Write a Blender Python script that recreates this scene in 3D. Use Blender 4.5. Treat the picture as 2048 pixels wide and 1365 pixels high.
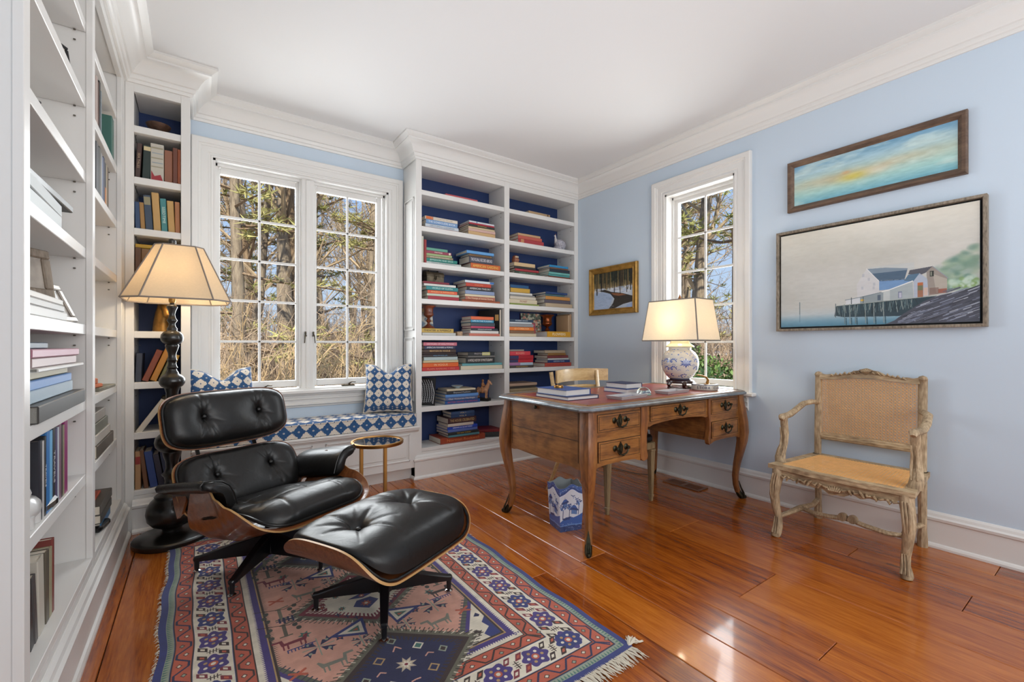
# A study with built-in bookcases, a leather lounge chair on a patterned rug and a writing desk.
# Units are metres: X runs along the window wall, Y into the room, Z up.
import bpy, bmesh, math, random
import numpy as np
from mathutils import Vector, Matrix

R = math.radians
for o in list(bpy.data.objects):
    bpy.data.objects.remove(o)
SC = bpy.context.scene
COL = SC.collection

# ---------------------------------------------------------------- camera
cam_d = bpy.data.cameras.new('camera')
cam_d.sensor_width = 36.0
cam_d.lens = 36.0 * 890.6 / 2048.0
cam_d.shift_y = 0.0042
cam_d.clip_start = 0.02
cam_d.clip_end = 300
cam = bpy.data.objects.new('camera', cam_d)
cam.location = (0, 0, 1.15)
cam.rotation_euler = (R(90), 0, R(-35.23))
COL.objects.link(cam)
SC.camera = cam

# ---------------------------------------------------------------- world (a pale winter sky)
world = bpy.data.worlds.new('winter_sky')
SC.world = world
world.use_nodes = True
wn = world.node_tree.nodes
wl = world.node_tree.links
for n in list(wn):
    wn.remove(n)
w_out = wn.new('ShaderNodeOutputWorld')
w_bg = wn.new('ShaderNodeBackground')
w_tc = wn.new('ShaderNodeTexCoord')
w_sep = wn.new('ShaderNodeSeparateXYZ')
w_ramp = wn.new('ShaderNodeValToRGB')
w_ramp.color_ramp.elements[0].position = 0.0
w_ramp.color_ramp.elements[0].color = (0.62, 0.73, 0.88, 1)
w_ramp.color_ramp.elements[1].position = 0.75
w_ramp.color_ramp.elements[1].color = (0.24, 0.42, 0.86, 1)
w_mid = w_ramp.color_ramp.elements.new(0.28)
w_mid.color = (0.42, 0.60, 0.93, 1)
wl.new(w_tc.outputs['Generated'], w_sep.inputs[0])
wl.new(w_sep.outputs['Z'], w_ramp.inputs['Fac'])
wl.new(w_ramp.outputs['Color'], w_bg.inputs['Color'])
w_bg.inputs['Strength'].default_value = 1.0
wl.new(w_bg.outputs[0], w_out.inputs['Surface'])

# ---------------------------------------------------------------- sun, daylight and added fill
def lamp(name, kind, loc, rot, energy, color, **kw):
    d = bpy.data.lights.new(name, kind)
    d.energy = energy
    d.color = color
    for k, v in kw.items():
        setattr(d, k, v)
    o = bpy.data.objects.new(name, d)
    o.location = loc
    o.rotation_euler = rot
    COL.objects.link(o)
    return o

def aim(o, target):
    o.rotation_euler = (Vector(target) - o.location).to_track_quat('-Z', 'Y').to_euler()

sun = lamp('sun', 'SUN', (-5, -8, 12), (0, 0, 0), 6.5, (1.0, 0.92, 0.80), angle=R(1.0))
aim(sun, (0.6, 4.0, 0.0))
# daylight of the two windows in view; the fill lights after them are added
day_back = lamp('daylight_window_wall', 'AREA', (0.72, 4.75, 1.80), (0, 0, 0), 130, (0.95, 0.97, 1.0), shape='RECTANGLE', size=1.9, size_y=2.0)
aim(day_back, (0.72, 0.0, 1.10))
day_right = lamp('daylight_side_window', 'AREA', (4.25, 2.17, 1.80), (0, 0, 0), 75, (0.95, 0.97, 1.0), shape='RECTANGLE', size=1.1, size_y=2.0)
aim(day_right, (0.0, 2.17, 1.10))
rear_fill = lamp('rear_fill_light', 'AREA', (1.6, -1.9, 1.75), (0, 0, 0), 76, (1.0, 0.99, 0.97), shape='RECTANGLE', size=3.4, size_y=2.1)  # unseen fill added behind the camera; the rear wall has no opening
aim(rear_fill, (1.4, 3.0, 1.55))
uplight_fill = lamp('added_uplight', 'AREA', (1.60, 2.05, 1.05), (R(180), 0, 0), 16, (1.0, 1.0, 1.0), shape='RECTANGLE', size=2.6, size_y=2.6)  # added uplight in mid-room, imitates light bounced off the ceiling
uplight_fill_rear = lamp('added_uplight_rear', 'AREA', (1.5, -0.8, 1.3), (R(180), 0, 0), 12, (1.0, 1.0, 1.0), shape='RECTANGLE', size=2.4, size_y=2.0)  # second added uplight, behind the camera, for the near ceiling

# ---------------------------------------------------------------- exposure
SC.view_settings.view_transform = 'Standard'
SC.view_settings.look = 'None'
SC.view_settings.exposure = 0.06
SC.view_settings.gamma = 1.0
SC.view_settings.use_curve_mapping = False
SC.cycles.use_denoising = True
SC.cycles.max_bounces = 8
SC.cycles.diffuse_bounces = 5
SC.cycles.glossy_bounces = 3
SC.cycles.transmission_bounces = 6
SC.cycles.transparent_max_bounces = 12
SC.cycles.sample_clamp_indirect = 6.0
SC.cycles.caustics_reflective = False
SC.cycles.caustics_refractive = False
# ---------------------------------------------------------------- colour and material helpers
def lin(c):
    if isinstance(c, str):
        c = c.lstrip('#')
        c = tuple(int(c[i:i + 2], 16) / 255 for i in (0, 2, 4))
    return tuple((v / 12.92 if v <= 0.04045 else ((v + 0.055) / 1.055) ** 2.4) for v in c[:3])

def new_mat(name):
    m = bpy.data.materials.new(name)
    m.use_nodes = True
    nt = m.node_tree
    b = nt.nodes['Principled BSDF']
    return m, nt, b

_plain = {}
def plain(name, col, rough=0.5, metal=0.0, spec=0.5, coat=0.0, coat_rough=0.1, bump=0.0, bump_scale=60.0, var=0.0, var_scale=8.0, sheen=0.0):
    key = (name, col, rough, metal, coat, bump)
    if key in _plain:
        return _plain[key]
    m, nt, b = new_mat(name)
    c = lin(col)
    b.inputs['Base Color'].default_value = (*c, 1)
    b.inputs['Roughness'].default_value = rough
    b.inputs['Metallic'].default_value = metal
    b.inputs['Specular IOR Level'].default_value = spec
    b.inputs['Coat Weight'].default_value = coat
    b.inputs['Coat Roughness'].default_value = coat_rough
    b.inputs['Sheen Weight'].default_value = sheen
    if bump or var:
        tc = nt.nodes.new('ShaderNodeTexCoord')
        nz = nt.nodes.new('ShaderNodeTexNoise')
        nz.inputs['Detail'].default_value = 5
        nt.links.new(tc.outputs['Object'], nz.inputs['Vector'])
        if bump:
            nz.inputs['Scale'].default_value = bump_scale
            bp = nt.nodes.new('ShaderNodeBump')
            bp.inputs['Strength'].default_value = bump
            bp.inputs['Distance'].default_value = 0.003
            nt.links.new(nz.outputs['Fac'], bp.inputs['Height'])
            nt.links.new(bp.outputs['Normal'], b.inputs['Normal'])
        if var:
            n2 = nt.nodes.new('ShaderNodeTexNoise')
            n2.inputs['Scale'].default_value = var_scale
            n2.inputs['Detail'].default_value = 6
            nt.links.new(tc.outputs['Object'], n2.inputs['Vector'])
            rp = nt.nodes.new('ShaderNodeValToRGB')
            rp.color_ramp.elements[0].position = 0.3
            rp.color_ramp.elements[1].position = 0.7
            rp.color_ramp.elements[0].color = (*[v * (1 - var) for v in c], 1)
            rp.color_ramp.elements[1].color = (*[min(1, v * (1 + var)) for v in c], 1)
            nt.links.new(n2.outputs['Fac'], rp.inputs['Fac'])
            nt.links.new(rp.outputs['Color'], b.inputs['Base Color'])
    _plain[key] = m
    return m

def wood(name, dark, mid, light, axis='X', scale=3.0, stretch=14.0, rough=0.4, coat=0.0, bump=0.12, rand=0.0, coat_rough=0.08, fine=0.35, worm=0.0):
    """Wood with its grain along one object axis: long streaks of noise, a fine fibre and a little relief."""
    m, nt, b = new_mat(name)
    N, L = nt.nodes, nt.links
    tc = N.new('ShaderNodeTexCoord')
    mp = N.new('ShaderNodeMapping')
    s = [stretch * scale / 3] * 3
    s['XYZ'.index(axis)] = scale / 3
    mp.inputs['Scale'].default_value = s
    if rand:
        oi = N.new('ShaderNodeObjectInfo')
        mu = N.new('ShaderNodeVectorMath')
        mu.operation = 'SCALE'
        cb = N.new('ShaderNodeCombineXYZ')
        for i in range(3):
            L.new(oi.outputs['Random'], cb.inputs[i])
        L.new(cb.outputs[0], mu.inputs[0])
        mu.inputs['Scale'].default_value = 37.0
        ad = N.new('ShaderNodeVectorMath')
        ad.operation = 'ADD'
        L.new(tc.outputs['Object'], ad.inputs[0])
        L.new(mu.outputs[0], ad.inputs[1])
        L.new(ad.outputs[0], mp.inputs['Vector'])
    else:
        L.new(tc.outputs['Object'], mp.inputs['Vector'])
    nz = N.new('ShaderNodeTexNoise')
    nz.inputs['Scale'].default_value = 2.2
    nz.inputs['Detail'].default_value = 6
    nz.inputs['Distortion'].default_value = 0.6
    L.new(mp.outputs[0], nz.inputs['Vector'])
    n2 = N.new('ShaderNodeTexNoise')
    n2.inputs['Scale'].default_value = 14
    n2.inputs['Detail'].default_value = 8
    L.new(mp.outputs[0], n2.inputs['Vector'])
    mx = N.new('ShaderNodeMix')
    mx.inputs['Factor'].default_value = fine
    L.new(nz.outputs['Fac'], mx.inputs[2])
    L.new(n2.outputs['Fac'], mx.inputs[3])
    fac = mx.outputs[0]
    if rand:
        ma = N.new('ShaderNodeMath')
        ma.operation = 'MULTIPLY_ADD'
        L.new(oi.outputs['Random'], ma.inputs[0])
        ma.inputs[1].default_value = rand
        L.new(fac, ma.inputs[2])
        m2 = N.new('ShaderNodeMath')
        m2.operation = 'SUBTRACT'
        L.new(ma.outputs[0], m2.inputs[0])
        m2.inputs[1].default_value = rand * 0.5
        fac = m2.outputs[0]
    rp = N.new('ShaderNodeValToRGB')
    e = rp.color_ramp.elements
    e[0].position, e[0].color = 0.30, (*lin(dark), 1)
    e[1].position, e[1].color = 0.68, (*lin(light), 1)
    k = e.new(0.48)
    k.color = (*lin(mid), 1)
    L.new(fac, rp.inputs['Fac'])
    col = rp.outputs['Color']
    if worm:
        vo = N.new('ShaderNodeTexNoise')
        vo.inputs['Scale'].default_value = 9
        vo.inputs['Detail'].default_value = 7
        L.new(tc.outputs['Object'], vo.inputs['Vector'])
        r2 = N.new('ShaderNodeValToRGB')
        r2.color_ramp.elements[0].position = 0.48
        r2.color_ramp.elements[1].position = 0.66
        r2.color_ramp.elements[0].color = (0, 0, 0, 1)
        r2.color_ramp.elements[1].color = (worm, worm, worm, 1)
        L.new(vo.outputs['Fac'], r2.inputs['Fac'])
        mc = N.new('ShaderNodeMix')
        mc.data_type = 'RGBA'
        L.new(r2.outputs['Color'], mc.inputs['Factor'])
        L.new(col, mc.inputs[6])
        mc.inputs[7].default_value = (*[v * 0.5 for v in lin(dark)], 1)
        col = mc.outputs[2]
    L.new(col, b.inputs['Base Color'])
    b.inputs['Roughness'].default_value = rough
    b.inputs['Coat Weight'].default_value = coat
    b.inputs['Coat Roughness'].default_value = coat_rough
    if bump:
        bp = N.new('ShaderNodeBump')
        bp.inputs['Strength'].default_value = bump
        bp.inputs['Distance'].default_value = 0.002
        L.new(n2.outputs['Fac'], bp.inputs['Height'])
        L.new(bp.outputs['Normal'], b.inputs['Normal'])
    return m

def picture(name, arr, rough=0.6, coat=0.0, bump=0.0, coords='UV', scale=1.0, sheen=0.0):
    """A material whose flat print is an image painted below with numpy (nothing is loaded)."""
    h, w = arr.shape[:2]
    im = bpy.data.images.new(name, w, h)
    a = np.ones((h, w, 4), np.float32)
    a[..., :3] = np.clip(arr, 0, 1)
    im.pixels.foreach_set(a[::-1].ravel())
    im.update()
    im.pack()
    m, nt, b = new_mat(name)
    t = nt.nodes.new('ShaderNodeTexImage')
    t.image = im
    tc = nt.nodes.new('ShaderNodeTexCoord')
    if coords == 'BOX':
        mp = nt.nodes.new('ShaderNodeMapping')
        mp.inputs['Scale'].default_value = (scale, scale, scale)
        nt.links.new(tc.outputs['Object'], mp.inputs['Vector'])
        nt.links.new(mp.outputs[0], t.inputs['Vector'])
        t.projection = 'BOX'
        t.projection_blend = 0.12
    else:
        nt.links.new(tc.outputs['UV'], t.inputs['Vector'])
    nt.links.new(t.outputs['Color'], b.inputs['Base Color'])
    b.inputs['Roughness'].default_value = rough
    b.inputs['Coat Weight'].default_value = coat
    b.inputs['Sheen Weight'].default_value = sheen
    if bump:
        nz = nt.nodes.new('ShaderNodeTexNoise')
        nz.inputs['Scale'].default_value = 350
        nz.inputs['Detail'].default_value = 3
        nt.links.new(tc.outputs['Object'], nz.inputs['Vector'])
        bp = nt.nodes.new('ShaderNodeBump')
        bp.inputs['Strength'].default_value = bump
        bp.inputs['Distance'].default_value = 0.002
        nt.links.new(nz.outputs['Fac'], bp.inputs['Height'])
        nt.links.new(bp.outputs['Normal'], b.inputs['Normal'])
    return m

# ---------------------------------------------------------------- mesh builder
class MB:
    """Collects shapes and links them as one mesh object."""
    def __init__(s):
        s.v, s.f, s.m, s.uv = [], [], [], {}

    def add(s, vs, fs, mi=0, uvs=None, M=None):
        o = len(s.v)
        if M is not None:
            vs = [tuple(M @ Vector(p)) for p in vs]
        s.v.extend([tuple(p) for p in vs])
        for k, f in enumerate(fs):
            if uvs is not None:
                s.uv[len(s.f)] = uvs[k]
            s.f.append([i + o for i in f])
            s.m.append(mi)
        return s

    def box(s, x0, x1, y0, y1, z0, z1, mi=0, M=None):
        vs = [(x, y, z) for x in (x0, x1) for y in (y0, y1) for z in (z0, z1)]
        fs = [(0, 1, 3, 2), (4, 6, 7, 5), (0, 4, 5, 1), (2, 3, 7, 6), (0, 2, 6, 4), (1, 5, 7, 3)]
        return s.add(vs, fs, mi, M=M)

    def cbox(s, x0, x1, y0, y1, z0, z1, c=0.003, mi=0, M=None):
        """A box with chamfered edges."""
        xs, ys, zs = (x0, x1), (y0, y1), (z0, z1)
        c = min(c, 0.45 * abs(x1 - x0), 0.45 * abs(y1 - y0), 0.45 * abs(z1 - z0))
        vs, idx = [], {}
        for i in (0, 1):
            for j in (0, 1):
                for k in (0, 1):
                    dx, dy, dz = (c, -c)[i], (c, -c)[j], (c, -c)[k]
                    for a in range(3):
                        p = [xs[i], ys[j], zs[k]]
                        if a != 0: p[0] += dx
                        if a != 1: p[1] += dy
                        if a != 2: p[2] += dz
                        idx[i, j, k, a] = len(vs)
                        vs.append(tuple(p))
        g = idx.__getitem__
        fs = []
        for i in (0, 1):
            q = [g((i, 0, 0, 0)), g((i, 0, 1, 0)), g((i, 1, 1, 0)), g((i, 1, 0, 0))]
            fs.append(q if i == 0 else q[::-1])
            q = [g((0, i, 0, 1)), g((1, i, 0, 1)), g((1, i, 1, 1)), g((0, i, 1, 1))]
            fs.append(q if i == 0 else q[::-1])
            q = [g((0, 0, i, 2)), g((0, 1, i, 2)), g((1, 1, i, 2)), g((1, 0, i, 2))]
            fs.append(q if i == 0 else q[::-1])
        for i in (0, 1):
            for j in (0, 1):
                q = [g((i, j, 0, 0)), g((i, j, 1, 0)), g((i, j, 1, 1)), g((i, j, 0, 1))]
                fs.append(q if i != j else q[::-1])
                q = [g((i, 0, j, 0)), g((i, 1, j, 0)), g((i, 1, j, 2)), g((i, 0, j, 2))]
                fs.append(q if i == j else q[::-1])
                q = [g((0, i, j, 1)), g((1, i, j, 1)), g((1, i, j, 2)), g((0, i, j, 2))]
                fs.append(q if i != j else q[::-1])
        for i in (0, 1):
            for j in (0, 1):
                for k in (0, 1):
                    q = [g((i, j, k, 0)), g((i, j, k, 1)), g((i, j, k, 2))]
                    fs.append(q if (i + j + k) % 2 == 0 else q[::-1])
        return s.add(vs, fs, mi, M=M)

    def tube(s, path, rad, n=8, mi=0, cap=True, flat=1.0, up=(0, 0, 1)):
        """A tube along a path; rad is one number or one per point (number or (a, b) half-axes)."""
        P = [Vector(p) for p in path]
        if not isinstance(rad, (list, tuple)):
            rad = [rad] * len(P)
        vs, fs = [], []
        ref = Vector(up)
        prev = None
        for i, p in enumerate(P):
            t = (P[min(i + 1, len(P) - 1)] - P[max(i - 1, 0)])
            t.normalize()
            if prev is None:
                a = ref.cross(t)
                if a.length < 1e-3:
                    a = Vector((1, 0, 0)).cross(t)
            else:
                a = prev - t * prev.dot(t)
            a.normalize()
            prev = a
            b = t.cross(a)
            r = rad[i]
            ra, rb = r if isinstance(r, (list, tuple)) else (r, r * flat)
            for k in range(n):
                th = 2 * math.pi * k / n
                vs.append(p + a * (ra * math.cos(th)) + b * (rb * math.sin(th)))
        for i in range(len(P) - 1):
            for k in range(n):
                k2 = (k + 1) % n
                fs.append((i * n + k, i * n + k2, (i + 1) * n + k2, (i + 1) * n + k))
        if cap:
            fs.append(tuple(range(n))[::-1])
            fs.append(tuple((len(P) - 1) * n + k for k in range(n)))
        return s.add(vs, fs, mi)

    def lathe(s, prof, n=24, mi=0, c=(0, 0, 0), M=None, cap=True):
        vs, fs, uvs = [], [], []
        L = len(prof)
        for r, z in prof:
            for k in range(n):
                th = 2 * math.pi * k / n
                vs.append((c[0] + r * math.cos(th), c[1] + r * math.sin(th), c[2] + z))
        zmin, zmax = min(p[1] for p in prof), max(p[1] for p in prof)
        zz = lambda i: (prof[i][1] - zmin) / max(1e-6, zmax - zmin)
        for i in range(L - 1):
            for k in range(n):
                k2 = (k + 1) % n
                fs.append((i * n + k, i * n + k2, (i + 1) * n + k2, (i + 1) * n + k))
                uvs.append([(k / n, zz(i)), ((k + 1) / n, zz(i)), ((k + 1) / n, zz(i + 1)), (k / n, zz(i + 1))])
        if cap:
            fs.append(tuple(range(n))[::-1])
            uvs.append([(0.0, 0.0)] * n)
            fs.append(tuple((L - 1) * n + k for k in range(n)))
            uvs.append([(0.0, 0.0)] * n)
        return s.add(vs, fs, mi, uvs=uvs, M=M)

    def prism(s, poly, t0, t1, plane='XZ', mi=0, M=None):
        """A flat outline given thickness; plane names the two axes of the outline."""
        n = len(poly)
        def P(a, b, t):
            return {'XZ': (a, t, b), 'YZ': (t, a, b), 'XY': (a, b, t)}[plane]
        vs = [P(a, b, t0) for a, b in poly] + [P(a, b, t1) for a, b in poly]
        fs = [tuple(range(n))[::-1], tuple(range(n, 2 * n))]
        for i in range(n):
            j = (i + 1) % n
            fs.append((i, j, n + j, n + i))
        return s.add(vs, fs, mi, M=M)

    def sweep(s, prof, path, closed=False, mi=0, side=1, close_prof=True):
        """A moulding profile (out, z) swept along a plan polyline with mitred corners; out is to the left of travel times side."""
        P = [Vector((p[0], p[1])) for p in path]
        n = len(P)
        vs, fs = [], []
        m = len(prof)
        for i in range(n):
            def nrm(a, b):
                d = (P[b] - P[a]).normalized()
                return Vector((-d.y, d.x)) * side
            if closed:
                n1, n2 = nrm((i - 1) % n, i), nrm(i, (i + 1) % n)
            else:
                n1 = nrm(i - 1, i) if i > 0 else nrm(0, 1)
                n2 = nrm(i, i + 1) if i < n - 1 else nrm(n - 2, n - 1)
            w = (n1 + n2)
            w = w / max(0.2, w.dot(n1))
            for o, z in prof:
                q = P[i] + w * o
                vs.append((q.x, q.y, z))
        segs = n if closed else n - 1
        for i in range(segs):
            j = (i + 1) % n
            for k in range(m if close_prof else m - 1):
                k2 = (k + 1) % m
                fs.append((i * m + k, j * m + k, j * m + k2, i * m + k2))
        if not closed:
            fs.append(tuple(range(m))[::-1])
            fs.append(tuple((n - 1) * m + k for k in range(m)))
        return s.add(vs, fs, mi)

    def grid(s, fn, nu, nv, mi=0, closed_u=False, uv=True):
        vs, fs, uvs = [], [], []
        for i in range(nu):
            for j in range(nv):
                vs.append(fn(i / (nu if closed_u else nu - 1), j / (nv - 1)))
        for i in range(nu if closed_u else nu - 1):
            for j in range(nv - 1):
                i2 = (i + 1) % nu
                fs.append((i * nv + j, i2 * nv + j, i2 * nv + j + 1, i * nv + j + 1))
                a, b2, c, d = i / (nu - 1), (i + 1) / (nu - 1), j / (nv - 1), (j + 1) / (nv - 1)
                uvs.append([(a, c), (b2, c), (b2, d), (a, d)])
        return s.add(vs, fs, mi, uvs=uvs if uv else None)

    def mesh(s, name, mats, smooth=35.0, fix=True):
        me = bpy.data.meshes.new(name)
        me.from_pydata(s.v, [], s.f)
        if not isinstance(mats, (list, tuple)):
            mats = [mats]
        for m in mats:
            me.materials.append(m)
        me.polygons.foreach_set('material_index', s.m)
        if s.uv:
            ul = me.uv_layers.new(name='UVMap')
            for p in me.polygons:
                u = s.uv.get(p.index)
                if u:
                    for li, q in zip(p.loop_indices, u):
                        ul.data[li].uv = q
        if fix:
            bm = bmesh.new()
            bm.from_mesh(me)
            bmesh.ops.recalc_face_normals(bm, faces=bm.faces)
            bm.to_mesh(me)
            bm.free()
        me.validate()
        if smooth:
            me.polygons.foreach_set('use_smooth', [True] * len(me.polygons))
            me.set_sharp_from_angle(angle=R(smooth))
        me.update()
        return me

    def build(s, name, mats, parent=None, loc=(0, 0, 0), smooth=35.0, rot=(0, 0, 0), fix=True):
        o = bpy.data.objects.new(name, s.mesh(name, mats, smooth, fix))
        COL.objects.link(o)
        if parent is not None:
            o.parent = parent
        o.location = loc
        o.rotation_euler = rot
        return o

def tag(o, label=None, cat=None, group=None, kind=None):
    if label: o['label'] = label
    if cat: o['category'] = cat
    if group: o['group'] = group
    if kind: o['kind'] = kind
    return o

def thing(name, label, cat, loc=(0, 0, 0), rz=0.0, group=None):
    o = bpy.data.objects.new(name, None)
    o.empty_display_size = 0.1
    COL.objects.link(o)
    o.location = loc
    o.rotation_euler = (0, 0, rz)
    return tag(o, label, cat, group)

def struct(name, mb, mat, parent=None, smooth=35.0, fix=True):
    o = mb.build(name, mat, parent, smooth=smooth, fix=fix)
    if parent is None:
        o['kind'] = 'structure'
    return o

def seat_origin(o, loc):
    """Puts a finished mesh object's origin at loc without moving its shape."""
    o.data.transform(Matrix.Translation(-Vector(loc)))
    o.location = loc
    return o

def lettering(text, size, mat, parent, loc, rot=(0, 0, 0), width=None, align='CENTER', depth=0.0004, name='lettering', xs=1.0):
    """Words as a thin mesh; width squeezes the line to a length."""
    cu = bpy.data.curves.new(name, 'FONT')
    cu.body = text
    cu.size = size
    cu.align_x = align
    cu.align_y = 'CENTER'
    cu.extrude = depth
    cu.resolution_u = 2
    tmp = bpy.data.objects.new(name, cu)
    COL.objects.link(tmp)
    dg = bpy.context.evaluated_depsgraph_get()
    me = bpy.data.meshes.new_from_object(tmp.evaluated_get(dg))
    bpy.data.objects.remove(tmp)
    bpy.data.curves.remove(cu)
    xsv = [v.co.x for v in me.vertices]
    k = xs
    if width and xsv:
        w = max(xsv) - min(xsv)
        if w > 1e-5:
            k = width / w
    if k != 1.0:
        me.transform(Matrix.Diagonal((k, 1, 1, 1)))
    me.materials.clear()
    me.materials.append(mat)
    o = bpy.data.objects.new(name, me)
    COL.objects.link(o)
    o.parent = parent
    o.location = loc
    o.rotation_euler = rot
    return o

# ---------------------------------------------------------------- a small painter for flat prints
def rnd(seed):
    return np.random.RandomState(seed)

def noise2(h, w, cells, seed, octaves=4, stretch=(1, 1)):
    """Smooth value noise in 0..1."""
    out = np.zeros((h, w), np.float32)
    amp, tot = 1.0, 0.0
    rs = rnd(seed)
    for o in range(octaves):
        cy = max(2, int(cells * stretch[0] * 2 ** o)) + 1
        cx = max(2, int(cells * stretch[1] * 2 ** o * w / h)) + 1
        g = rs.rand(cy + 1, cx + 1).astype(np.float32)
        y = np.linspace(0, cy - 1, h)
        x = np.linspace(0, cx - 1, w)
        yi, xi = y.astype(int), x.astype(int)
        fy, fx = (y - yi)[:, None], (x - xi)[None]
        fy, fx = fy * fy * (3 - 2 * fy), fx * fx * (3 - 2 * fx)
        a = g[yi][:, xi]; b = g[yi][:, xi + 1]; c = g[yi + 1][:, xi]; d = g[yi + 1][:, xi + 1]
        out += amp * ((a * (1 - fx) + b * fx) * (1 - fy) + (c * (1 - fx) + d * fx) * fy)
        tot += amp
        amp *= 0.5
    return out / tot

def col3(c):
    if isinstance(c, str):
        c = c.lstrip('#')
        return np.array([int(c[i:i + 2], 16) / 255 for i in (0, 2, 4)], np.float32)
    return np.array(c, np.float32)

class Canvas:
    """Pixels over a rectangle x0..x1 (right) and y0..y1 (up)."""
    def __init__(s, x0, x1, y0, y1, ppm, bg):
        s.w, s.h = int(round((x1 - x0) * ppm)), int(round((y1 - y0) * ppm))
        s.x0, s.y1, s.k = x0, y1, ppm
        s.a = np.empty((s.h, s.w, 3), np.float32)
        s.a[:] = col3(bg)

    def _win(s, xa, xb, ya, yb):
        i0 = max(0, int((s.y1 - yb) * s.k) - 1); i1 = min(s.h, int((s.y1 - ya) * s.k) + 2)
        j0 = max(0, int((xa - s.x0) * s.k) - 1); j1 = min(s.w, int((xb - s.x0) * s.k) + 2)
        if i1 <= i0 or j1 <= j0:
            return None
        Y = s.y1 - (np.arange(i0, i1) + 0.5)[:, None] / s.k
        X = s.x0 + (np.arange(j0, j1) + 0.5)[None] / s.k
        return slice(i0, i1), slice(j0, j1), X, Y

    def put(s, sl, mask, c, alpha=1.0):
        m = np.clip(mask, 0, 1)[..., None] * alpha
        s.a[sl] = s.a[sl] * (1 - m) + col3(c) * m

    def poly(s, pts, c, alpha=1.0):
        xs, ys = [p[0] for p in pts], [p[1] for p in pts]
        w = s._win(min(xs), max(xs), min(ys), max(ys))
        if w is None: return s
        si, sj, X, Y = w
        ins = np.zeros((Y.shape[0], X.shape[1]), bool)
        n = len(pts)
        for i in range(n):
            xa, ya = pts[i]; xb, yb = pts[(i + 1) % n]
            if ya == yb: continue
            cond = (Y > min(ya, yb)) & (Y <= max(ya, yb))
            ins ^= cond & (X < xa + (Y - ya) * (xb - xa) / (yb - ya))
        s.put((si, sj), ins.astype(np.float32), c, alpha)
        return s

    def rect(s, xa, xb, ya, yb, c, alpha=1.0):
        w = s._win(xa, xb, ya, yb)
        if w is None: return s
        si, sj, X, Y = w
        s.put((si, sj), ((X >= xa) & (X <= xb) & (Y >= ya) & (Y <= yb)).astype(np.float32), c, alpha)
        return s

    def disc(s, x, y, r, c, ry=None, alpha=1.0, soft=0.0):
        ry = ry or r
        w = s._win(x - r * (1 + soft), x + r * (1 + soft), y - ry * (1 + soft), y + ry * (1 + soft))
        if w is None: return s
        si, sj, X, Y = w
        d = np.sqrt(((X - x) / r) ** 2 + ((Y - y) / ry) ** 2)
        m = (d <= 1).astype(np.float32) if not soft else np.clip((1 + soft - d) / (2 * soft), 0, 1)
        s.put((si, sj), m, c, alpha)
        return s

    def line(s, pts, wd, c, alpha=1.0):
        for (xa, ya), (xb, yb) in zip(pts[:-1], pts[1:]):
            w = s._win(min(xa, xb) - wd, max(xa, xb) + wd, min(ya, yb) - wd, max(ya, yb) + wd)
            if w is None: continue
            si, sj, X, Y = w
            dx, dy = xb - xa, yb - ya
            t = np.clip(((X - xa) * dx + (Y - ya) * dy) / max(1e-12, dx * dx + dy * dy), 0, 1)
            d = np.hypot(X - xa - t * dx, Y - ya - t * dy)
            s.put((si, sj), (d <= wd / 2).astype(np.float32), c, alpha)
        return s

def crown(poly_fn, n):
    return [poly_fn(2 * math.pi * i / n) for i in range(n)]
# ---------------------------------------------------------------- shared materials
M_white = plain('white_gloss_paint', 'dddcd9', rough=0.35, bump=0.03, bump_scale=25)
M_ceil = plain('ceiling_paint', 'dcdcdc', rough=0.9, bump=0.05, bump_scale=120)
M_wall = plain('pale_blue_paint', 'c3d2e0', rough=0.75, bump=0.06, bump_scale=150)
M_navy = plain('navy_paint', '1d3566', rough=0.55, bump=0.04, bump_scale=80)
M_black = plain('black_enamel', '0b0b0d', rough=0.32)
M_brass = plain('brass', 'b58b4a', rough=0.28, metal=1.0)
M_bronze = plain('dark_bronze', '4a4438', rough=0.4, metal=1.0, var=0.4, var_scale=30)
M_chrome = plain('chrome', 'd8d8d8', rough=0.12, metal=1.0)
M_pages = plain('book_pages', 'd9d0c0', rough=0.9, bump=0.4, bump_scale=400)
M_pin = plain('steel_pin', '6b665e', rough=0.5, metal=0.8)

def glass_mat():
    m, nt, b = new_mat('window_glass')
    nt.nodes.remove(b)
    o = nt.nodes['Material Output']
    tr = nt.nodes.new('ShaderNodeBsdfTransparent')
    gl = nt.nodes.new('ShaderNodeBsdfGlossy')
    gl.inputs['Roughness'].default_value = 0.02
    fr = nt.nodes.new('ShaderNodeFresnel')
    fr.inputs['IOR'].default_value = 1.10
    tr.inputs['Color'].default_value = (0.96, 0.975, 0.97, 1)
    mx = nt.nodes.new('ShaderNodeMixShader')
    nt.links.new(fr.outputs[0], mx.inputs[0])
    nt.links.new(tr.outputs[0], mx.inputs[1])
    nt.links.new(gl.outputs[0], mx.inputs[2])
    nt.links.new(mx.outputs[0], o.inputs['Surface'])
    return m
M_glass = glass_mat()

WX = 3.44          # right wall
WY = 3.90          # window wall
CZ = 2.92          # ceiling
YR = -2.2          # wall behind the camera

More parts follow.
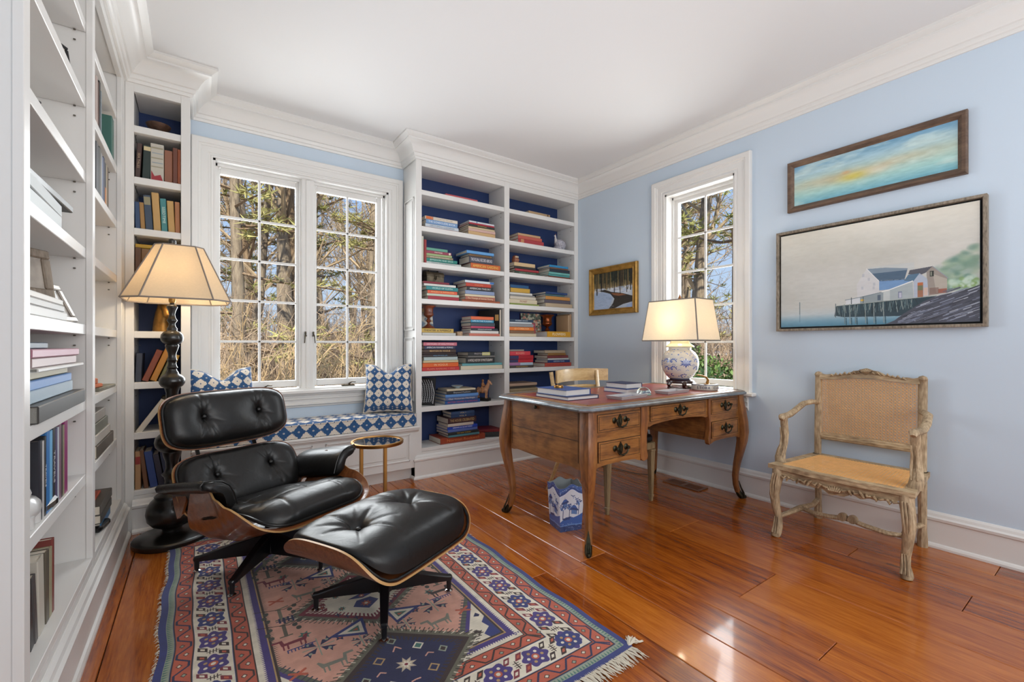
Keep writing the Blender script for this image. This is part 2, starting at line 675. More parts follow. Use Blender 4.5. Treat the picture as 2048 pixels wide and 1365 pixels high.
# ---------------------------------------------------------------- walls, ceiling
b = MB()
b.box(-0.9, 0.092, WY, WY + 0.24, -0.05, CZ); b.box(1.395, 3.68, WY, WY + 0.24, -0.05, CZ)
b.box(0.092, 1.395, WY, WY + 0.24, -0.05, 0.79); b.box(0.092, 1.395, WY, WY + 0.24, 2.515, CZ)
struct('wall_back', b, M_wall, smooth=0)
b = MB()
b.box(WX, WX + 0.24, YR, 1.84, -0.05, CZ); b.box(WX, WX + 0.24, 2.48, WY, -0.05, CZ)
b.box(WX, WX + 0.24, 1.84, 2.48, -0.05, 0.79); b.box(WX, WX + 0.24, 1.84, 2.48, 2.50, CZ)
struct('wall_right', b, M_wall, smooth=0)
b = MB(); b.box(-0.9, -0.70, YR, WY, -0.05, CZ)
struct('wall_left', b, M_wall, smooth=0)
b = MB(); b.box(-0.9, WX + 0.24, YR - 0.2, YR, -0.05, CZ)
struct('wall_rear', b, M_wall, smooth=0)
b = MB(); b.box(-0.9, WX + 0.24, YR - 0.2, WY + 0.24, CZ, CZ + 0.25)
struct('ceiling', b, M_ceil, smooth=0)

# ---------------------------------------------------------------- floor: wide pine boards
def pine_mat():
    m = wood('pine_boards', '6a2b08', '9c4f12', 'b96a20', axis='Y', scale=2.6, stretch=16, rough=0.26, coat=0.5, coat_rough=0.07, bump=0.05, rand=0.22, fine=0.45)
    nt = m.node_tree
    N, L = nt.nodes, nt.links
    bs = N['Principled BSDF']
    src = bs.inputs['Base Color'].links[0].from_socket
    # knots and resin streaks that belong to the boards
    tc = N.new('ShaderNodeTexCoord')
    mp = N.new('ShaderNodeMapping')
    mp.inputs['Scale'].default_value = (5.2, 1.5, 1.0)
    oi = N.new('ShaderNodeObjectInfo')
    ad = N.new('ShaderNodeVectorMath'); ad.operation = 'MULTIPLY_ADD'
    cb = N.new('ShaderNodeCombineXYZ')
    L.new(oi.outputs['Random'], cb.inputs[0]); L.new(oi.outputs['Random'], cb.inputs[1])
    L.new(cb.outputs[0], ad.inputs[0]); ad.inputs[1].default_value = (19, 23, 0)
    L.new(tc.outputs['Object'], ad.inputs[2])
    L.new(ad.outputs[0], mp.inputs['Vector'])
    vo = N.new('ShaderNodeTexVoronoi')
    vo.inputs['Scale'].default_value = 1.0
    L.new(mp.outputs[0], vo.inputs['Vector'])
    nz = N.new('ShaderNodeTexNoise')
    nz.inputs['Scale'].default_value = 12
    L.new(mp.outputs[0], nz.inputs['Vector'])
    sm = N.new('ShaderNodeMath'); sm.operation = 'MULTIPLY_ADD'
    L.new(nz.outputs['Fac'], sm.inputs[0]); sm.inputs[1].default_value = 0.10
    L.new(vo.outputs['Distance'], sm.inputs[2])
    rp = N.new('ShaderNodeValToRGB')
    rp.color_ramp.elements[0].position = 0.085
    rp.color_ramp.elements[0].color = (0.75, 0.75, 0.75, 1)
    rp.color_ramp.elements[1].position = 0.15
    rp.color_ramp.elements[1].color = (0, 0, 0, 1)
    L.new(sm.outputs[0], rp.inputs['Fac'])
    mx = N.new('ShaderNodeMix'); mx.data_type = 'RGBA'
    L.new(rp.outputs['Color'], mx.inputs['Factor'])
    L.new(src, mx.inputs[6]); mx.inputs[7].default_value = (*lin('3a1608'), 1)
    L.new(mx.outputs[2], bs.inputs['Base Color'])
    return m
M_pine = pine_mat()
b = MB(); b.box(-0.9, WX, YR, WY, -0.06, -0.014)
floor = struct('floor', b, plain('floor_joint', '2a140a', rough=0.8), smooth=0)
seams = [-0.70, -0.48, -0.285, -0.09, 0.10, 0.31, 0.50, 0.72, 0.93, 1.158, 1.314, 1.446, 1.66, 1.855, 2.022, 2.38, 2.70, 2.905, 3.056, 3.25, 3.435]
rs = random.Random(4)
for i in range(len(seams) - 1):
    cuts = [YR]
    fixed = {11: [1.68], 12: [1.72], 15: [1.68], 10: [1.74], 17: [0.93], 18: [2.4]}.get(i, [rs.uniform(0.4, 3.2)])
    cuts += sorted(fixed + [rs.uniform(-1.6, -0.5)]) + [WY]
    for a, c in zip(cuts[:-1], cuts[1:]):
        q = MB()
        q.cbox(seams[i] + 0.0016, seams[i + 1] - 0.0016, a + 0.0012, c - 0.0012, -0.016, rs.uniform(-0.0006, 0.0), c=0.0024)
        o = q.build('plank', M_pine, floor, smooth=0)

# ---------------------------------------------------------------- crown moulding
crown_prof = [(0.0, 2.755), (0.012, 2.755), (0.016, 2.765), (0.016, 2.772), (0.024, 2.776), (0.030, 2.790), (0.030, 2.798), (0.040, 2.802), (0.046, 2.812),
              (0.056, 2.832), (0.076, 2.856), (0.104, 2.874), (0.112, 2.876), (0.112, 2.886), (0.122, 2.890), (0.136, 2.900), (0.146, 2.906), (0.146, 2.922), (0.0, 2.922)]
b = MB()
b.sweep(crown_prof, [(WX, YR), (WX, 3.60), (1.533, 3.60), (1.533, WY), (-0.037, WY), (-0.037, 3.56), (-0.36, 3.56), (-0.36, 1.62), (-0.70, 1.62)], side=1)
struct('trim_1', b, M_white, smooth=25)

base_prof = [(0, 0), (0.032, 0), (0.032, 0.012), (0.026, 0.022), (0.018, 0.027), (0.018, 0.150), (0.026, 0.156), (0.028, 0.170), (0.018, 0.178), (0.014, 0.192), (0.004, 0.203), (0, 0.203)]
b = MB()
b.sweep(base_prof, [(WX, YR), (WX, 3.575)], side=1)
struct('baseboard_right', b, M_white, smooth=25)
b = MB()
b.sweep(base_prof, [(-0.70, 1.60), (-0.70, YR)], side=1)
struct('baseboard_left', b, M_white, smooth=25)

# ---------------------------------------------------------------- windows
def window(name, f, u0, u1, z0, z1, sashes, dg, hardware):
    """f maps (along the wall, outward, up) to the room; sashes lists the glass widths (a, b)."""
    root = bpy.data.objects.new(name, None)
    COL.objects.link(root)
    root['kind'] = 'structure'
    def mapped(q):
        q.v = [f(*p) for p in q.v]
        return q
    prof = [(0, 0), (0, 0.016), (0.010, 0.018), (0.014, 0.012), (0.026, 0.012), (0.030, 0.017), (0.070, 0.017), (0.074, 0.022), (0.086, 0.022), (0.091, 0.030), (0.122, 0.033), (0.128, 0.029), (0.130, 0.0)]
    q = MB()
    q.sweep(prof, [(u0, z0), (u0, z1), (u1, z1), (u1, z0)], side=1)
    q.v = [f(x, -p, y) for x, y, p in q.v]
    q.build('casing', M_white, root, smooth=20)
    q = MB()
    for a, c in ((u0, u0 + 0.016), (u1 - 0.016, u1)):
        q.box(a, c, -0.004, dg + 0.05, z0, z1)
    q.box(u0, u1, -0.004, dg + 0.05, z1 - 0.016, z1)
    q.box(u0, u1, -0.004, dg + 0.05, z0, z0 + 0.012)
    for a, c in ((u0 + 0.016, u0 + 0.028), (u1 - 0.028, u1 - 0.016)):
        q.box(a, c, dg - 0.05, dg - 0.018, z0, z1)
    q.box(u0 + 0.016, u1 - 0.016, dg - 0.05, dg - 0.018, z1 - 0.036, z1 - 0.016)
    if len(sashes) == 2:
        m0, m1 = sashes[0][1] + 0.020, sashes[1][0] - 0.020
        q.cbox(m0, m1, dg - 0.055, dg + 0.05, z0, z1, 0.004)
        q.cbox(m0 + 0.012, m1 - 0.012, dg - 0.075, dg - 0.05, z0, z1 - 0.01, 0.006)
        q.cbox((m0 + m1) / 2 - 0.016, (m0 + m1) / 2 + 0.016, dg - 0.084, dg - 0.07, z0, z1 - 0.02, 0.005)
    mapped(q).build('jamb', M_white, root, smooth=0)
    gz0, gz1 = 0.865, 2.435
    for a, c in sashes:
        s = MB()
        s.cbox(a - 0.045, a, dg - 0.02, dg + 0.02, gz0 - 0.05, gz1 + 0.045, 0.004)
        s.cbox(c, c + 0.045, dg - 0.02, dg + 0.02, gz0 - 0.05, gz1 + 0.045, 0.004)
        s.cbox(a, c, dg - 0.02, dg + 0.02, gz1, gz1 + 0.045, 0.004)
        s.cbox(a, c, dg - 0.02, dg + 0.02, gz0 - 0.05, gz0, 0.004)
        sash = mapped(s).build('sash', M_white, root, smooth=0)
        m = MB()
        mid = (a + c) / 2
        m.cbox(mid - 0.009, mid + 0.009, dg - 0.012, dg + 0.004, gz0, gz1, 0.003)
        step = (gz1 - gz0) / 5
        for k in range(1, 5):
            zz = gz0 + step * k
            m.cbox(a, c, dg - 0.012, dg + 0.004, zz - 0.009, zz + 0.009, 0.003)
        mapped(m).build('muntin', M_white, sash, smooth=0)
        for k in range(5):
            for (p0, p1) in ((a, mid), (mid, c)):
                g = MB()
                g.box(p0 + 0.001, p1 - 0.001, dg + 0.006, dg + 0.010, gz0 + step * k + 0.001, gz0 + step * (k + 1) - 0.001)
                mapped(g).build('pane', M_glass, sash, smooth=0)
    # stool and stepped apron
    q = MB()
    e = hardware['ears']
    q.cbox(u0 - e, u1 + e, -0.065, 0.0, z0 - 0.026, z0 + 0.002, 0.006)
    q.box(u0 + 0.0, u1 - 0.0, 0.0, dg + 0.05, z0 - 0.026, z0 + 0.002)
    mapped(q).build('sill', M_white, root, smooth=0)
    q = MB()
    ap = [(0, z0 - 0.026), (0.040, z0 - 0.026), (0.040, z0 - 0.036), (0.028, z0 - 0.044), (0.026, z0 - 0.060), (0.034, z0 - 0.064), (0.034, z0 - 0.072), (0.022, z0 - 0.076),
          (0.020, z0 - 0.104), (0.030, z0 - 0.108), (0.030, z0 - 0.116), (0.016, z0 - 0.124), (0.012, z0 - 0.136), (0.0, z0 - 0.140)]
    vs = [(uu, -p, z) for uu in (u0 - hardware['apron'], u1 + hardware['apron']) for p, z in ap]
    k = len(ap)
    q.add(vs, [tuple(range(k)), tuple(range(k, 2 * k))[::-1]] + [(i, (i + 1) % k, k + (i + 1) % k, k + i) for i in range(k)])
    mapped(q).build('apron', M_white, root, smooth=20)
    for u, lean in hardware['latches']:
        q = MB()
        q.cbox(u - 0.005, u + 0.005, dg - 0.098, dg - 0.070, 1.235, 1.262, 0.002)
        q.tube([(u, dg - 0.094, 1.240), (u + lean * 0.006, dg - 0.100, 1.226), (u + lean * 0.010, dg - 0.102, 1.168)], [0.006, 0.005, 0.0035], n=8)
        q.cbox(u - 0.010, u + 0.010, dg - 0.094, dg - 0.086, 1.222, 1.232, 0.002)
        mapped(q).build('latch', M_bronze, root)
    for u in hardware['cranks']:
        q = MB()
        q.cbox(u - 0.055, u + 0.055, dg - 0.075, dg - 0.025, z0 + 0.002, z0 + 0.022, 0.006)
        q.tube([(u + 0.01, dg - 0.05, z0 + 0.02), (u + 0.012, dg - 0.052, z0 + 0.036)], 0.009, n=10)
        q.tube([(u + 0.012, dg - 0.052, z0 + 0.036), (u + 0.03, dg - 0.07, z0 + 0.048), (u + 0.055, dg - 0.085, z0 + 0.045)], [0.005, 0.004, 0.004], n=8)
        mapped(q).build('crank', M_brass if False else M_bronze, root)
    return root

window('window_1', lambda u, d, z: (u, WY + d, z), 0.092, 1.395, 0.79, 2.515, [(0.138, 0.655), (0.813, 1.318)], 0.10,
       dict(ears=0.128, apron=0.126, latches=[(0.715, -1), (0.775, 1)], cranks=[0.42, 1.06]))
window('window_2', lambda u, d, z: (WX + d, u, z), 1.84, 2.48, 0.79, 2.50, [(1.905, 2.425)], 0.13,
       dict(ears=0.165, apron=0.105, latches=[], cranks=[]))

# ---------------------------------------------------------------- built-in bookcases
SHELF = [2.502, 2.187, 1.872, 1.556, 1.237, 0.922, 0.612]      # tops, from the ceiling down
DECK = 0.257
ST = 0.042

def bookcase(label, loc, f, bays, face, back, top=2.76, deep=0.0, blue=True, base_path=None, base_side=1, stiles=None, sides=None, n_pins=True, recess=0.006):
    """f maps (along, inward from the face plane, up) to the room; bays are the openings (a, b)."""
    root = thing('bookcase', label, 'bookcase', loc)
    ox = Vector(loc)
    def mk(q, name, mat, smooth=0):
        q.v = [tuple(Vector(f(*p)) - ox) for p in q.v]
        return q.build(name, mat, root, smooth=smooth)
    for a, c in stiles:
        q = MB()
        q.cbox(a, c, 0, 0.022, 0.0, top, 0.0015)
        q.box(a + 0.004, c - 0.004, 0.022, back, 0.0, top)
        mk(q, 'upright', M_white)
    for a, c in bays:
        q = MB(); q.box(a + 0.0004, c - 0.0004, 0.0006, 0.022, 2.705, top); q.box(a + 0.0004, c - 0.0004, 0.022, back, 2.715, top)
        mk(q, 'top_rail', M_white)
    q = MB()
    for a, c in bays:
        q.box(a + 0.0004, c - 0.0004, 0.0006, 0.022, 0.0, DECK - 0.031)
    mk(q, 'base', M_white)
    for a, c in bays:
        q = MB(); q.cbox(a - 0.002, c + 0.002, 0.001, back - 0.002, DECK - 0.03, DECK, 0.002)
        mk(q, 'bottom_shelf', M_white)
        for z in SHELF:
            q = MB(); q.cbox(a - 0.001, c + 0.001, recess, back - 0.004, z - ST, z, 0.002)
            mk(q, 'shelf', M_white)
        q = MB(); q.box(a - 0.01, c + 0.01, back - 0.004, back + 0.004, DECK - 0.03, 2.72)
        mk(q, 'back_panel', M_navy if blue else M_white)
        q = MB()
        for z in SHELF:
            for zz in (z - ST - 0.045, z - ST - 0.004):
                for dpt in (0.055, back - 0.06):
                    for uu, s in ((a + 0.004, 1), (c - 0.004, -1)):
                        q.cbox(min(uu, uu + s * 0.004), max(uu, uu + s * 0.004), dpt - 0.004, dpt + 0.004, zz - 0.003, zz + 0.003, 0.001)
        if n_pins:
            pp = mk(q, 'shelf_pin', M_pin)
            pp['kind'] = 'stuff'
    if base_path:
        q = MB(); q.sweep(base_prof, base_path, side=base_side)
        q.v = [tuple(Vector(p) - ox) for p in q.v]
        q.build('base_moulding', M_white, root, smooth=25)
    return root

bc_right = bookcase('white built-in bookcase with navy back, two bays wide, between window seat and desk wall', (2.486, 3.74, 0),
    lambda u, d, z: (u, 3.60 + d, z), [(1.586, 2.453), (2.512, 3.383)], 3.60, 0.296,
    stiles=[(1.533, 1.586), (2.453, 2.512), (3.383, 3.438)], base_path=[(3.405, 3.60), (1.533, 3.60), (1.533, 3.66)])
# raised panels on its side towards the window
q = MB()
for z0, z1 in ((0.66, 1.22), (1.28, 2.44)):
    q.cbox(-0.009, 0.0, 3.645, 3.655, z0, z1, 0.003); q.cbox(-0.009, 0.0, 3.845, 3.855, z0, z1, 0.003)
    q.cbox(-0.009, 0.0, 3.645, 3.855, z0, z0 + 0.012, 0.003); q.cbox(-0.009, 0.0, 3.645, 3.855, z1 - 0.012, z1, 0.003)
    q.cbox(-0.005, 0.0, 3.675, 3.825, z0 + 0.03, z1 - 0.03, 0.004)
q.v = [(x + 1.533 - 2.486, y - 3.74, z) for x, y, z in q.v]
q.build('side_panel', M_white, bc_right, smooth=0)

bc_corner = bookcase('narrow white built-in bookcase with navy back behind the floor lamp', (-0.2, 3.72, 0),
    lambda u, d, z: (u, 3.56 + d, z), [(-0.318, -0.087)], 3.56, 0.33,
    stiles=[(-0.36, -0.318), (-0.087, -0.037)], base_path=[(-0.037, 3.60), (-0.037, 3.56), (-0.325, 3.56)])
bc_left = bookcase('tall white built-in bookcase along the left wall, nearest the camera', (-0.52, 2.5, 0),
    lambda u, d, z: (-0.36 - d, u, z), [(1.69, 2.55), (2.60, 3.42)], -0.36, 0.32, blue=False,
    stiles=[(1.64, 1.69), (2.55, 2.60), (3.42, 3.559)], base_path=[(-0.36, 3.528), (-0.36, 1.64), (-0.69, 1.64)], recess=0.022)

# ---------------------------------------------------------------- window seat
seat = thing('window_seat', 'white panelled built-in window seat under the double window', 'window seat', (0.75, 3.74, 0))
ox = Vector((0.75, 3.74, 0))
def ws(q, name, smooth=0):
    q.v = [tuple(Vector(p) - ox) for p in q.v]
    return q.build(name, M_white, seat, smooth=smooth)
q = MB(); q.box(-0.036, 1.532, 3.59, 3.895, 0.105, 0.45)
ws(q, 'bench_box')
q = MB(); q.box(-0.036, 1.532, 3.66, 3.70, 0.0, 0.11); q.box(1.515, 1.532, 3.59, 3.66, 0.0, 0.11)
ws(q, 'toe_kick')
q = MB(); q.cbox(-0.036, 1.553, 3.555, 3.895, 0.440, 0.462, 0.006)
ws(q, 'bench_top')
prof = [(3.59, 0.44), (3.562, 0.44), (3.562, 0.432), (3.572, 0.424), (3.578, 0.414), (3.590, 0.410)]
q = MB()
k = len(prof)
q.add([(x, y, z) for x in (-0.036, 1.548) for y, z in prof], [tuple(range(k)), tuple(range(k, 2 * k))[::-1]] + [(i, (i + 1) % k, k + (i + 1) % k, k + i) for i in range(k)])
ws(q, 'edge_moulding', 25)
for x0, x1 in ((0.02, 0.705), (0.795, 1.475)):
    q = MB()
    z0, z1 = 0.165, 0.398
    for w, d in ((0.0, 0.006),):
        q.cbox(x0, x1, 3.582, 3.592, z0, z0 + 0.014, 0.004); q.cbox(x0, x1, 3.582, 3.592, z1 - 0.014, z1, 0.004)
        q.cbox(x0, x0 + 0.014, 3.582, 3.592, z0, z1, 0.004); q.cbox(x1 - 0.014, x1, 3.582, 3.592, z0, z1, 0.004)
    q.cbox(x0 + 0.034, x1 - 0.034, 3.584, 3.592, z0 + 0.034, z1 - 0.034, 0.006)
    ws(q, 'panel')
# ---------------------------------------------------------------- leather lounge chair and ottoman
def leather_mat():
    m, nt, b = new_mat('black_leather')
    N, L = nt.nodes, nt.links
    b.inputs['Base Color'].default_value = (0.0075, 0.007, 0.0068, 1)
    b.inputs['Roughness'].default_value = 0.36
    b.inputs['Specular IOR Level'].default_value = 0.42
    tc = N.new('ShaderNodeTexCoord')
    v = N.new('ShaderNodeTexVoronoi'); v.inputs['Scale'].default_value = 420
    n = N.new('ShaderNodeTexNoise'); n.inputs['Scale'].default_value = 18; n.inputs['Detail'].default_value = 6; n.inputs['Distortion'].default_value = 1.2
    L.new(tc.outputs['Object'], v.inputs['Vector']); L.new(tc.outputs['Object'], n.inputs['Vector'])
    b1 = N.new('ShaderNodeBump'); b1.inputs['Strength'].default_value = 0.10; b1.inputs['Distance'].default_value = 0.001
    b2 = N.new('ShaderNodeBump'); b2.inputs['Strength'].default_value = 0.22; b2.inputs['Distance'].default_value = 0.006
    L.new(v.outputs['Distance'], b1.inputs['Height']); L.new(n.outputs['Fac'], b2.inputs['Height'])
    L.new(b1.outputs['Normal'], b2.inputs['Normal']); L.new(b2.outputs['Normal'], b.inputs['Normal'])
    return m
M_leather = leather_mat()
M_button = plain('leather_button', '1a1a19', rough=0.3)
M_walnut = wood('walnut_veneer', '4a2613', '7a4524', '8f5730', axis='X', scale=4, stretch=18, rough=0.30, coat=0.4, bump=0.03, fine=0.5)
M_ply = plain('pale_ply_edge', 'c09660', rough=0.4)
M_alu = plain('black_cast_aluminium', '101114', rough=0.30, spec=0.6)

def sq(u, v, n):
    """Square coordinates to a rounded square outline; returns the scaled pair and the ring 0..1."""
    r = max(abs(u), abs(v))
    if r < 1e-6:
        return 0.0, 0.0, 0.0
    cu, cv = abs(u) / r, abs(v) / r
    k = (cu ** n + cv ** n) ** (-1.0 / n)
    return u * k, v * k, r

def cushion(S, hw, hl, th, dome, buttons, creases, n=4.5, res=96, dent=0.045, rim_pow=0.42, c0=0.0, taper=None):
    """A plump buttoned cushion over a base surface S(a, b) -> (point, normal)."""
    def h(a, b, r):
        z = th * max(0.0, 1 - r ** 7) ** rim_pow + dome * (1 - r * r)
        if taper:
            z *= taper(a)
        for ba, bb in buttons:
            d2 = (a - ba) ** 2 + (b - bb) ** 2
            z -= dent * 0.55 * math.exp(-d2 / 0.0011) + dent * 0.55 * math.exp(-d2 / 0.009)
        for (a0, b0, a1, b1, dep, wd) in creases:
            dx, dy = a1 - a0, b1 - b0
            ln = dx * dx + dy * dy
            t = ((a - a0) * dx + (b - b0) * dy) / ln
            if -0.1 < t < 1.1:
                tt = min(1, max(0, t))
                d = math.hypot(a - a0 - tt * dx, b - b0 - tt * dy)
                z -= dep * math.exp(-(d / wd) ** 2) * (1 - 0.75 * tt)
        return z
    def fn(uu, vv):
        u, v = uu * 2 - 1, vv * 2 - 1
        # more rows near the rim
        u = math.copysign(1 - (1 - abs(u)) ** 1.35, u); v = math.copysign(1 - (1 - abs(v)) ** 1.35, v)
        a, b, r = sq(u, v, n)
        a *= hw; b *= hl
        p, nn = S(a, b)
        return tuple(Vector(p) + Vector(nn) * (h(a, b, r) + c0))
    q = MB()
    q.grid(fn, res, res, uv=False)
    return q

def rim_path(S, hw, hl, n, off, cnt=72):
    P = []
    for i in range(cnt + 1):
        t = 2 * math.pi * i / cnt
        u, v = math.cos(t), math.sin(t)
        m = max(abs(u), abs(v))
        a, b, _ = sq(u / m, v / m, n)
        p, nn = S(a * hw, b * hl)
        P.append(tuple(Vector(p) + Vector(nn) * off))
    return P

def shell(S, hw, hl, n, th, res=40):
    """Bent ply: veneer on both faces (slot 0) and a pale edge (slot 1)."""
    def side(off):
        def fn(uu, vv):
            u, v = uu * 2 - 1, vv * 2 - 1
            u = math.copysign(1 - (1 - abs(u)) ** 1.3, u); v = math.copysign(1 - (1 - abs(v)) ** 1.3, v)
            a, b, r = sq(u, v, n)
            p, nn = S(a * hw, b * hl)
            return tuple(Vector(p) + Vector(nn) * off)
        return fn
    q = MB()
    q.grid(side(0.0), res, res, uv=False)
    q.grid(side(-th), res, res, uv=False)
    idx = []
    for i in range(res - 1): idx.append((i, 0))
    for j in range(res - 1): idx.append((res - 1, j))
    for i in range(res - 1, 0, -1): idx.append((i, res - 1))
    for j in range(res - 1, 0, -1): idx.append((0, j))
    ring = [i * res + j for i, j in idx]
    o = res * res
    for k in range(len(ring)):
        a, c = ring[k], ring[(k + 1) % len(ring)]
        q.f.append([a, c, c + o, a + o]); q.m.append(1)
    return q

def num_normal(P):
    def S(a, b):
        e = 0.004
        p = Vector(P(a, b))
        du = Vector(P(a + e, b)) - Vector(P(a - e, b))
        dv = Vector(P(a, b + e)) - Vector(P(a, b - e))
        n = du.cross(dv)
        n.normalize()
        return p, n
    return S

def interp(pts, x):
    if x <= pts[0][0]: return pts[0][1]
    for (xa, ya), (xb, yb) in zip(pts[:-1], pts[1:]):
        if x <= xb:
            t = (x - xa) / (xb - xa)
            t = t * t * (3 - 2 * t) * 0.5 + t * 0.5
            return ya + (yb - ya) * t
    return pts[-1][1]

def button_set(parent, S, pts, hgt):
    for a, b in pts:
        p, n = S(a, b)
        q = MB()
        q.lathe([(0.0001, -0.004), (0.009, -0.003), (0.0105, 0.0005), (0.008, 0.004), (0.004, 0.0055), (0.0001, 0.006)], 14)
        o = q.build('button', M_button, parent)
        o.location = Vector(p) + Vector(n) * hgt
        o.rotation_euler = Vector(n).to_track_quat('Z', 'Y').to_euler()

def star_base(root, n_arms, ang0, rad, hub_top, col_top):
    q = MB()
    q.lathe([(0.030, 0.045), (0.036, 0.05), (0.036, hub_top - 0.01), (0.030, hub_top), (0.022, hub_top + 0.004), (0.022, col_top)], 20)
    q.build('column', M_alu, root)
    q = MB(); q.lathe([(0.0235, hub_top + 0.012), (0.026, hub_top + 0.014), (0.026, hub_top + 0.034), (0.0235, hub_top + 0.036)], 20)
    q.build('collar', M_chrome, root)
    for k in range(n_arms):
        th = ang0 + 2 * math.pi * k / n_arms
        q = MB()
        secs = [(0.015, 0.024, 0.050, hub_top), (0.06, 0.023, 0.050, hub_top - 0.006), (0.16, 0.019, 0.052, hub_top - 0.030), (rad - 0.012, 0.015, 0.052, 0.076), (rad + 0.010, 0.014, 0.054, 0.073), (rad + 0.015, 0.009, 0.058, 0.069)]
        vs = []
        for r, w, za, zb in secs:
            vs += [(r, -w * 0.75, za), (r, -w, zb - 0.004), (r, -w * 0.8, zb), (r, w * 0.8, zb), (r, w, zb - 0.004), (r, w * 0.75, za)]
        fs = [tuple(range(6))[::-1], tuple(range(6 * (len(secs) - 1), 6 * len(secs)))]
        for i in range(len(secs) - 1):
            for j in range(6):
                fs.append((i * 6 + j, i * 6 + (j + 1) % 6, (i + 1) * 6 + (j + 1) % 6, (i + 1) * 6 + j))
        q.add(vs, fs)
        q.lathe([(0.010, 0.010), (0.011, 0.03), (0.012, 0.058)], 12, c=(rad, 0, 0))
        arm = q.build('leg', M_alu, root, rot=(0, 0, th), smooth=30)
        q = MB(); q.lathe([(0.016, 0.0), (0.018, 0.002), (0.018, 0.006), (0.010, 0.011)], 16, c=(rad, 0, 0))
        q.build('glide', M_chrome, arm)

RUGZ = 0.0095
# --- ottoman
ot = thing('ottoman', 'black leather ottoman with walnut shell on a four-star base, in front of the lounge chair', 'ottoman', (0.685, 1.955, RUGZ), R(27))
def P_ot(a, y):
    """Flat in the middle; the two short ends bend up on an arc."""
    a0, rad = 0.205, 0.130
    z = 0.262 - 0.008 * (y / 0.27) ** 2
    if abs(a) <= a0:
        return (a, y, z)
    th = (abs(a) - a0) / rad
    return (math.copysign(a0 + rad * math.sin(th), a), y, z + rad * (1 - math.cos(th)))
S_ot = num_normal(P_ot)
shell(S_ot, 0.402, 0.285, 4.0, 0.010, 56).build('shell', [M_walnut, M_ply], ot, smooth=40)
def S_oc(a, b):
    t = min(1.0, abs(a) / 0.332)
    return (a, b, 0.264 + 0.114 * t ** 5), (0, 0, 1)
bt = [(-0.155, 0.0), (0.155, 0.0)]
cr = []
for ba, bb in bt:
    for ang, ln, dp, wd in ((95, 0.22, 0.014, 0.011), (-80, 0.22, 0.012, 0.012), (20, 0.13, 0.010, 0.010), (160, 0.14, 0.011, 0.010), (50, 0.17, 0.008, 0.009), (-130, 0.18, 0.010, 0.010), (-45, 0.16, 0.008, 0.010), (130, 0.18, 0.009, 0.010)):
        cr.append((ba, bb, ba + ln * math.cos(R(ang)), bb + ln * math.sin(R(ang)), dp, wd))
cushion(S_oc, 0.332, 0.272, 0.120, 0.046, bt, cr, dent=0.050, taper=lambda a: 1 - 0.60 * min(1.0, abs(a) / 0.332) ** 5).build('cushion', M_leather, ot, smooth=180)
q = MB(); q.tube(rim_path(S_ot, 0.388, 0.273, 4.5, 0.004), 0.006, n=6, cap=False)
q.build('piping', M_leather, ot)
button_set(ot, S_oc, bt, 0.110)
star_base(ot, 4, R(-20 - 27), 0.285, 0.135, 0.25)

# --- chair: local y is the way it faces
ch = thing('lounge_chair', 'black leather lounge chair with walnut shells and tufted headrest, by the window seat', 'armchair', (0.31, 2.66, RUGZ), R(207))
mid_z = [(-0.24, 0.262), (-0.10, 0.238), (0.05, 0.250), (0.2, 0.285), (0.33, 0.325), (0.42, 0.335), (0.50, 0.325)]
sag = [(-0.24, 0.035), (-0.12, 0.065), (0.05, 0.055), (0.2, 0.035), (0.33, 0.012), (0.42, 0.0)]
edge_up = [(-0.24, 0.02), (-0.18, 0.07), (-0.12, 0.155), (-0.06, 0.225), (0.02, 0.250), (0.08, 0.232), (0.14, 0.165), (0.22, 0.130), (0.34, 0.085), (0.43, 0.050), (0.50, 0.03)]
def P_seat(x, y, cap=None):
    yy = y + 0.125
    e = interp(edge_up, yy)
    k = max(0.0, abs(x) - 0.15) / 0.19
    dz = 0.0
    if cap is not None:
        e = min(e, cap - 0.035 * max(0.0, 1 - abs(yy + 0.02) / 0.16))
    else:
        dz = interp(sag, yy)
        e += dz
    # the sides stand up where the arms are carried
    xx = x
    return (xx, yy, interp(mid_z, yy) - dz + e * k ** (2.2 if cap is not None else 2.8) - 0.05 * (x / 0.34) ** 2 * max(0, yy - 0.30))
S_sh = num_normal(lambda a, b: P_seat(a, b))
S_se = num_normal(lambda a, b: P_seat(a, b, 0.145))
shell(S_sh, 0.345, 0.335, 4.5, 0.008, 72).build('seat_shell', [M_walnut, M_ply], ch, smooth=40)
bt = [(-0.15, 0.06), (0.15, 0.06)]
cr = []
for ba, bb in bt:
    for ang, ln, dp, wd in ((88, 0.24, 0.013, 0.012), (-90, 0.2, 0.010, 0.012), (10, 0.14, 0.009, 0.010), (170, 0.14, 0.010, 0.010), (40, 0.18, 0.009, 0.010), (140, 0.18, 0.009, 0.010), (-40, 0.15, 0.007, 0.010)):
        cr.append((ba, bb, ba + ln * math.cos(R(ang)), bb + ln * math.sin(R(ang)), dp, wd))
cushion(S_se, 0.312, 0.312, 0.100, 0.028, bt, cr, dent=0.038).build('seat_cushion', M_leather, ch, smooth=180)
q = MB(); q.tube(rim_path(S_se, 0.313, 0.314, 4.5, 0.010), 0.006, n=6, cap=False)
q.build('piping', M_leather, ch)
button_set(ch, S_se, bt, 0.092)

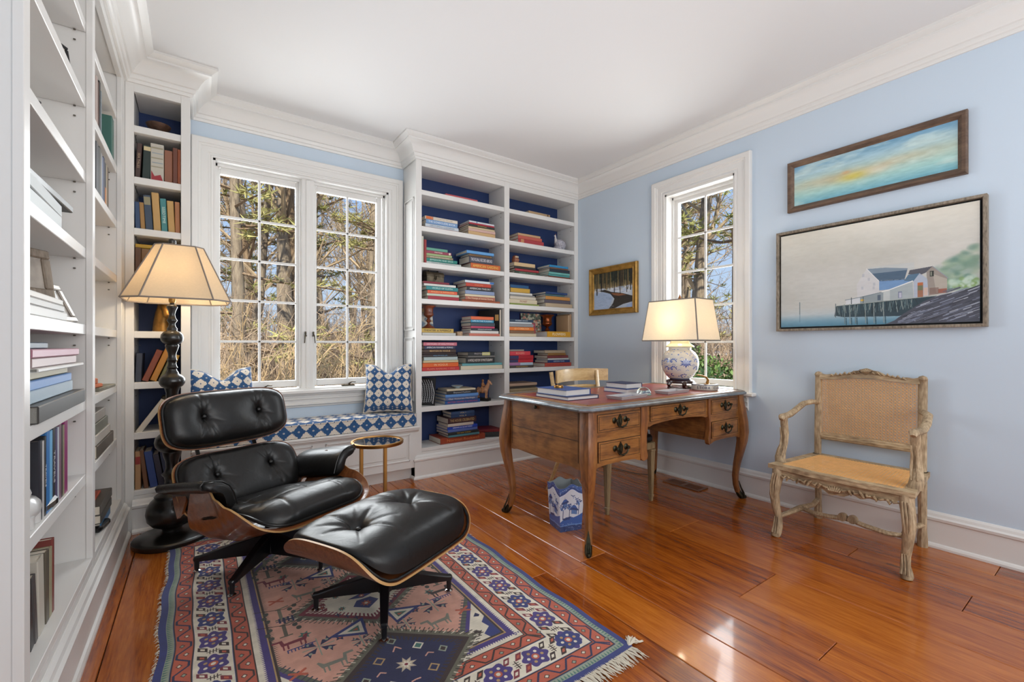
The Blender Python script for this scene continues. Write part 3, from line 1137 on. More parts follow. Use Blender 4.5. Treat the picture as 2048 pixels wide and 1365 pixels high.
def P_plane(y0, z0, lean, bend):
    """A leaning panel: a runs sideways, b up the panel."""
    def P(a, b):
        up = Vector((0, -math.sin(lean), math.cos(lean)))
        fw = Vector((0, math.cos(lean), math.sin(lean)))
        p = Vector((-a, y0, z0)) + up * b + fw * (bend * (a / 0.3) ** 2)
        return tuple(p)
    return P
def add_panel(prefix, y0, z0, lean, bend, hw, hl, th, dome, bt, crs, n=4.0):
    S = num_normal(P_plane(y0, z0, lean, bend))
    shell(S, hw + 0.012, hl + 0.012, n, 0.010).build(prefix + '_shell', [M_walnut, M_ply], ch, smooth=40)
    cr = []
    for ba, bb in bt:
        for ang, ln, dp, wd in crs:
            cr.append((ba, bb, ba + ln * math.cos(R(ang)), bb + ln * math.sin(R(ang)), dp, wd))
    cushion(S, hw, hl, th, dome, bt, cr, n=n, dent=0.030).build(prefix + '_cushion', M_leather, ch, smooth=180)
    q = MB(); q.tube(rim_path(S, hw + 0.002, hl + 0.002, n, 0.005), 0.006, n=6, cap=False)
    q.build('piping', M_leather, ch)
    button_set(ch, S, bt, th - 0.010)
folds = ((95, 0.13, 0.011, 0.008), (70, 0.12, 0.007, 0.007), (-80, 0.13, 0.010, 0.008), (-62, 0.13, 0.008, 0.007), (-25, 0.09, 0.006, 0.007), (-110, 0.11, 0.007, 0.007), (130, 0.10, 0.005, 0.007))
add_panel('headrest', -0.385, 0.735, R(15), 0.030, 0.328, 0.145, 0.070, 0.022, [(-0.155, 0.01), (0.155, 0.01)], folds)
add_panel('backrest', -0.255, 0.405, R(30), 0.040, 0.320, 0.165, 0.075, 0.022, [(-0.155, 0.03), (0.155, 0.03)], folds)
for s in (-1, 1):
    q = MB()
    q.tube([(s * 0.155, -0.268, 0.36), (s * 0.155, -0.345, 0.50), (s * 0.155, -0.395, 0.60), (s * 0.155, -0.43, 0.76)], [(0.019, 0.006)] * 4, n=8, up=(1, 0, 0))
    q.build('back_bracket', M_alu, ch)
# arm pads: an S-shaped section, from the back shell forwards
sec = [(0.268, -0.125), (0.284, -0.070), (0.304, -0.030), (0.335, -0.006), (0.372, 0.006), (0.412, 0.010), (0.424, -0.004), (0.418, -0.024), (0.390, -0.036), (0.358, -0.044), (0.336, -0.062), (0.324, -0.095), (0.316, -0.132), (0.294, -0.146)]
for s in (-1, 1):
    q = MB()
    ks = [(-0.235, 0.470, 0.55), (-0.228, 0.472, 0.82), (-0.215, 0.475, 0.97), (-0.12, 0.492, 1.0), (0.0, 0.514, 1.0), (0.12, 0.534, 1.0), (0.165, 0.541, 0.97), (0.182, 0.543, 0.85), (0.190, 0.543, 0.6)]
    m = len(sec)
    cx = sum(p[0] for p in sec) / m; cz = sum(p[1] for p in sec) / m
    vs = []
    for y, z, k in ks:
        for px, pz in sec:
            vs.append((s * (cx + (px - cx) * k), y, z + cz + (pz - cz) * k))
    fs = [tuple(range(m)), tuple(range(m * (len(ks) - 1), m * len(ks)))]
    for i in range(len(ks) - 1):
        for j in range(m):
            fs.append((i * m + j, i * m + (j + 1) % m, (i + 1) * m + (j + 1) % m, (i + 1) * m + j))
    q.add(vs, fs)
    arm = q.build('armrest', M_leather, ch, smooth=75)
    e = MB()
    e.tube([(s * (px + 0.001), 0.172, 0.543 + pz) for px, pz in sec[:8]], 0.004, n=6)
    e.build('seam', M_leather, arm)
    # walnut flange of the back shell under the arm
    f = MB()
    f.prism([(-0.262, 0.440), (-0.130, 0.462), (-0.128, 0.40), (-0.165, 0.33), (-0.205, 0.30), (-0.232, 0.35)], s * 0.322, s * 0.334, plane='YZ')
    f.build('side_flange', M_walnut, ch, smooth=0)
star_base(ch, 5, R(20 - 207), 0.325, 0.150, 0.24)

# ---------------------------------------------------------------- turned floor lamp
M_ebony = plain('ebonised_turned_wood', '14120f', rough=0.28, coat=0.3, var=0.5, var_scale=25)
def shade_mat(name, col, warm):
    m, nt, b = new_mat(name)
    N, L = nt.nodes, nt.links
    nt.nodes.remove(b)
    o = N['Material Output']
    tc = N.new('ShaderNodeTexCoord')
    w1 = N.new('ShaderNodeTexNoise'); w1.inputs['Scale'].default_value = 90; w1.inputs['Detail'].default_value = 4
    mp = N.new('ShaderNodeMapping'); mp.inputs['Scale'].default_value = (1, 1, 4)
    L.new(tc.outputs['Object'], mp.inputs[0]); L.new(mp.outputs[0], w1.inputs['Vector'])
    rp = N.new('ShaderNodeValToRGB')
    c = lin(col)
    rp.color_ramp.elements[0].position = 0.3; rp.color_ramp.elements[0].color = (*[v * 0.9 for v in c], 1)
    rp.color_ramp.elements[1].position = 0.7; rp.color_ramp.elements[1].color = (*c, 1)
    L.new(w1.outputs['Fac'], rp.inputs['Fac'])
    d = N.new('ShaderNodeBsdfDiffuse'); t = N.new('ShaderNodeBsdfTranslucent')
    L.new(rp.outputs['Color'], d.inputs['Color'])
    t.inputs['Color'].default_value = (*lin(warm), 1)
    mx = N.new('ShaderNodeMixShader'); mx.inputs[0].default_value = 0.20
    L.new(d.outputs[0], mx.inputs[1]); L.new(t.outputs[0], mx.inputs[2])
    L.new(mx.outputs[0], o.inputs['Surface'])
    return m
M_linen = shade_mat('linen_shade', 'd8c8ae', 'f0d0a0')
M_silk = shade_mat('cream_shade', 'e2d6c2', 'f0dcb8')
M_trim = plain('shade_trim', '8a8078', rough=0.8)

fl = thing('floor_lamp', 'black turned-wood floor lamp with panelled linen shade, lit, beside the corner bookcase', 'floor lamp', (-0.123, 3.315, 0))
q = MB()
q.lathe([(0.186, 0.0), (0.188, 0.006), (0.188, 0.026), (0.180, 0.034), (0.172, 0.036), (0.165, 0.040), (0.06, 0.052), (0.05, 0.058)], 48)
q.build('base', M_ebony, fl)
prof = [(0.050, 0.050), (0.046, 0.070), (0.060, 0.084), (0.095, 0.100), (0.118, 0.130), (0.125, 0.170), (0.120, 0.205), (0.105, 0.235), (0.088, 0.252), (0.084, 0.258), (0.086, 0.266), (0.078, 0.274),
        (0.055, 0.285), (0.046, 0.30), (0.038, 0.33), (0.035, 0.355), (0.040, 0.375), (0.050, 0.390), (0.052, 0.396), (0.040, 0.402), (0.031, 0.43), (0.033, 0.465), (0.044, 0.50), (0.047, 0.515), (0.046, 0.522),
        (0.062, 0.532), (0.080, 0.555), (0.085, 0.580), (0.080, 0.605), (0.062, 0.625), (0.046, 0.633), (0.044, 0.642), (0.036, 0.67), (0.030, 0.72), (0.034, 0.77), (0.038, 0.80), (0.030, 0.83), (0.030, 0.87), (0.036, 0.892), (0.038, 0.900),
        (0.052, 0.908), (0.062, 0.925), (0.064, 0.940), (0.060, 0.957), (0.048, 0.972), (0.034, 0.980), (0.031, 0.990), (0.024, 1.000), (0.022, 1.012), (0.028, 1.018), (0.024, 1.026), (0.020, 1.040), (0.021, 1.055), (0.026, 1.062), (0.022, 1.070),
        (0.019, 1.085), (0.021, 1.105), (0.028, 1.125), (0.033, 1.142), (0.034, 1.150), (0.030, 1.156), (0.044, 1.163), (0.054, 1.178), (0.056, 1.195), (0.053, 1.213), (0.042, 1.228), (0.028, 1.234), (0.024, 1.240), (0.026, 1.248), (0.018, 1.262), (0.015, 1.278), (0.024, 1.292), (0.026, 1.298), (0.018, 1.312), (0.014, 1.332), (0.018, 1.352), (0.026, 1.372), (0.028, 1.380), (0.020, 1.388), (0.012, 1.392), (0.012, 1.40)]
q = MB(); q.lathe(prof, 32)
q.build('pole', M_ebony, fl, smooth=60)
q = MB(); q.lathe([(0.012, 1.40), (0.017, 1.41), (0.017, 1.455), (0.012, 1.46)], 16)
q.tube([(0.0, 0.012, 1.415), (0.0, 0.07, 1.41), (0.0, 0.085, 1.47), (0.0, 0.06, 1.62), (0.0, 0.005, 1.735)], 0.003, n=6)
q.tube([(0.0, -0.012, 1.415), (0.0, -0.07, 1.41), (0.0, -0.085, 1.47), (0.0, -0.06, 1.62), (0.0, -0.005, 1.735)], 0.003, n=6)
q.build('harp', M_brass, fl)
q = MB(); q.lathe([(0.004, 1.73), (0.014, 1.742), (0.020, 1.756), (0.018, 1.772), (0.008, 1.78), (0.0005, 1.782)], 16)
q.build('finial', M_ebony, fl)
def octo(hx, hy, cx, cy, z):
    return [(-cx, -hy, z), (cx, -hy, z), (hx, -cy, z), (hx, cy, z), (cx, hy, z), (-cx, hy, z), (-hx, cy, z), (-hx, -cy, z)]
lo, hi = octo(0.252, 0.235, 0.165, 0.150, 1.412), octo(0.114, 0.102, 0.075, 0.062, 1.730)
lo, hi = [(x + 0.033, y, z) for x, y, z in lo], [(x + 0.038, y, z) for x, y, z in hi]
q = MB()
vs = []
NS = 8
for i in range(NS + 1):
    t = i / NS
    s = 1 - t
    for a, c in zip(hi, lo):
        vs.append((a[0] + (c[0] - a[0]) * s, a[1] + (c[1] - a[1]) * s, a[2] + (c[2] - a[2]) * (1 - t)))
q.add(vs, [(i * 8 + j, i * 8 + (j + 1) % 8, (i + 1) * 8 + (j + 1) % 8, (i + 1) * 8 + j) for i in range(NS) for j in range(8)])
sh = q.build('lamp_shade', M_linen, fl, smooth=20)
q = MB()
for j in range(8):
    q.tube([vs[i * 8 + j] for i in range(NS + 1)], 0.0045, n=6)
q.tube(lo + [lo[0]], 0.005, n=6); q.tube(hi + [hi[0]], 0.004, n=6)
q.build('shade_trim', M_trim, sh)
bulb = lamp('floor_lamp_bulb', 'POINT', (-0.123, 3.315, 1.53), (0, 0, 0), 4.2, (1.0, 0.80, 0.55), shadow_soft_size=0.035)

# ---------------------------------------------------------------- little round side table
M_gold = plain('brushed_gold', 'b08348', rough=0.33, metal=1.0)
M_mirror = plain('smoked_mirror', '20242a', rough=0.03, metal=0.0, spec=1.0, coat=1.0, coat_rough=0.01)
stb = thing('side_table', 'small round gold-rimmed side table with mirrored top beside the lounge chair', 'side table', (1.005, 3.02, 0))
q = MB(); q.lathe([(0.152, 0.478), (0.172, 0.478), (0.174, 0.481), (0.174, 0.497), (0.171, 0.500), (0.158, 0.500), (0.156, 0.495), (0.152, 0.495), (0.152, 0.478)], 56, cap=False)
q.build('rim', M_gold, stb)
q = MB(); q.lathe([(0.0005, 0.484), (0.156, 0.484), (0.156, 0.4945), (0.0005, 0.4945)], 48)
q.build('table_top', M_mirror, stb)
for x, y in ((-0.105, 0.012), (0.045, -0.025)):
    q = MB(); q.cbox(x - 0.011, x + 0.011, y - 0.011, y + 0.011, 0.012, 0.480, 0.002)
    q.build('leg', M_gold, stb, smooth=0)
q = MB(); q.lathe([(0.118, 0.0), (0.140, 0.0), (0.140, 0.014), (0.118, 0.014), (0.118, 0.0)], 48, cap=False)
q.cbox(-0.12, 0.12, -0.012, 0.012, 0.001, 0.013, 0.002)
q.build('base_ring', M_gold, stb)
# ---------------------------------------------------------------- writing desk with leather top
M_desk = wood('honey_fruitwood', '4e2c12', '8d5a28', 'a9743a', axis='X', scale=4, stretch=9, rough=0.42, coat=0.25, bump=0.06, worm=0.35)
M_deskz = wood('honey_fruitwood_upright', '4e2c12', '86522a', 'a06c36', axis='Z', scale=4, stretch=9, rough=0.42, coat=0.25, bump=0.06, worm=0.35)
M_desky = wood('honey_fruitwood_side', '472710', '85552a', 'a06d38', axis='Y', scale=4, stretch=9, rough=0.42, coat=0.25, bump=0.06, worm=0.45)
M_string = plain('dark_stringing', '2a170b', rough=0.5)
M_red = plain('red_leather', '8e2a26', rough=0.38, coat=0.25, bump=0.15, bump_scale=300, var=0.25, var_scale=6)
M_band = plain('pewter_edge', '9aa0a4', rough=0.28, metal=0.9, var=0.25, var_scale=20)
M_sabot = plain('antique_bronze', '3d3a2c', rough=0.42, metal=0.85, var=0.5, var_scale=60)

DT = 0.815
desk = thing('writing_desk', 'honey-brown writing desk with cabriole legs, red leather top and metal-edged rim', 'desk', (2.52, 2.13, 0))
ox = Vector((2.52, 2.13, 0))
def dk(q, name, mat, parent=None, smooth=30, po=None):
    q.v = [tuple(Vector(p) - ox) for p in q.v]
    return q.build(name, mat, parent or desk, smooth=smooth)
X0, X1, Y0, Y1 = 1.672, 3.375, 1.692, 2.575
def cut(x0, x1, y0, y1, c):
    return [(x0 + c, y0), (x1 - c, y0), (x1, y0 + c), (x1, y1 - c), (x1 - c, y1), (x0 + c, y1), (x0, y1 - c), (x0, y0 + c)]
q = MB(); q.prism(cut(X0 + 0.012, X1 - 0.012, Y0 + 0.012, Y1 - 0.012, 0.05), DT - 0.030, DT - 0.002, plane='XY')
dk(q, 'desk_top', M_desk, smooth=0)
q = MB()
q.sweep([(-0.030, DT + 0.001), (-0.012, DT + 0.0015), (-0.008, DT - 0.003), (0.000, DT - 0.004), (0.003, DT - 0.009), (0.009, DT - 0.011), (0.011, DT - 0.018), (0.008, DT - 0.025), (0.0, DT - 0.029), (-0.012, DT - 0.031), (-0.030, DT - 0.031)],
        cut(X0 + 0.010, X1 - 0.010, Y0 + 0.010, Y1 - 0.010, 0.048), closed=True, side=-1)
dk(q, 'top_edge', M_band, smooth=40)
q = MB(); q.prism(cut(X0 + 0.105, X1 - 0.105, Y0 + 0.095, Y1 - 0.095, 0.02), DT - 0.004, DT - 0.0005, plane='XY')
dk(q, 'leather_inset', M_red, smooth=0)
M_gilt = plain('gilt_tooling', '9c7434', rough=0.4, metal=0.6)
q = MB()
for e in (0.103, 0.128):
    w = 0.004
    x0, x1, y0, y1 = X0 + e, X1 - e, Y0 + e - 0.01, Y1 - e + 0.01
    q.box(x0, x1, y0, y0 + w, DT - 0.002, DT); q.box(x0, x1, y1 - w, y1, DT - 0.002, DT)
    q.box(x0, x0 + w, y0, y1, DT - 0.002, DT); q.box(x1 - w, x1, y0, y1, DT - 0.002, DT)
o = dk(q, 'gilt_line', M_gilt, smooth=0); o['kind'] = 'stuff'

# carcass: side panels with a shaped lower edge, pedestal boxes, kneehole
FY, BY = 1.738, 2.535
def arch(a, c, zt, zb, rise, n=18, lip=0.03):
    """Outline of an apron hung between a and c: straight top, lower edge dipping at both ends."""
    P = [(a, zt), (c, zt)]
    for i in range(n + 1):
        t = i / n
        s = math.sin(math.pi * t)
        P.append((c + (a - c) * t, zb + rise * s ** 0.8 - lip * (math.exp(-((t - 0.02) / 0.06) ** 2) + math.exp(-((t - 0.98) / 0.06) ** 2)) * 0.5))
    return P
for x, s in ((1.735, 1), (3.345, -1)):
    q = MB(); q.prism(arch(1.80, 2.47, 0.79, 0.468, -0.012), x, x + s * 0.022, plane='YZ')
    dk(q, 'side_panel', M_desky, smooth=0)
    q = MB()
    for z in (0.612, 0.778):
        q.box(min(x, x - s * 0.0012), max(x, x - s * 0.0012), 1.815, 2.455, z, z + 0.003)
    for y in (1.815, 2.452):
        q.box(min(x, x - s * 0.0012), max(x, x - s * 0.0012), y, y + 0.003, 0.49, 0.781)
    o = dk(q, 'stringing', M_string, smooth=0); o['kind'] = 'stuff'
q = MB(); q.lathe([(0.0005, 0.0), (0.005, 0.002), (0.011, 0.008), (0.012, 0.013), (0.008, 0.018), (0.0005, 0.020)], 14, M=Matrix.Translation((1.735, 2.19, 0.763)) @ Matrix.Rotation(R(-90), 4, 'Y'))
dk(q, 'slide_knob', M_sabot)
# pedestals (inner cheeks and bottoms)
for xa, xc, zz in ((1.757, 2.225, 0.485), (2.905, 3.323, 0.485)):
    q = MB(); q.box(xa, xc, FY + 0.02, BY - 0.005, zz, 0.786)
    dk(q, 'pedestal', M_desky, smooth=0)
for xa, xc, s in ((2.165, 2.235, 1), (2.895, 2.915, -1)):
    q = MB()
    w = 0.062 if s > 0 else 0.030
    if s > 0: P = [(2.168, 0.79), (2.240, 0.79), (2.236, 0.66), (2.226, 0.60), (2.226, 0.52), (2.236, 0.478), (2.228, 0.458), (2.196, 0.452), (2.168, 0.472)]
    else: P = [(2.892, 0.79), (2.922, 0.79), (2.922, 0.472), (2.905, 0.458), (2.893, 0.470), (2.888, 0.50), (2.902, 0.56), (2.902, 0.63), (2.892, 0.67)]
    q.prism(P, FY - 0.004, FY + 0.024, plane='XZ')
    dk(q, 'stile', M_deskz, smooth=0)
# kneehole apron and its drawer
q = MB(); q.prism([(2.236, 0.79), (2.896, 0.79), (2.896, 0.655), (2.870, 0.650)] + [(2.84 - 0.54 * i / 12, 0.660 + 0.014 * math.sin(math.pi * i / 12)) for i in range(13)] + [(2.265, 0.650), (2.236, 0.655)], FY + 0.006, FY + 0.026, plane='XZ')
dk(q, 'apron', M_desk, smooth=0)
q = MB(); q.box(2.225, 2.905, FY + 0.026, BY - 0.03, 0.672, 0.684); q.prism(arch(2.236, 2.896, 0.79, 0.63, 0.03), BY - 0.022, BY, plane='XZ')
dk(q, 'back_apron', M_desk, smooth=0)

def drawer(x0, x1, z0, z1, y, drop=0.0):
    q = MB()
    P = [(x0, z1), (x1, z1), (x1, z0)]
    if drop:
        P += [(x1 + (x0 - x1) * i / 12, z0 - drop * math.sin(math.pi * i / 12) ** 1.0 * 0.6) for i in range(1, 12)]
    P += [(x0, z0)]
    q.prism(P, y - 0.006, y + 0.02, plane='XZ')
    d = dk(q, 'drawer', M_desk, smooth=0)
    q = MB()
    w, e = 0.0022, 0.009
    for a, c, za, zb in ((x0 + e, x1 - e, z0 + e, z0 + e + w), (x0 + e, x1 - e, z1 - e - w, z1 - e), (x0 + e, x0 + e + w, z0 + e, z1 - e), (x1 - e - w, x1 - e, z0 + e, z1 - e)):
        q.box(a, c, y - 0.0072, y - 0.005, za, zb)
    for a, c, za, zb in ((x0 - 0.003, x1 + 0.003, z0 - 0.003, z0), (x0 - 0.003, x1 + 0.003, z1, z1 + 0.003), (x0 - 0.003, x0, z0, z1), (x1, x1 + 0.003, z0, z1)):
        q.box(a, c, y - 0.003, y - 0.001, za, zb)
    q.v = [tuple(Vector(p) - ox) for p in q.v]
    o = q.build('stringing', M_string, d, smooth=0); o['kind'] = 'stuff'
    cx, cz = (x0 + x1) / 2, (z0 + z1) / 2 + 0.002
    q = MB()
    kite = [(0, 0.040), (0.010, 0.026), (0.020, 0.012), (0.017, -0.010), (0.010, -0.026), (0, -0.032), (-0.010, -0.026), (-0.017, -0.010), (-0.020, 0.012), (-0.010, 0.026)]
    q.prism([(cx + a, cz + c) for a, c in kite], y - 0.0105, y - 0.006, plane='XZ')
    q.prism([(cx + a * 0.6, cz + c * 0.65) for a, c in kite], y - 0.0135, y - 0.0105, plane='XZ')
    for s in (-1, 1):
        q.lathe([(0.0005, 0.0), (0.017, 0.0), (0.018, 0.003), (0.013, 0.006), (0.008, 0.010), (0.007, 0.018), (0.010, 0.022), (0.008, 0.027), (0.0005, 0.029)], 12,
                M=Matrix.Translation((cx + s * 0.046, y - 0.006, cz + 0.006)) @ Matrix.Rotation(R(90), 4, 'X'))
    bail = [(-0.046, 0.006), (-0.042, -0.014), (-0.030, -0.026), (-0.014, -0.030), (0.0, -0.034), (0.014, -0.030), (0.030, -0.026), (0.042, -0.014), (0.046, 0.006)]
    q.tube([(cx + a, y - 0.026, cz + c) for a, c in bail], [0.004, 0.004, 0.0045, 0.005, 0.006, 0.005, 0.0045, 0.004, 0.004], n=8)
    q.v = [tuple(Vector(p) - ox) for p in q.v]
    q.build('handle', M_sabot, d, smooth=45)
drawer(1.800, 2.158, 0.668, 0.762, FY - 0.002)
drawer(1.808, 2.160, 0.500, 0.610, FY - 0.002, drop=0.01)
drawer(2.925, 3.268, 0.668, 0.765, FY - 0.002)
drawer(2.930, 3.278, 0.500, 0.612, FY - 0.002, drop=0.01)
drawer(2.268, 2.864, 0.684, 0.772, FY + 0.006)
for x0, x1 in ((1.772, 2.170), (2.920, 3.31)):
    q = MB(); q.prism(arch(x0, x1, 0.79, 0.470, 0.010, lip=0.02), FY + 0.0, FY + 0.022, plane='XZ')
    dk(q, 'drawer_frame', M_desk, smooth=0)

# cabriole legs with bronze shoes
for cx, cy, sx, sy in ((1.755, 1.757, -1, -1), (3.325, 1.757, 1, -1), (1.755, 2.510, -1, 1), (3.325, 2.510, 1, 1)):
    d = Vector((sx, sy, 0)).normalized()
    prof = [(0.788, -0.008, 0.038), (0.74, -0.004, 0.038), (0.66, 0.010, 0.039), (0.58, 0.024, 0.039), (0.50, 0.032, 0.037), (0.43, 0.028, 0.033), (0.35, 0.012, 0.028), (0.26, -0.008, 0.023), (0.17, -0.020, 0.0195), (0.10, -0.016, 0.0175), (0.055, -0.004, 0.0175), (0.03, 0.008, 0.017), (0.012, 0.018, 0.015), (0.0, 0.022, 0.013)]
    path, rad = [], []
    M = 4
    for (za, oa, ra), (zb, ob, rb) in zip(prof[:-1], prof[1:]):
        for i in range(3):
            t = i / 3
            path.append((cx + d.x * (oa + (ob - oa) * t), cy + d.y * (oa + (ob - oa) * t), za + (zb - za) * t)); rad.append(ra + (rb - ra) * t)
    path.append((cx + d.x * prof[-1][1], cy + d.y * prof[-1][1], 0.0)); rad.append(prof[-1][2])
    # section: a rounded square with its arris outwards
    n = 16
    vs, fs = [], []
    for (x, y, z), r in zip(path, rad):
        for k in range(n):
            th = 2 * math.pi * k / n
            c, s = math.cos(th), math.sin(th)
            g = r * (abs(c) ** 4.5 + abs(s) ** 4.5) ** (-1 / 4.5)
            vs.append((x + g * c, y + g * s, z))
    for i in range(len(path) - 1):
        for k in range(n):
            fs.append((i * n + k, i * n + (k + 1) % n, (i + 1) * n + (k + 1) % n, (i + 1) * n + k))
    fs.append(tuple(range(n))); fs.append(tuple((len(path) - 1) * n + k for k in range(n)))
    q = MB(); q.add(vs, fs)
    leg = dk(q, 'leg', M_deskz, smooth=50)
    q = MB()
    sh = [(0.0, 0.026, 0.016), (0.012, 0.024, 0.020), (0.026, 0.013, 0.021), (0.042, 0.004, 0.0205), (0.052, 0.000, 0.019)]
    q.tube([(cx + d.x * o, cy + d.y * o, z) for z, o, r in sh], [r for z, o, r in sh], n=12)
    for k in (-1, 0, 1):
        e = Vector((-d.y, d.x, 0)) * (k * 0.010)
        q.tube([(cx + d.x * (0.042) + e.x, cy + d.y * 0.042 + e.y, 0.012), (cx + d.x * 0.036 + e.x, cy + d.y * 0.036 + e.y, 0.045), (cx + d.x * 0.018 + e.x * 0.6, cy + d.y * 0.018 + e.y * 0.6, 0.085), (cx + d.x * 0.006, cy + d.y * 0.006, 0.130)], [0.007, 0.006, 0.005, 0.002], n=6)
    q.lathe([(0.0005, -0.014), (0.010, -0.010), (0.014, 0), (0.010, 0.010), (0.0005, 0.014)], 10, c=(cx + d.x * 0.046, cy + d.y * 0.046, 0.014))
    q.v = [tuple(Vector(p) - ox) for p in q.v]
    q.build('bronze_shoe', M_sabot, leg, smooth=45)

# ---------------------------------------------------------------- desk chair pushed under the desk
M_blond = wood('blond_wood', '9c7c4e', 'b99a68', 'cdb182', axis='X', scale=4, stretch=8, rough=0.35, coat=0.3, bump=0.03)
M_grey = wood('grey_gilt_wood', '5c4a33', '7e6a4c', '9a8664', axis='Z', scale=6, stretch=8, rough=0.5, bump=0.08)
M_seat = plain('black_seat_leather', '0e0e0f', rough=0.4, bump=0.1, bump_scale=200)
dc = thing('desk_chair', 'blond curved-back chair with black seat and fluted front legs, pushed under the desk', 'chair', (2.52, 2.35, 0))
ox = Vector((2.52, 2.35, 0))
def cc(q, name, mat, smooth=35, parent=None):
    q.v = [tuple(Vector(p) - ox) for p in q.v]
    return q.build(name, mat, parent or dc, smooth=smooth)
q = MB(); q.cbox(2.265, 2.755, 2.085, 2.57, 0.435, 0.492, 0.016)
cc(q, 'seat', M_seat)
q = MB(); q.cbox(2.255, 2.765, 2.075, 2.58, 0.385, 0.436, 0.006)
for x in (2.285, 2.735):
    q.cbox(x - 0.016, x + 0.016, 2.070, 2.0745, 0.394, 0.428, 0.002)
cc(q, 'seat_rail', M_grey, smooth=0)
for x in (2.277, 2.743):
    q = MB()
    n = 24
    secs = [(0.385, 0.026), (0.372, 0.027), (0.368, 0.023), (0.360, 0.0235), (0.05, 0.0135), (0.046, 0.016), (0.032, 0.0165), (0.030, 0.013), (0.0, 0.011)]
    vs, fs = [], []
    for z, r in secs:
        for k in range(n):
            th = 2 * math.pi * k / n
            c, s = math.cos(th), math.sin(th)
            g = r * (abs(c) ** 6 + abs(s) ** 6) ** (-1 / 6)
            if 0.048 < z < 0.365 and k % 3 == 1:
                g *= 0.90
            vs.append((x + g * c, 2.10 + g * s, z))
    for i in range(len(secs) - 1):
        for k in range(n):
            fs.append((i * n + k, i * n + (k + 1) % n, (i + 1) * n + (k + 1) % n, (i + 1) * n + k))
    fs += [tuple(range(n)), tuple((len(secs) - 1) * n + k for k in range(n))]
    q.add(vs, fs)
    cc(q, 'leg', M_grey, smooth=20)
for x, s in ((2.30, -1), (2.72, 1)):
    q = MB()
    q.tube([(x, 2.56, 0.41), (x + s * 0.006, 2.60, 0.30), (x + s * 0.012, 2.66, 0.16), (x + s * 0.016, 2.745, 0.0)], [(0.020, 0.017), (0.019, 0.015), (0.017, 0.013), (0.014, 0.011)], n=8)
    cc(q, 'leg', M_blond)
    q = MB()
    q.tube([(x, 2.56, 0.42), (x + s * 0.004, 2.585, 0.56), (x + s * 0.02, 2.62, 0.72), (x + s * 0.035, 2.655, 0.85), (x + s * 0.04, 2.67, 0.94)], [(0.018, 0.014)] * 5, n=8)
    cc(q, 'back_post', M_blond)
def rail(u, v):
    t = u * 2 - 1
    x = 2.565 + t * 0.285
    y = 2.705 - 0.085 * t * t
    z = 0.852 + v * 0.100 + 0.006 * (1 - t * t)
    return x, y, z
q = MB()
q.grid(lambda u, v: rail(u, v), 25, 3); q.grid(lambda u, v: (rail(u, v)[0], rail(u, v)[1] + 0.020, rail(u, v)[2]), 25, 3)
k = 25 * 3
for i in range(24):
    for j in (0, 2):
        a, c = i * 3 + j, (i + 1) * 3 + j
        q.f.append([a, c, c + k, a + k]); q.m.append(0)
for i in (0, 24):
    for j in range(2):
        a, c = i * 3 + j, i * 3 + j + 1
        q.f.append([a, c, c + k, a + k]); q.m.append(0)
q.uv = {}
cc(q, 'crest_rail', M_blond)
q = MB(); q.tube([(2.33, 2.665, 0.800), (2.45, 2.695, 0.808), (2.565, 2.702, 0.810), (2.68, 2.695, 0.808), (2.79, 2.665, 0.800)], [(0.011, 0.016)] * 5, n=8)
cc(q, 'back_rail', M_blond)

# ---------------------------------------------------------------- cane settle (wide armchair) by the wall
M_weath = wood('weathered_carved_wood', '6e5a44', 'a68f70', 'cfb998', axis='Z', scale=5, stretch=5, rough=0.7, bump=0.5, fine=0.6, worm=0.3)
M_weathy = wood('weathered_carved_wood_rail', '755f47', 'ac9473', 'd2bc98', axis='Y', scale=5, stretch=5, rough=0.7, bump=0.45, fine=0.6, worm=0.4)
M_cane = plain('honey_cane', 'edbd7c', rough=0.5, var=0.08, var_scale=30)
stl = thing('cane_armchair', 'wide weathered-wood armchair with caned seat and back, against the blue wall', 'armchair', (3.10, 0.975, 0))
ox = Vector((3.10, 0.975, 0))
def sc(q, name, mat, smooth=40, parent=None):
    q.v = [tuple(Vector(p) - ox) for p in q.v]
    return q.build(name, mat, parent or stl, smooth=smooth)
SY0, SY1 = 0.635, 1.318
# front legs, carved cabriole
for y, s in ((0.672, -1), (1.272, 1)):
    q = MB()
    P = [(2.868, y, 0.41), (2.866, y, 0.36), (2.858, y + s * 0.008, 0.31), (2.850, y + s * 0.012, 0.25), (2.855, y + s * 0.006, 0.18), (2.866, y - s * 0.004, 0.11), (2.866, y - s * 0.006, 0.06), (2.856, y, 0.03), (2.848, y + s * 0.004, 0.012), (2.846, y + s * 0.005, 0.0)]
    q.tube(P, [(0.030, 0.030), (0.031, 0.031), (0.030, 0.030), (0.027, 0.028), (0.023, 0.024), (0.020, 0.021), (0.021, 0.022), (0.026, 0.026), (0.027, 0.026), (0.022, 0.022)], n=10)
    for k in (-1, 0, 1):
        q.tube([(2.835, y + k * 0.012, 0.38), (2.826, y + k * 0.014 + s * 0.008, 0.31), (2.826, y + k * 0.010 + s * 0.010, 0.25), (2.836, y + s * 0.004, 0.19)], [0.006, 0.007, 0.006, 0.002], n=6)
        q.tube([(2.842, y + k * 0.010 - s * 0.004, 0.12), (2.838, y + k * 0.012, 0.06), (2.828, y + k * 0.014, 0.025)], [0.003, 0.006, 0.008], n=6)
    sc(q, 'leg', M_weath)
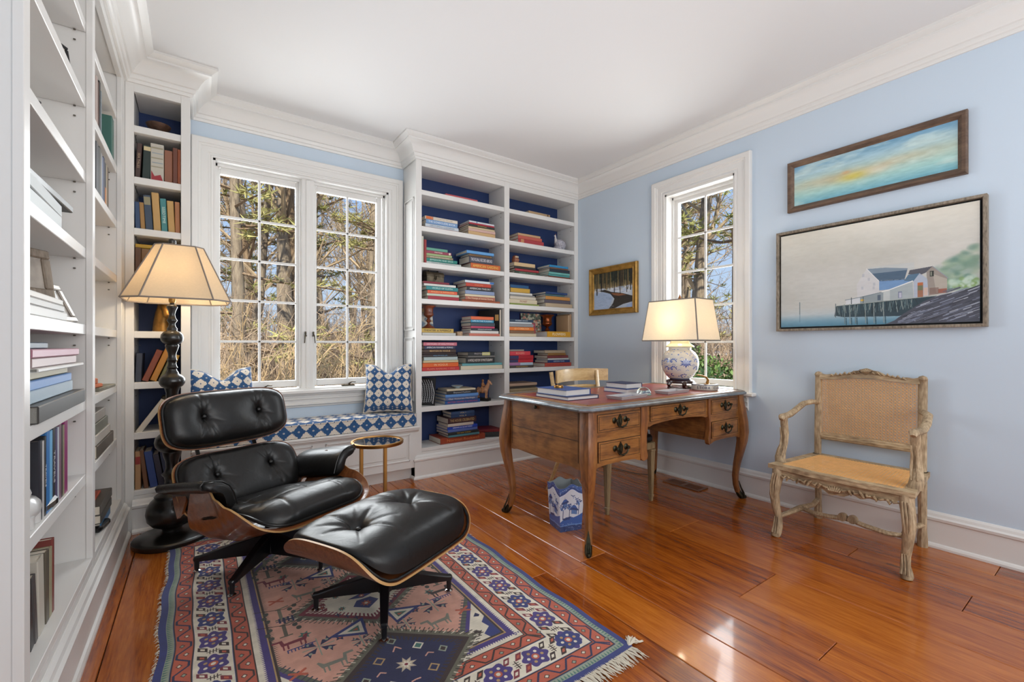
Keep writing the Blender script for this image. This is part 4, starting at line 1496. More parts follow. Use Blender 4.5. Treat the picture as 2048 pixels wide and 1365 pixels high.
for y, s in ((0.725, -1), (1.248, 1)):
    q = MB()
    q.tube([(3.375, y, 0.42), (3.378, y, 0.25), (3.385, y, 0.10), (3.380, y, 0.05), (3.384, y, 0.0)], [(0.022, 0.020), (0.021, 0.019), (0.019, 0.018), (0.024, 0.022), (0.024, 0.022)], n=8)
    sc(q, 'leg', M_weath)
    q = MB()
    q.tube([(3.375, y, 0.41), (3.378, y, 0.60), (3.385, y, 0.80), (3.392, y, 0.955)], [(0.021, 0.018)] * 4, n=8)
    q.lathe([(0.0005, -0.022), (0.016, -0.016), (0.023, 0), (0.017, 0.015), (0.0005, 0.022)], 12, c=(3.388, y, 0.955))
    sc(q, 'back_post', M_weath)
# seat frame with a bowed front
def frontx(t): return 2.842 - 0.022 * math.sin(math.pi * t) ** 1.0 + 0.010 * math.sin(3 * math.pi * t) ** 2
outl = [(frontx(i / 24), SY0 + (SY1 - SY0) * i / 24) for i in range(25)]
inn_f = [(frontx(i / 24) + 0.055, SY0 + 0.055 + (SY1 - SY0 - 0.11) * i / 24) for i in range(25)]
q = MB()
vs = []
for z in (0.405, 0.430):
    vs += [(x, y, z) for x, y in outl] + [(x, y, z) for x, y in inn_f]
n = 25
fs = []
for i in range(n - 1):
    fs += [(n * 2 + i, n * 2 + i + 1, n * 3 + i + 1, n * 3 + i), (i, n + i, n + i + 1, i + 1), (i, i + 1, n * 2 + i + 1, n * 2 + i), (n + i, n * 3 + i, n * 3 + i + 1, n + i + 1)]
q.add(vs, fs)
for ya, yb, yc, yd in ((SY0, 0.695, SY0 + 0.055, 0.745), (SY1, 1.275, SY1 - 0.055, 1.230)):
    P = [(2.842, ya), (3.395, yb), (3.395, yd), (2.897, yc)]
    q.prism(P, 0.405, 0.430, plane='XY')
q.prism([(3.345, 0.70), (3.395, 0.70), (3.395, 1.27), (3.345, 1.27)], 0.400, 0.430, plane='XY')
sc(q, 'seat_frame', M_weathy, smooth=0)
# carved apron: scalloped lower edge with leaf scrolls and a centre shell
P = []
nn = 40
for i in range(nn + 1):
    t = i / nn
    s = abs(t - 0.5) * 2
    P.append((0.685 + (1.262 - 0.685) * t, 0.355 - 0.030 * math.exp(-(s / 0.22) ** 2) - 0.012 * math.exp(-((s - 0.45) / 0.12) ** 2) + 0.026 * s ** 6 + 0.005 * math.cos(t * 52)))
q = MB(); q.prism(P + [(1.262, 0.406), (0.685, 0.406)], 2.852, 2.874, plane='YZ')
rs = random.Random(3)
for s in (-1, 1):
    for k in range(9):
        c0 = 0.9735 + s * (0.03 + k * 0.027)
        q.tube([(2.850, c0, 0.372 - 0.010 * math.cos(k)), (2.843, c0 + s * 0.010, 0.362 + 0.010 * (k % 2)), (2.846, c0 + s * 0.022, 0.350 + 0.016 * ((k + 1) % 2)), (2.852, c0 + s * 0.030, 0.362)], [0.003, 0.007, 0.006, 0.002], n=6)
for k in range(-3, 4):
    q.tube([(2.850, 0.9735, 0.335), (2.840, 0.9735 + k * 0.008, 0.352), (2.850, 0.9735 + k * 0.012, 0.378 - abs(k) * 0.003)], [0.003, 0.006, 0.003], n=6)
sc(q, 'apron', M_weathy, smooth=50)
q = MB()
for ya, yb in ((0.660, 0.715), (1.288, 1.258)):
    q.prism([(2.88, ya), (3.36, yb), (3.36, yb + 0.016), (2.88, ya + 0.016)] if ya < 1 else [(2.88, ya), (3.36, yb), (3.36, yb - 0.016), (2.88, ya - 0.016)], 0.36, 0.406, plane='XY')
o = sc(q, 'side_rail', M_weathy, smooth=0); o['kind'] = 'stuff'
# back rails
q = MB()
P = []
for i in range(41):
    t = i / 40
    s = abs(t - 0.5) * 2
    P.append((0.735 + 0.503 * t, 0.962 + 0.042 * math.exp(-(s / 0.38) ** 2) - 0.006 * math.sin(math.pi * s) + 0.003 * math.cos(t * 50)))
Pi = [(0.735 + 0.503 * (1 - i / 20), 0.926 + 0.020 * math.sin(math.pi * i / 20) ** 2) for i in range(21)]
q.prism(P + Pi, 3.372, 3.400, plane='YZ')
for s in (-1, 1):
    for k in range(7):
        c0 = 0.9865 + s * (0.025 + k * 0.024)
        zt = 0.985 - 0.004 * k
        q.tube([(3.372, c0, zt - 0.012), (3.364, c0 + s * 0.010, zt - 0.002 + 0.006 * (k % 2)), (3.372, c0 + s * 0.024, zt - 0.014)], [0.003, 0.007, 0.003], n=6)
for k in range(-3, 4):
    q.tube([(3.372, 0.9865, 0.968), (3.360, 0.9865 + k * 0.006, 0.988), (3.370, 0.9865 + k * 0.010, 1.006 - abs(k) * 0.003)], [0.003, 0.006, 0.004], n=6)
sc(q, 'crest_rail', M_weathy, smooth=50)
q = MB(); q.cbox(3.368, 3.396, 0.735, 1.238, 0.530, 0.572, 0.006); q.cbox(3.364, 3.37, 0.745, 1.228, 0.545, 0.556, 0.002)
sc(q, 'lower_back_rail', M_weathy, smooth=0)
# arms and their supports
for y, s, yb in ((0.668, -1, 0.725), (1.290, 1, 1.248)):
    q = MB()
    q.tube([(3.380, yb, 0.770), (3.32, yb + s * 0.012, 0.778), (3.25, y - s * 0.006, 0.768), (3.16, y + s * 0.006, 0.730), (3.08, y + s * 0.008, 0.708), (3.01, y + s * 0.004, 0.706), (2.965, y, 0.706), (2.950, y, 0.690)],
           [(0.018, 0.016), (0.020, 0.016), (0.021, 0.016), (0.021, 0.017), (0.022, 0.018), (0.024, 0.019), (0.022, 0.020), (0.012, 0.012)], n=10)
    sc(q, 'armrest', M_weath)
    q = MB()
    q.tube([(2.985, y, 0.700), (2.990, y, 0.66), (3.005, y, 0.60), (3.000, y + s * 0.004, 0.54), (2.975, y + s * 0.010, 0.49), (2.960, y + s * 0.010, 0.455), (2.955, y + s * 0.006, 0.425)],
           [(0.022, 0.019), (0.022, 0.019), (0.021, 0.018), (0.022, 0.019), (0.027, 0.022), (0.031, 0.025), (0.032, 0.027)], n=10)
    for k in (-1, 1):
        q.tube([(2.960, y + k * 0.010, 0.64), (2.976, y + k * 0.011, 0.58), (2.968, y + k * 0.012, 0.53), (2.940, y + k * 0.012 + s * 0.006, 0.47)], [0.003, 0.006, 0.006, 0.004], n=6)
    sc(q, 'arm_support', M_weath)
# H stretcher with a scrolled middle
for y, s, yb in ((0.672, -1, 0.725), (1.272, 1, 1.248)):
    q = MB()
    ym = (y + yb) / 2 - s * 0.030
    q.tube([(2.868, y, 0.115), (2.96, y - s * 0.018, 0.122), (3.08, ym, 0.135), (3.22, yb - s * 0.030, 0.128), (3.38, yb, 0.125)], [(0.016, 0.013), (0.017, 0.013), (0.021, 0.017), (0.017, 0.013), (0.016, 0.013)], n=8)
    sc(q, 'stretcher', M_weath)
q = MB()
q.tube([(3.08, 0.705, 0.135), (3.06, 0.80, 0.128), (3.045, 0.89, 0.140), (3.05, 0.955, 0.150), (3.05, 0.995, 0.150), (3.045, 1.06, 0.140), (3.06, 1.14, 0.128), (3.08, 1.235, 0.135)], [(0.015, 0.014), (0.018, 0.014), (0.018, 0.014), (0.016, 0.014), (0.016, 0.014), (0.018, 0.014), (0.018, 0.014), (0.015, 0.014)], n=8)
for s in (-1, 1):
    q.lathe([(0.008, -0.018), (0.022, -0.016), (0.024, 0), (0.022, 0.016), (0.008, 0.018)], 14, M=Matrix.Translation((3.045, 0.975 + s * 0.024, 0.158)) @ Matrix.Rotation(R(90), 4, 'Y'))
sc(q, 'middle_stretcher', M_weath)
# cane: straight pairs both ways and both diagonals
def cane(P, a0, a1, b0, b1, step, wd, name):
    """P(a, b, lift) -> point."""
    q = MB()
    def strip(p0, p1, lift, w):
        (aa, ba), (ab, bb) = p0, p1
        d = Vector((ab - aa, bb - ba)).normalized()
        nx, ny = -d.y * w / 2, d.x * w / 2
        vs = [P(aa + nx, ba + ny, lift), P(ab + nx, bb + ny, lift), P(ab - nx, bb - ny, lift), P(aa - nx, ba - ny, lift)]
        vs += [P(aa + nx, ba + ny, lift - 0.0012), P(ab + nx, bb + ny, lift - 0.0012), P(ab - nx, bb - ny, lift - 0.0012), P(aa - nx, ba - ny, lift - 0.0012)]
        q.add(vs, [(0, 1, 2, 3), (7, 6, 5, 4), (0, 4, 5, 1), (2, 6, 7, 3)])
    na, nb = int((a1 - a0) / step), int((b1 - b0) / step)
    sa, sb = (a1 - a0) / na, (b1 - b0) / nb
    for i in range(na + 1):
        for e in (-0.15, 0.15):
            strip((a0 + (i + e) * sa, b0), (a0 + (i + e) * sa, b1), 0.0, wd)
    for j in range(nb + 1):
        for e in (-0.15, 0.15):
            strip((a0, b0 + (j + e) * sb), (a1, b0 + (j + e) * sb), 0.0012, wd)
    W, H = a1 - a0, b1 - b0
    for i in range(-nb, na + 1):
        t0 = max(0.0, -i * sa); t1 = min(H * sa / sb, W - i * sa)
        if t1 - t0 > 0.01:
            strip((a0 + i * sa + t0, b0 + t0 * sb / sa), (a0 + i * sa + t1, b0 + t1 * sb / sa), 0.0024, wd)
            strip((a1 - i * sa - t0, b0 + t0 * sb / sa), (a1 - i * sa - t1, b0 + t1 * sb / sa), 0.0036, wd)
    o = sc(q, name, M_cane, smooth=0)
    o['kind'] = 'stuff'
    return o
cane(lambda a, b, l: (3.384 - l, a, b), 0.742, 1.232, 0.568, 0.938, 0.0170, 0.0017, 'cane_back')
cane(lambda a, b, l: (b, 0.965 + (a - 0.965) * (1 - 0.14 * (b - 2.88) / 0.48), 0.426 + l), 0.685, 1.268, 2.872, 3.352, 0.0170, 0.0017, 'cane_seat')

# ---------------------------------------------------------------- floor register and lamp cord
reg = thing('floor_register', 'wooden slotted heating register set in the floor under the desk', 'vent', (3.27, 2.17, 0))
M_reg = wood('register_wood', '3a1c0c', '6a3818', '8a5226', axis='Y', scale=4, stretch=10, rough=0.35, coat=0.3)
q = MB()
for x0, x1, y0, y1 in ((-0.07, -0.05, -0.165, 0.165), (0.05, 0.07, -0.165, 0.165), (-0.05, 0.05, -0.165, -0.140), (-0.05, 0.05, 0.140, 0.165), (-0.05, 0.05, -0.014, 0.014)):
    q.cbox(x0, x1, y0, y1, 0.0, 0.008, 0.002)
q.build('frame', M_reg, reg, smooth=0)
q = MB(); q.box(-0.06, 0.06, -0.155, 0.155, 0.0002, 0.0012)
q.build('duct_shade', plain('duct_shade_black', '050505', rough=0.9), reg, smooth=0)  # black sheet laid on the floor for the shade of an open duct
for y0, y1 in ((-0.140, -0.014), (0.014, 0.140)):
    for k in range(8):
        x = -0.044 + k * 0.0126
        q = MB(); q.cbox(x - 0.0032, x + 0.0032, y0, y1, 0.0014, 0.006, 0.001)
        q.build('slat', M_reg, reg, smooth=0)
q = MB()
q.tube([(3.30, 2.585, 0.74), (3.30, 2.60, 0.60), (3.315, 2.59, 0.42), (3.34, 2.56, 0.22), (3.30, 2.50, 0.08), (3.25, 2.48, 0.012), (3.20, 2.60, 0.006), (3.16, 2.80, 0.006), (3.10, 3.05, 0.006), (3.12, 3.25, 0.006), (3.30, 3.45, 0.02), (3.39, 3.48, 0.12)], 0.0035, n=6)
cord = q.build('lamp_cord', plain('brown_flex', '4a3a28', rough=0.5))
tag(seat_origin(cord, (3.25, 2.48, 0.0)), 'thin brown lamp cord hanging behind the desk to the floor', 'cord')
# ---------------------------------------------------------------- patterned wool rug
RX0, RX1, RY0, RY1 = -0.125, 1.345, 1.115, 3.205
RW, RL = RX1 - RX0, RY1 - RY0
def paint_rug():
    hw, hl = RW / 2, RL / 2
    K = Canvas(-hw, hw, -hl, hl, 950, '28326e')
    BL, CR, CO, PK, NV, DK, PU, GR, MA, GG, TN = '28316c', 'd6ccb8', 'b0543c', 'cb9682', '1d1f45', '33211d', '433372', '3f6a60', '742331', '8b9482', 'a98a5c'
    def band(d0, d1, c):
        for a, b2, e, f in ((-hw + d0, hw - d0, hl - d1, hl - d0), (-hw + d0, hw - d0, -hl + d0, -hl + d1), (-hw + d0, -hw + d1, -hl + d0, hl - d0), (hw - d1, hw - d0, -hl + d0, hl - d0)):
            K.rect(a, b2, e, f, c)
    sides = [(lambda t, d: (-hw + d, t), hl), (lambda t, d: (hw - d, -t), hl), (lambda t, d: (t, hl - d), hw), (lambda t, d: (-t, -hl + d), hw)]
    band(0.024, 0.046, GG)
    for f, L in sides:
        n = int(2 * L / 0.014)
        for i in range(n):
            t = -L + 0.03 + i * 0.014
            if t < L - 0.03:
                K.poly([f(t, 0.026), f(t + 0.009, 0.026), f(t + 0.004, 0.043)], GR)
    def zig(d0, d1):
        band(d0 - 0.004, d0, DK); band(d0, d1, CO); band(d1, d1 + 0.004, DK)
        m, w = (d0 + d1) / 2, (d1 - d0) / 2
        for f, L in sides:
            L2 = L - d0
            n = max(2, int(2 * L2 / 0.062))
            p = 2 * L2 / n
            pts = []
            for i in range(n + 1):
                t = -L2 + i * p
                s = 1 if i % 2 else -1
                pts += [(t - p * 0.22, m + s * w * 0.75), (t + p * 0.22, m + s * w * 0.75)]
            K.line([f(t, d) for t, d in pts if abs(t) < L2], 0.007, NV if d0 < 0.1 else DK)
            for i in range(n):
                t = -L2 + (i + 0.5) * p
                for q2, s in ((t - p * 0.5, 1), ):
                    d = m - (1 if i % 2 else -1) * w * 0.30
                    K.poly([f(q2 + 0.012, d), f(q2, d + 0.010), f(q2 - 0.012, d), f(q2, d - 0.010)], DK)
                    K.poly([f(q2 + 0.008, d), f(q2, d + 0.0065), f(q2 - 0.008, d), f(q2, d - 0.0065)], CR if i % 3 else GG)
    zig(0.052, 0.106)
    band(0.112, 0.232, CR)
    zig(0.238, 0.292)
    for f, L in sides:
        L2 = L - 0.172
        n = max(2, int(round(2 * L2 / 0.165)))
        p = 2 * L2 / n
        for i in range(n + 1):
            t = -L2 + i * p
            d = 0.172
            K.poly([f(t + 0.052 * math.cos(a) * (1.0 + 0.14 * math.cos(6 * a)), d + 0.046 * math.sin(a) * (1.0 + 0.14 * math.cos(6 * a))) for a in [2 * math.pi * k / 36 for k in range(36)]], PU if i % 3 else BL)
            for k in range(6):
                a = 2 * math.pi * k / 6
                K.disc(*f(t + 0.030 * math.cos(a), d + 0.027 * math.sin(a)), 0.0065, TN if k % 2 else CR)
            K.disc(*f(t, d), 0.015, CO); K.disc(*f(t, d), 0.008, CR)
            if i < n:
                tm = t + p / 2
                for s in (-1, 1):
                    for e in (-0.026, 0.026):
                        o = tm + e
                        K.poly([f(o - 0.012 + s * 0.010, d + s * 0.018), f(o + 0.012 + s * 0.010, d + s * 0.018), f(o + 0.012 - s * 0.012, d + s * 0.050), f(o - 0.012 - s * 0.012, d + s * 0.050)], MA if i % 2 else DK)
                        K.poly([f(o - 0.006 + s * 0.004, d + s * 0.027), f(o + 0.006 + s * 0.004, d + s * 0.027), f(o + 0.006 - s * 0.006, d + s * 0.041), f(o - 0.006 - s * 0.006, d + s * 0.041)], CR if e > 0 else CO)
                K.line([f(tm, d - 0.020), f(tm, d + 0.020)], 0.004, DK)
                for e in (-0.010, 0.0, 0.010):
                    K.line([f(tm - 0.012, d + e), f(tm + 0.012, d + e)], 0.003, DK)
    band(0.296, 0.322, CR); band(0.322, 0.344, PU); band(0.344, 0.350, TN); band(0.350, 0.358, DK)
    for f, L in sides:
        n = int(2 * (L - 0.3) / 0.011)
        for i in range(n):
            t = -(L - 0.3) + i * 0.011
            K.poly([f(t, 0.324), f(t + 0.008, 0.324), f(t + 0.004, 0.312)], PU)
    # field
    fx, fy = hw - 0.358, hl - 0.358
    K.rect(-fx, fx, -fy, fy, PK)
    for f, L in ((sides[0][0], fy), (sides[1][0], fy), (sides[2][0], fx), (sides[3][0], fx)):
        n = int(2 * L / 0.012)
        for i in range(n):
            t = -L + i * 0.012
            K.poly([f(t, 0.356), f(t + 0.006, 0.356), f(t + 0.003, 0.374)], '4a4a40')
    # cream corners with navy hooks
    for sx in (-1, 1):
        for sy in (-1, 1):
            c = lambda x, y: (sx * x, sy * y)
            cx, cy = 0.17, 0.27
            K.poly([c(fx, fy - cy - 0.03), c(fx, fy), c(fx - cx - 0.03, fy)], '565a4c')
            K.poly([c(fx, fy - cy), c(fx, fy), c(fx - cx, fy)], PU)
            K.poly([c(fx, fy - cy + 0.03), c(fx, fy), c(fx - cx + 0.02, fy)], CR)
            for k in range(16):
                t = k / 15
                x, y = fx - cx * t, fy - cy * (1 - t)
                K.line([c(x, y), c(x - 0.022, y - 0.014)], 0.006, '3c3b45')
            K.poly([c(fx, fy - 0.13), c(fx - 0.03, fy - 0.10), c(fx - 0.02, fy - 0.06), c(fx - 0.06, fy - 0.03), c(fx - 0.05, fy), c(fx, fy)], BL)
            K.poly([c(fx - 0.10, fy - 0.05), c(fx - 0.08, fy - 0.07), c(fx - 0.06, fy - 0.05), c(fx - 0.08, fy - 0.03)], DK)
            K.poly([c(fx - 0.04, fy - 0.15), c(fx - 0.02, fy - 0.17), c(fx - 0.01, fy - 0.15), c(fx - 0.02, fy - 0.14)], NV)
    def diamond(cx, cy, rx, ry, edge, fill, deco):
        def dd(k): return [(cx + rx * k, cy), (cx, cy + ry * k), (cx - rx * k, cy), (cx, cy - ry * k)]
        K.poly(dd(1.22), '63604f')
        P = dd(1.24)
        for a, b2 in zip(P, P[1:] + P[:1]):
            for k in range(22):
                t = (k + 0.5) / 22
                x, y = a[0] + (b2[0] - a[0]) * t, a[1] + (b2[1] - a[1]) * t
                K.line([(x, y), (cx + (x - cx) * 1.07, cy + (y - cy) * 1.07)], 0.005, '4e4a40')
                K.line([(x, y), (cx + (x - cx) * 0.93, cy + (y - cy) * 0.93)], 0.004, CR if k % 2 else DK)
        K.poly(dd(1.06), edge); K.poly(dd(0.94), fill)
        P = dd(0.95)
        for a, b2 in zip(P, P[1:] + P[:1]):
            for k in range(16):
                t = (k + 0.5) / 16
                x, y = a[0] + (b2[0] - a[0]) * t, a[1] + (b2[1] - a[1]) * t
                K.line([(x, y), (cx + (x - cx) * 0.88, cy + (y - cy) * 0.88)], 0.007, edge)
        deco(cx, cy, rx, ry)
    def star(x, y, r, c, c2, n=8):
        K.poly([(x + r * (1 if k % 2 == 0 else 0.5) * math.cos(math.pi * k / n), y + r * (1 if k % 2 == 0 else 0.5) * math.sin(math.pi * k / n)) for k in range(2 * n)], c)
        K.disc(x, y, r * 0.28, c2)
    def deco_white(cx, cy, rx, ry):
        for s in (-1, 1):
            K.poly([(cx + s * 0.035, cy), (cx, cy + s * 0.012 + 0.0), (cx, cy - s * 0.0 - 0.06), ], BL, 0.0)
            K.poly([(cx - 0.055, cy + s * 0.07), (cx, cy + s * 0.115), (cx + 0.055, cy + s * 0.07), (cx + 0.03, cy + s * 0.03), (cx - 0.03, cy + s * 0.03)], BL)
            star(cx, cy + s * 0.07, 0.026, CO, CR)
            for e in (-1, 1):
                star(cx + e * 0.10, cy + s * 0.055, 0.018, GR, CO)
                K.poly([(cx + e * 0.15, cy + s * 0.01), (cx + e * 0.19, cy + s * 0.025), (cx + e * 0.155, cy + s * 0.035)], MA)
                for k in range(3):
                    K.line([(cx + e * (0.055 + k * 0.03), cy + s * (0.155 - k * 0.030)), (cx + e * (0.075 + k * 0.03), cy + s * (0.150 - k * 0.030))], 0.006, NV)
                    K.line([(cx + e * (0.065 + k * 0.03), cy + s * (0.165 - k * 0.030)), (cx + e * (0.065 + k * 0.03), cy + s * (0.140 - k * 0.030))], 0.005, NV)
        star(cx - 0.17, cy, 0.02, MA, CO); star(cx + 0.17, cy, 0.02, MA, CO)
        K.poly([(cx - 0.06, cy), (cx, cy - 0.02), (cx + 0.06, cy), (cx, cy + 0.02)], BL)
        star(cx, cy, 0.016, CO, CR)
    def deco_navy(cx, cy, rx, ry):
        star(cx, cy, 0.040, 'b8a890', CO); star(cx, cy, 0.022, CR, MA)
        for e, s, c in ((-1, 1, TN), (1, 1, CR), (1, -1, TN), (-1, -1, CR)):
            x, y = cx + e * 0.075, cy + s * 0.07
            K.poly([(x - 0.024, y), (x, y + 0.024), (x + 0.024, y), (x, y - 0.024)], c)
            K.poly([(x - 0.016, y), (x, y + 0.016), (x + 0.016, y), (x, y - 0.016)], NV if c == TN else GR)
        for e, s in ((0, 1), (0, -1), (1, 0), (-1, 0)):
            x, y = cx + e * 0.145, cy + s * 0.15
            K.poly([(x - 0.02, y), (x, y + 0.022), (x + 0.02, y), (x, y - 0.022)], GG)
            K.poly([(x - 0.012, y), (x, y + 0.014), (x + 0.012, y), (x, y - 0.014)], DK)
            K.line([(cx + e * 0.09 - 0.015, cy + s * 0.09), (cx + e * 0.09, cy + s * 0.10 + 0.012), (cx + e * 0.09 + 0.015, cy + s * 0.09)], 0.006, PK)
    for k, yy in enumerate((-0.64, -0.105, 0.43)):
        diamond(0.0, yy, 0.245 if k % 2 == 0 else 0.250, 0.205, DK if k % 2 == 0 else MA, NV if k % 2 == 0 else CR, deco_navy if k % 2 == 0 else deco_white)
    # small figures of the field, mirrored left and right
    def claw(x, y, r, c):
        for sx in (-1, 1):
            for sy in (-1, 1):
                K.poly([(x + sx * r * 0.12, y + sy * r * 0.10), (x + sx * r * 0.35, y + sy * r * 0.65), (x + sx * r * 0.55, y + sy * r * 0.55), (x + sx * r * 0.70, y + sy * r * 0.95), (x + sx * r * 0.80, y + sy * r * 0.55), (x + sx * r * 1.1, y + sy * r * 0.50), (x + sx * r * 0.70, y + sy * r * 0.30)], c)
                K.disc(x + sx * r * 0.62, y + sy * r * 0.52, r * 0.12, GG)
        K.line([(x - r, y), (x + r, y)], 0.005, GG); K.line([(x, y - r), (x, y + r)], 0.005, GG)
    def beast(x, y, s, c):
        q = lambda a, b2: (x + s * a, y + b2)
        K.poly([q(-0.05, 0.0), q(0.035, 0.0), q(0.04, 0.03), q(0.065, 0.03), q(0.065, 0.042), q(0.03, 0.042), q(0.025, 0.016), q(-0.04, 0.020), q(-0.055, 0.04), q(-0.062, 0.036)], c)
        for a in (-0.045, -0.03, 0.015, 0.03):
            K.line([q(a, 0.002), q(a, -0.024)], 0.006, c)
    def comb(x, y, s, c, n=8):
        K.line([(x, y), (x + s * 0.012 * n, y)], 0.005, c)
        for k in range(n):
            K.line([(x + s * 0.012 * k, y), (x + s * 0.012 * k, y - 0.016)], 0.004, c)
    def tree(x, y, s, c):
        K.line([(x, y - 0.04), (x, y + 0.04)], 0.014, c); K.line([(x - 0.02, y - 0.042), (x + 0.02, y - 0.042)], 0.008, c)
        K.line([(x - 0.01, y + 0.04), (x + 0.035, y + 0.05)], 0.009, c)
        K.line([(x - s * 0.09, y + 0.06), (x - s * 0.02, y + 0.03), (x + s * 0.09, y + 0.07)], 0.004, DK)
        for a, b2 in ((-0.05, 0.03), (-0.06, 0.0), (-0.05, -0.03), (0.04, 0.02), (0.06, 0.04), (0.05, -0.01)):
            K.disc(x + a, y + b2, 0.010, '3c4038', ry=0.013)
    def tri(x, y, s):
        K.poly([(x, y + 0.07), (x + s * 0.015, y - 0.055), (x + s * 0.15, y + 0.01)], BL)
        K.poly([(x + s * 0.014, y + 0.048), (x + s * 0.022, y - 0.034), (x + s * 0.115, y + 0.008)], CR)
        K.poly([(x + s * 0.030, y + 0.025), (x + s * 0.035, y - 0.015), (x + s * 0.080, y + 0.006)], GR)
        K.poly([(x + s * 0.038, y + 0.012), (x + s * 0.040, y - 0.006), (x + s * 0.060, y + 0.004)], CO)
    for s in (-1, 1):
        for yy in (-0.37, 0.165, 0.67):
            claw(s * 0.235, yy + 0.01, 0.055, NV); star(s * 0.155, yy + 0.02, 0.022, NV, CO, 5)
            tri(s * 0.075 - s * 0.03, yy + 0.03, s)
            star(s * 0.265, yy + 0.115, 0.026, GR, CO, 6)
            beast(s * 0.315, yy + 0.085, s, MA if s < 0 else DK); comb(s * 0.335, yy - 0.060 + 0.11, -s, BL)
            K.line([(s * 0.30, yy - 0.115), (s * 0.35, yy - 0.085)], 0.011, CO); K.line([(s * 0.30, yy - 0.085), (s * 0.35, yy - 0.115)], 0.011, CO)
            beast(s * 0.20, yy - 0.12, -s, '7a7a6c')
            claw(s * 0.09, yy - 0.045, 0.035, '3a3348')
        for yy in (-0.105, 0.43):
            tree(s * 0.325, yy + 0.055, s, '6e6a58')
            tree(s * 0.325, yy - 0.075, s, '5e5648')
            for k in range(4):
                K.line([(s * (0.285 + k * 0.016), yy - 0.022 + 0.01 * (k % 2)), (s * (0.285 + k * 0.016), yy + 0.018)], 0.008, NV)
            K.line([(s * 0.275, yy), (s * 0.345, yy)], 0.006, NV)
    # wear of the wool
    n1 = noise2(K.h, K.w, 60, 5, 3); n2 = noise2(K.h, K.w, 5, 6, 3)
    K.a *= (0.90 + 0.16 * n1 + 0.10 * (n2 - 0.5))[..., None]
    rr = rnd(8).rand(K.h, 1, 1).astype(np.float32)
    K.a *= 0.97 + 0.05 * rr
    return K.a
rug_arr = paint_rug()
M_rug = picture('rug_print', rug_arr, rough=0.95, bump=0.5, sheen=0.2)
M_fringe = plain('cotton_fringe', 'cfc6b4', rough=0.95)
q = MB()
rs = random.Random(21)
def rugpt(u, v):
    x, y = RX0 + RW * u, RY0 + RL * v
    e = (2 * u - 1)
    x += 0.006 * math.sin(v * 17) * e ** 4 + 0.004 * math.sin(v * 41 + 1) * e ** 4
    y += 0.005 * math.sin(u * 13) * (2 * v - 1) ** 4
    return x, y
top = 0.0085
nu, nv = 60, 84
q.grid(lambda u, v: (*rugpt(u, v), top), nu, nv)
k0 = len(q.v)
ring = [(i, 0) for i in range(nu - 1)] + [(nu - 1, j) for j in range(nv - 1)] + [(i, nv - 1) for i in range(nu - 1, 0, -1)] + [(0, j) for j in range(nv - 1, 0, -1)]
vs = [(q.v[i * nv + j][0], q.v[i * nv + j][1], 0.0008) for i, j in ring]
q.v.extend(vs)
for k in range(len(ring)):
    a, c = ring[k], ring[(k + 1) % len(ring)]
    ia, ic = a[0] * nv + a[1], c[0] * nv + c[1]
    q.uv[len(q.f)] = [(0.003, 0.5)] * 4
    q.f.append([ia, ic, k0 + (k + 1) % len(ring), k0 + k]); q.m.append(0)
rug = q.build('rug', M_rug, smooth=30)
tag(seat_origin(rug, (0.61, 2.16, 0.0)), 'patterned wool rug in coral, navy and cream with diamond medallions under the lounge chair', 'rug')
q = MB()
def strand(x, y, dx, dy, ln, r, lift=0.0):
    p = [(x, y, 0.006), (x + dx * ln * 0.4, y + dy * ln * 0.4, 0.006 + lift + rs.uniform(0, 0.004)), (x + dx * ln * 0.75, y + dy * ln * 0.75, 0.004), (x + dx * ln, y + dy * ln, 0.0022)]
    q.tube(p, [r, r, r * 0.8, r * 0.4], n=4, cap=False)
for k in range(470):
    t = (k + rs.random()) / 470
    x = RX0 + RW * t
    strand(x, RY0 + 0.004, rs.uniform(-0.35, 0.35) + 0.15, -1, rs.uniform(0.045, 0.075), 0.0022)
for k in range(300):
    t = (k + rs.random()) / 300
    strand(RX0 + RW * t, RY1 - 0.004, rs.uniform(-0.3, 0.3), 1, rs.uniform(0.012, 0.03), 0.0018)
for k in range(26):
    a = rs.uniform(-0.2, 1.1)
    strand(RX1 - 0.006, RY0 + 0.012, math.cos(a), math.sin(a) * 0.9, rs.uniform(0.05, 0.075), 0.0030, lift=rs.uniform(0.004, 0.02))
q.v = [(x - 0.61, y - 2.16, z) for x, y, z in q.v]
o = q.build('fringe', M_fringe, rug, smooth=60); o['kind'] = 'stuff'
q = MB()
for k in range(620):
    v = rs.random()
    s = rs.choice((0, 1, 0))
    x, y = rugpt(s, v)
    if s == 1 and v < 0.55: continue
    strand(x, y, -1 if s == 0 else 1, rs.uniform(-0.9, 0.9), rs.uniform(0.006, 0.016), 0.0013)
q.v = [(x - 0.61, y - 2.16, z) for x, y, z in q.v]
o = q.build('frayed_edge', M_fringe, rug, smooth=60); o['kind'] = 'stuff'

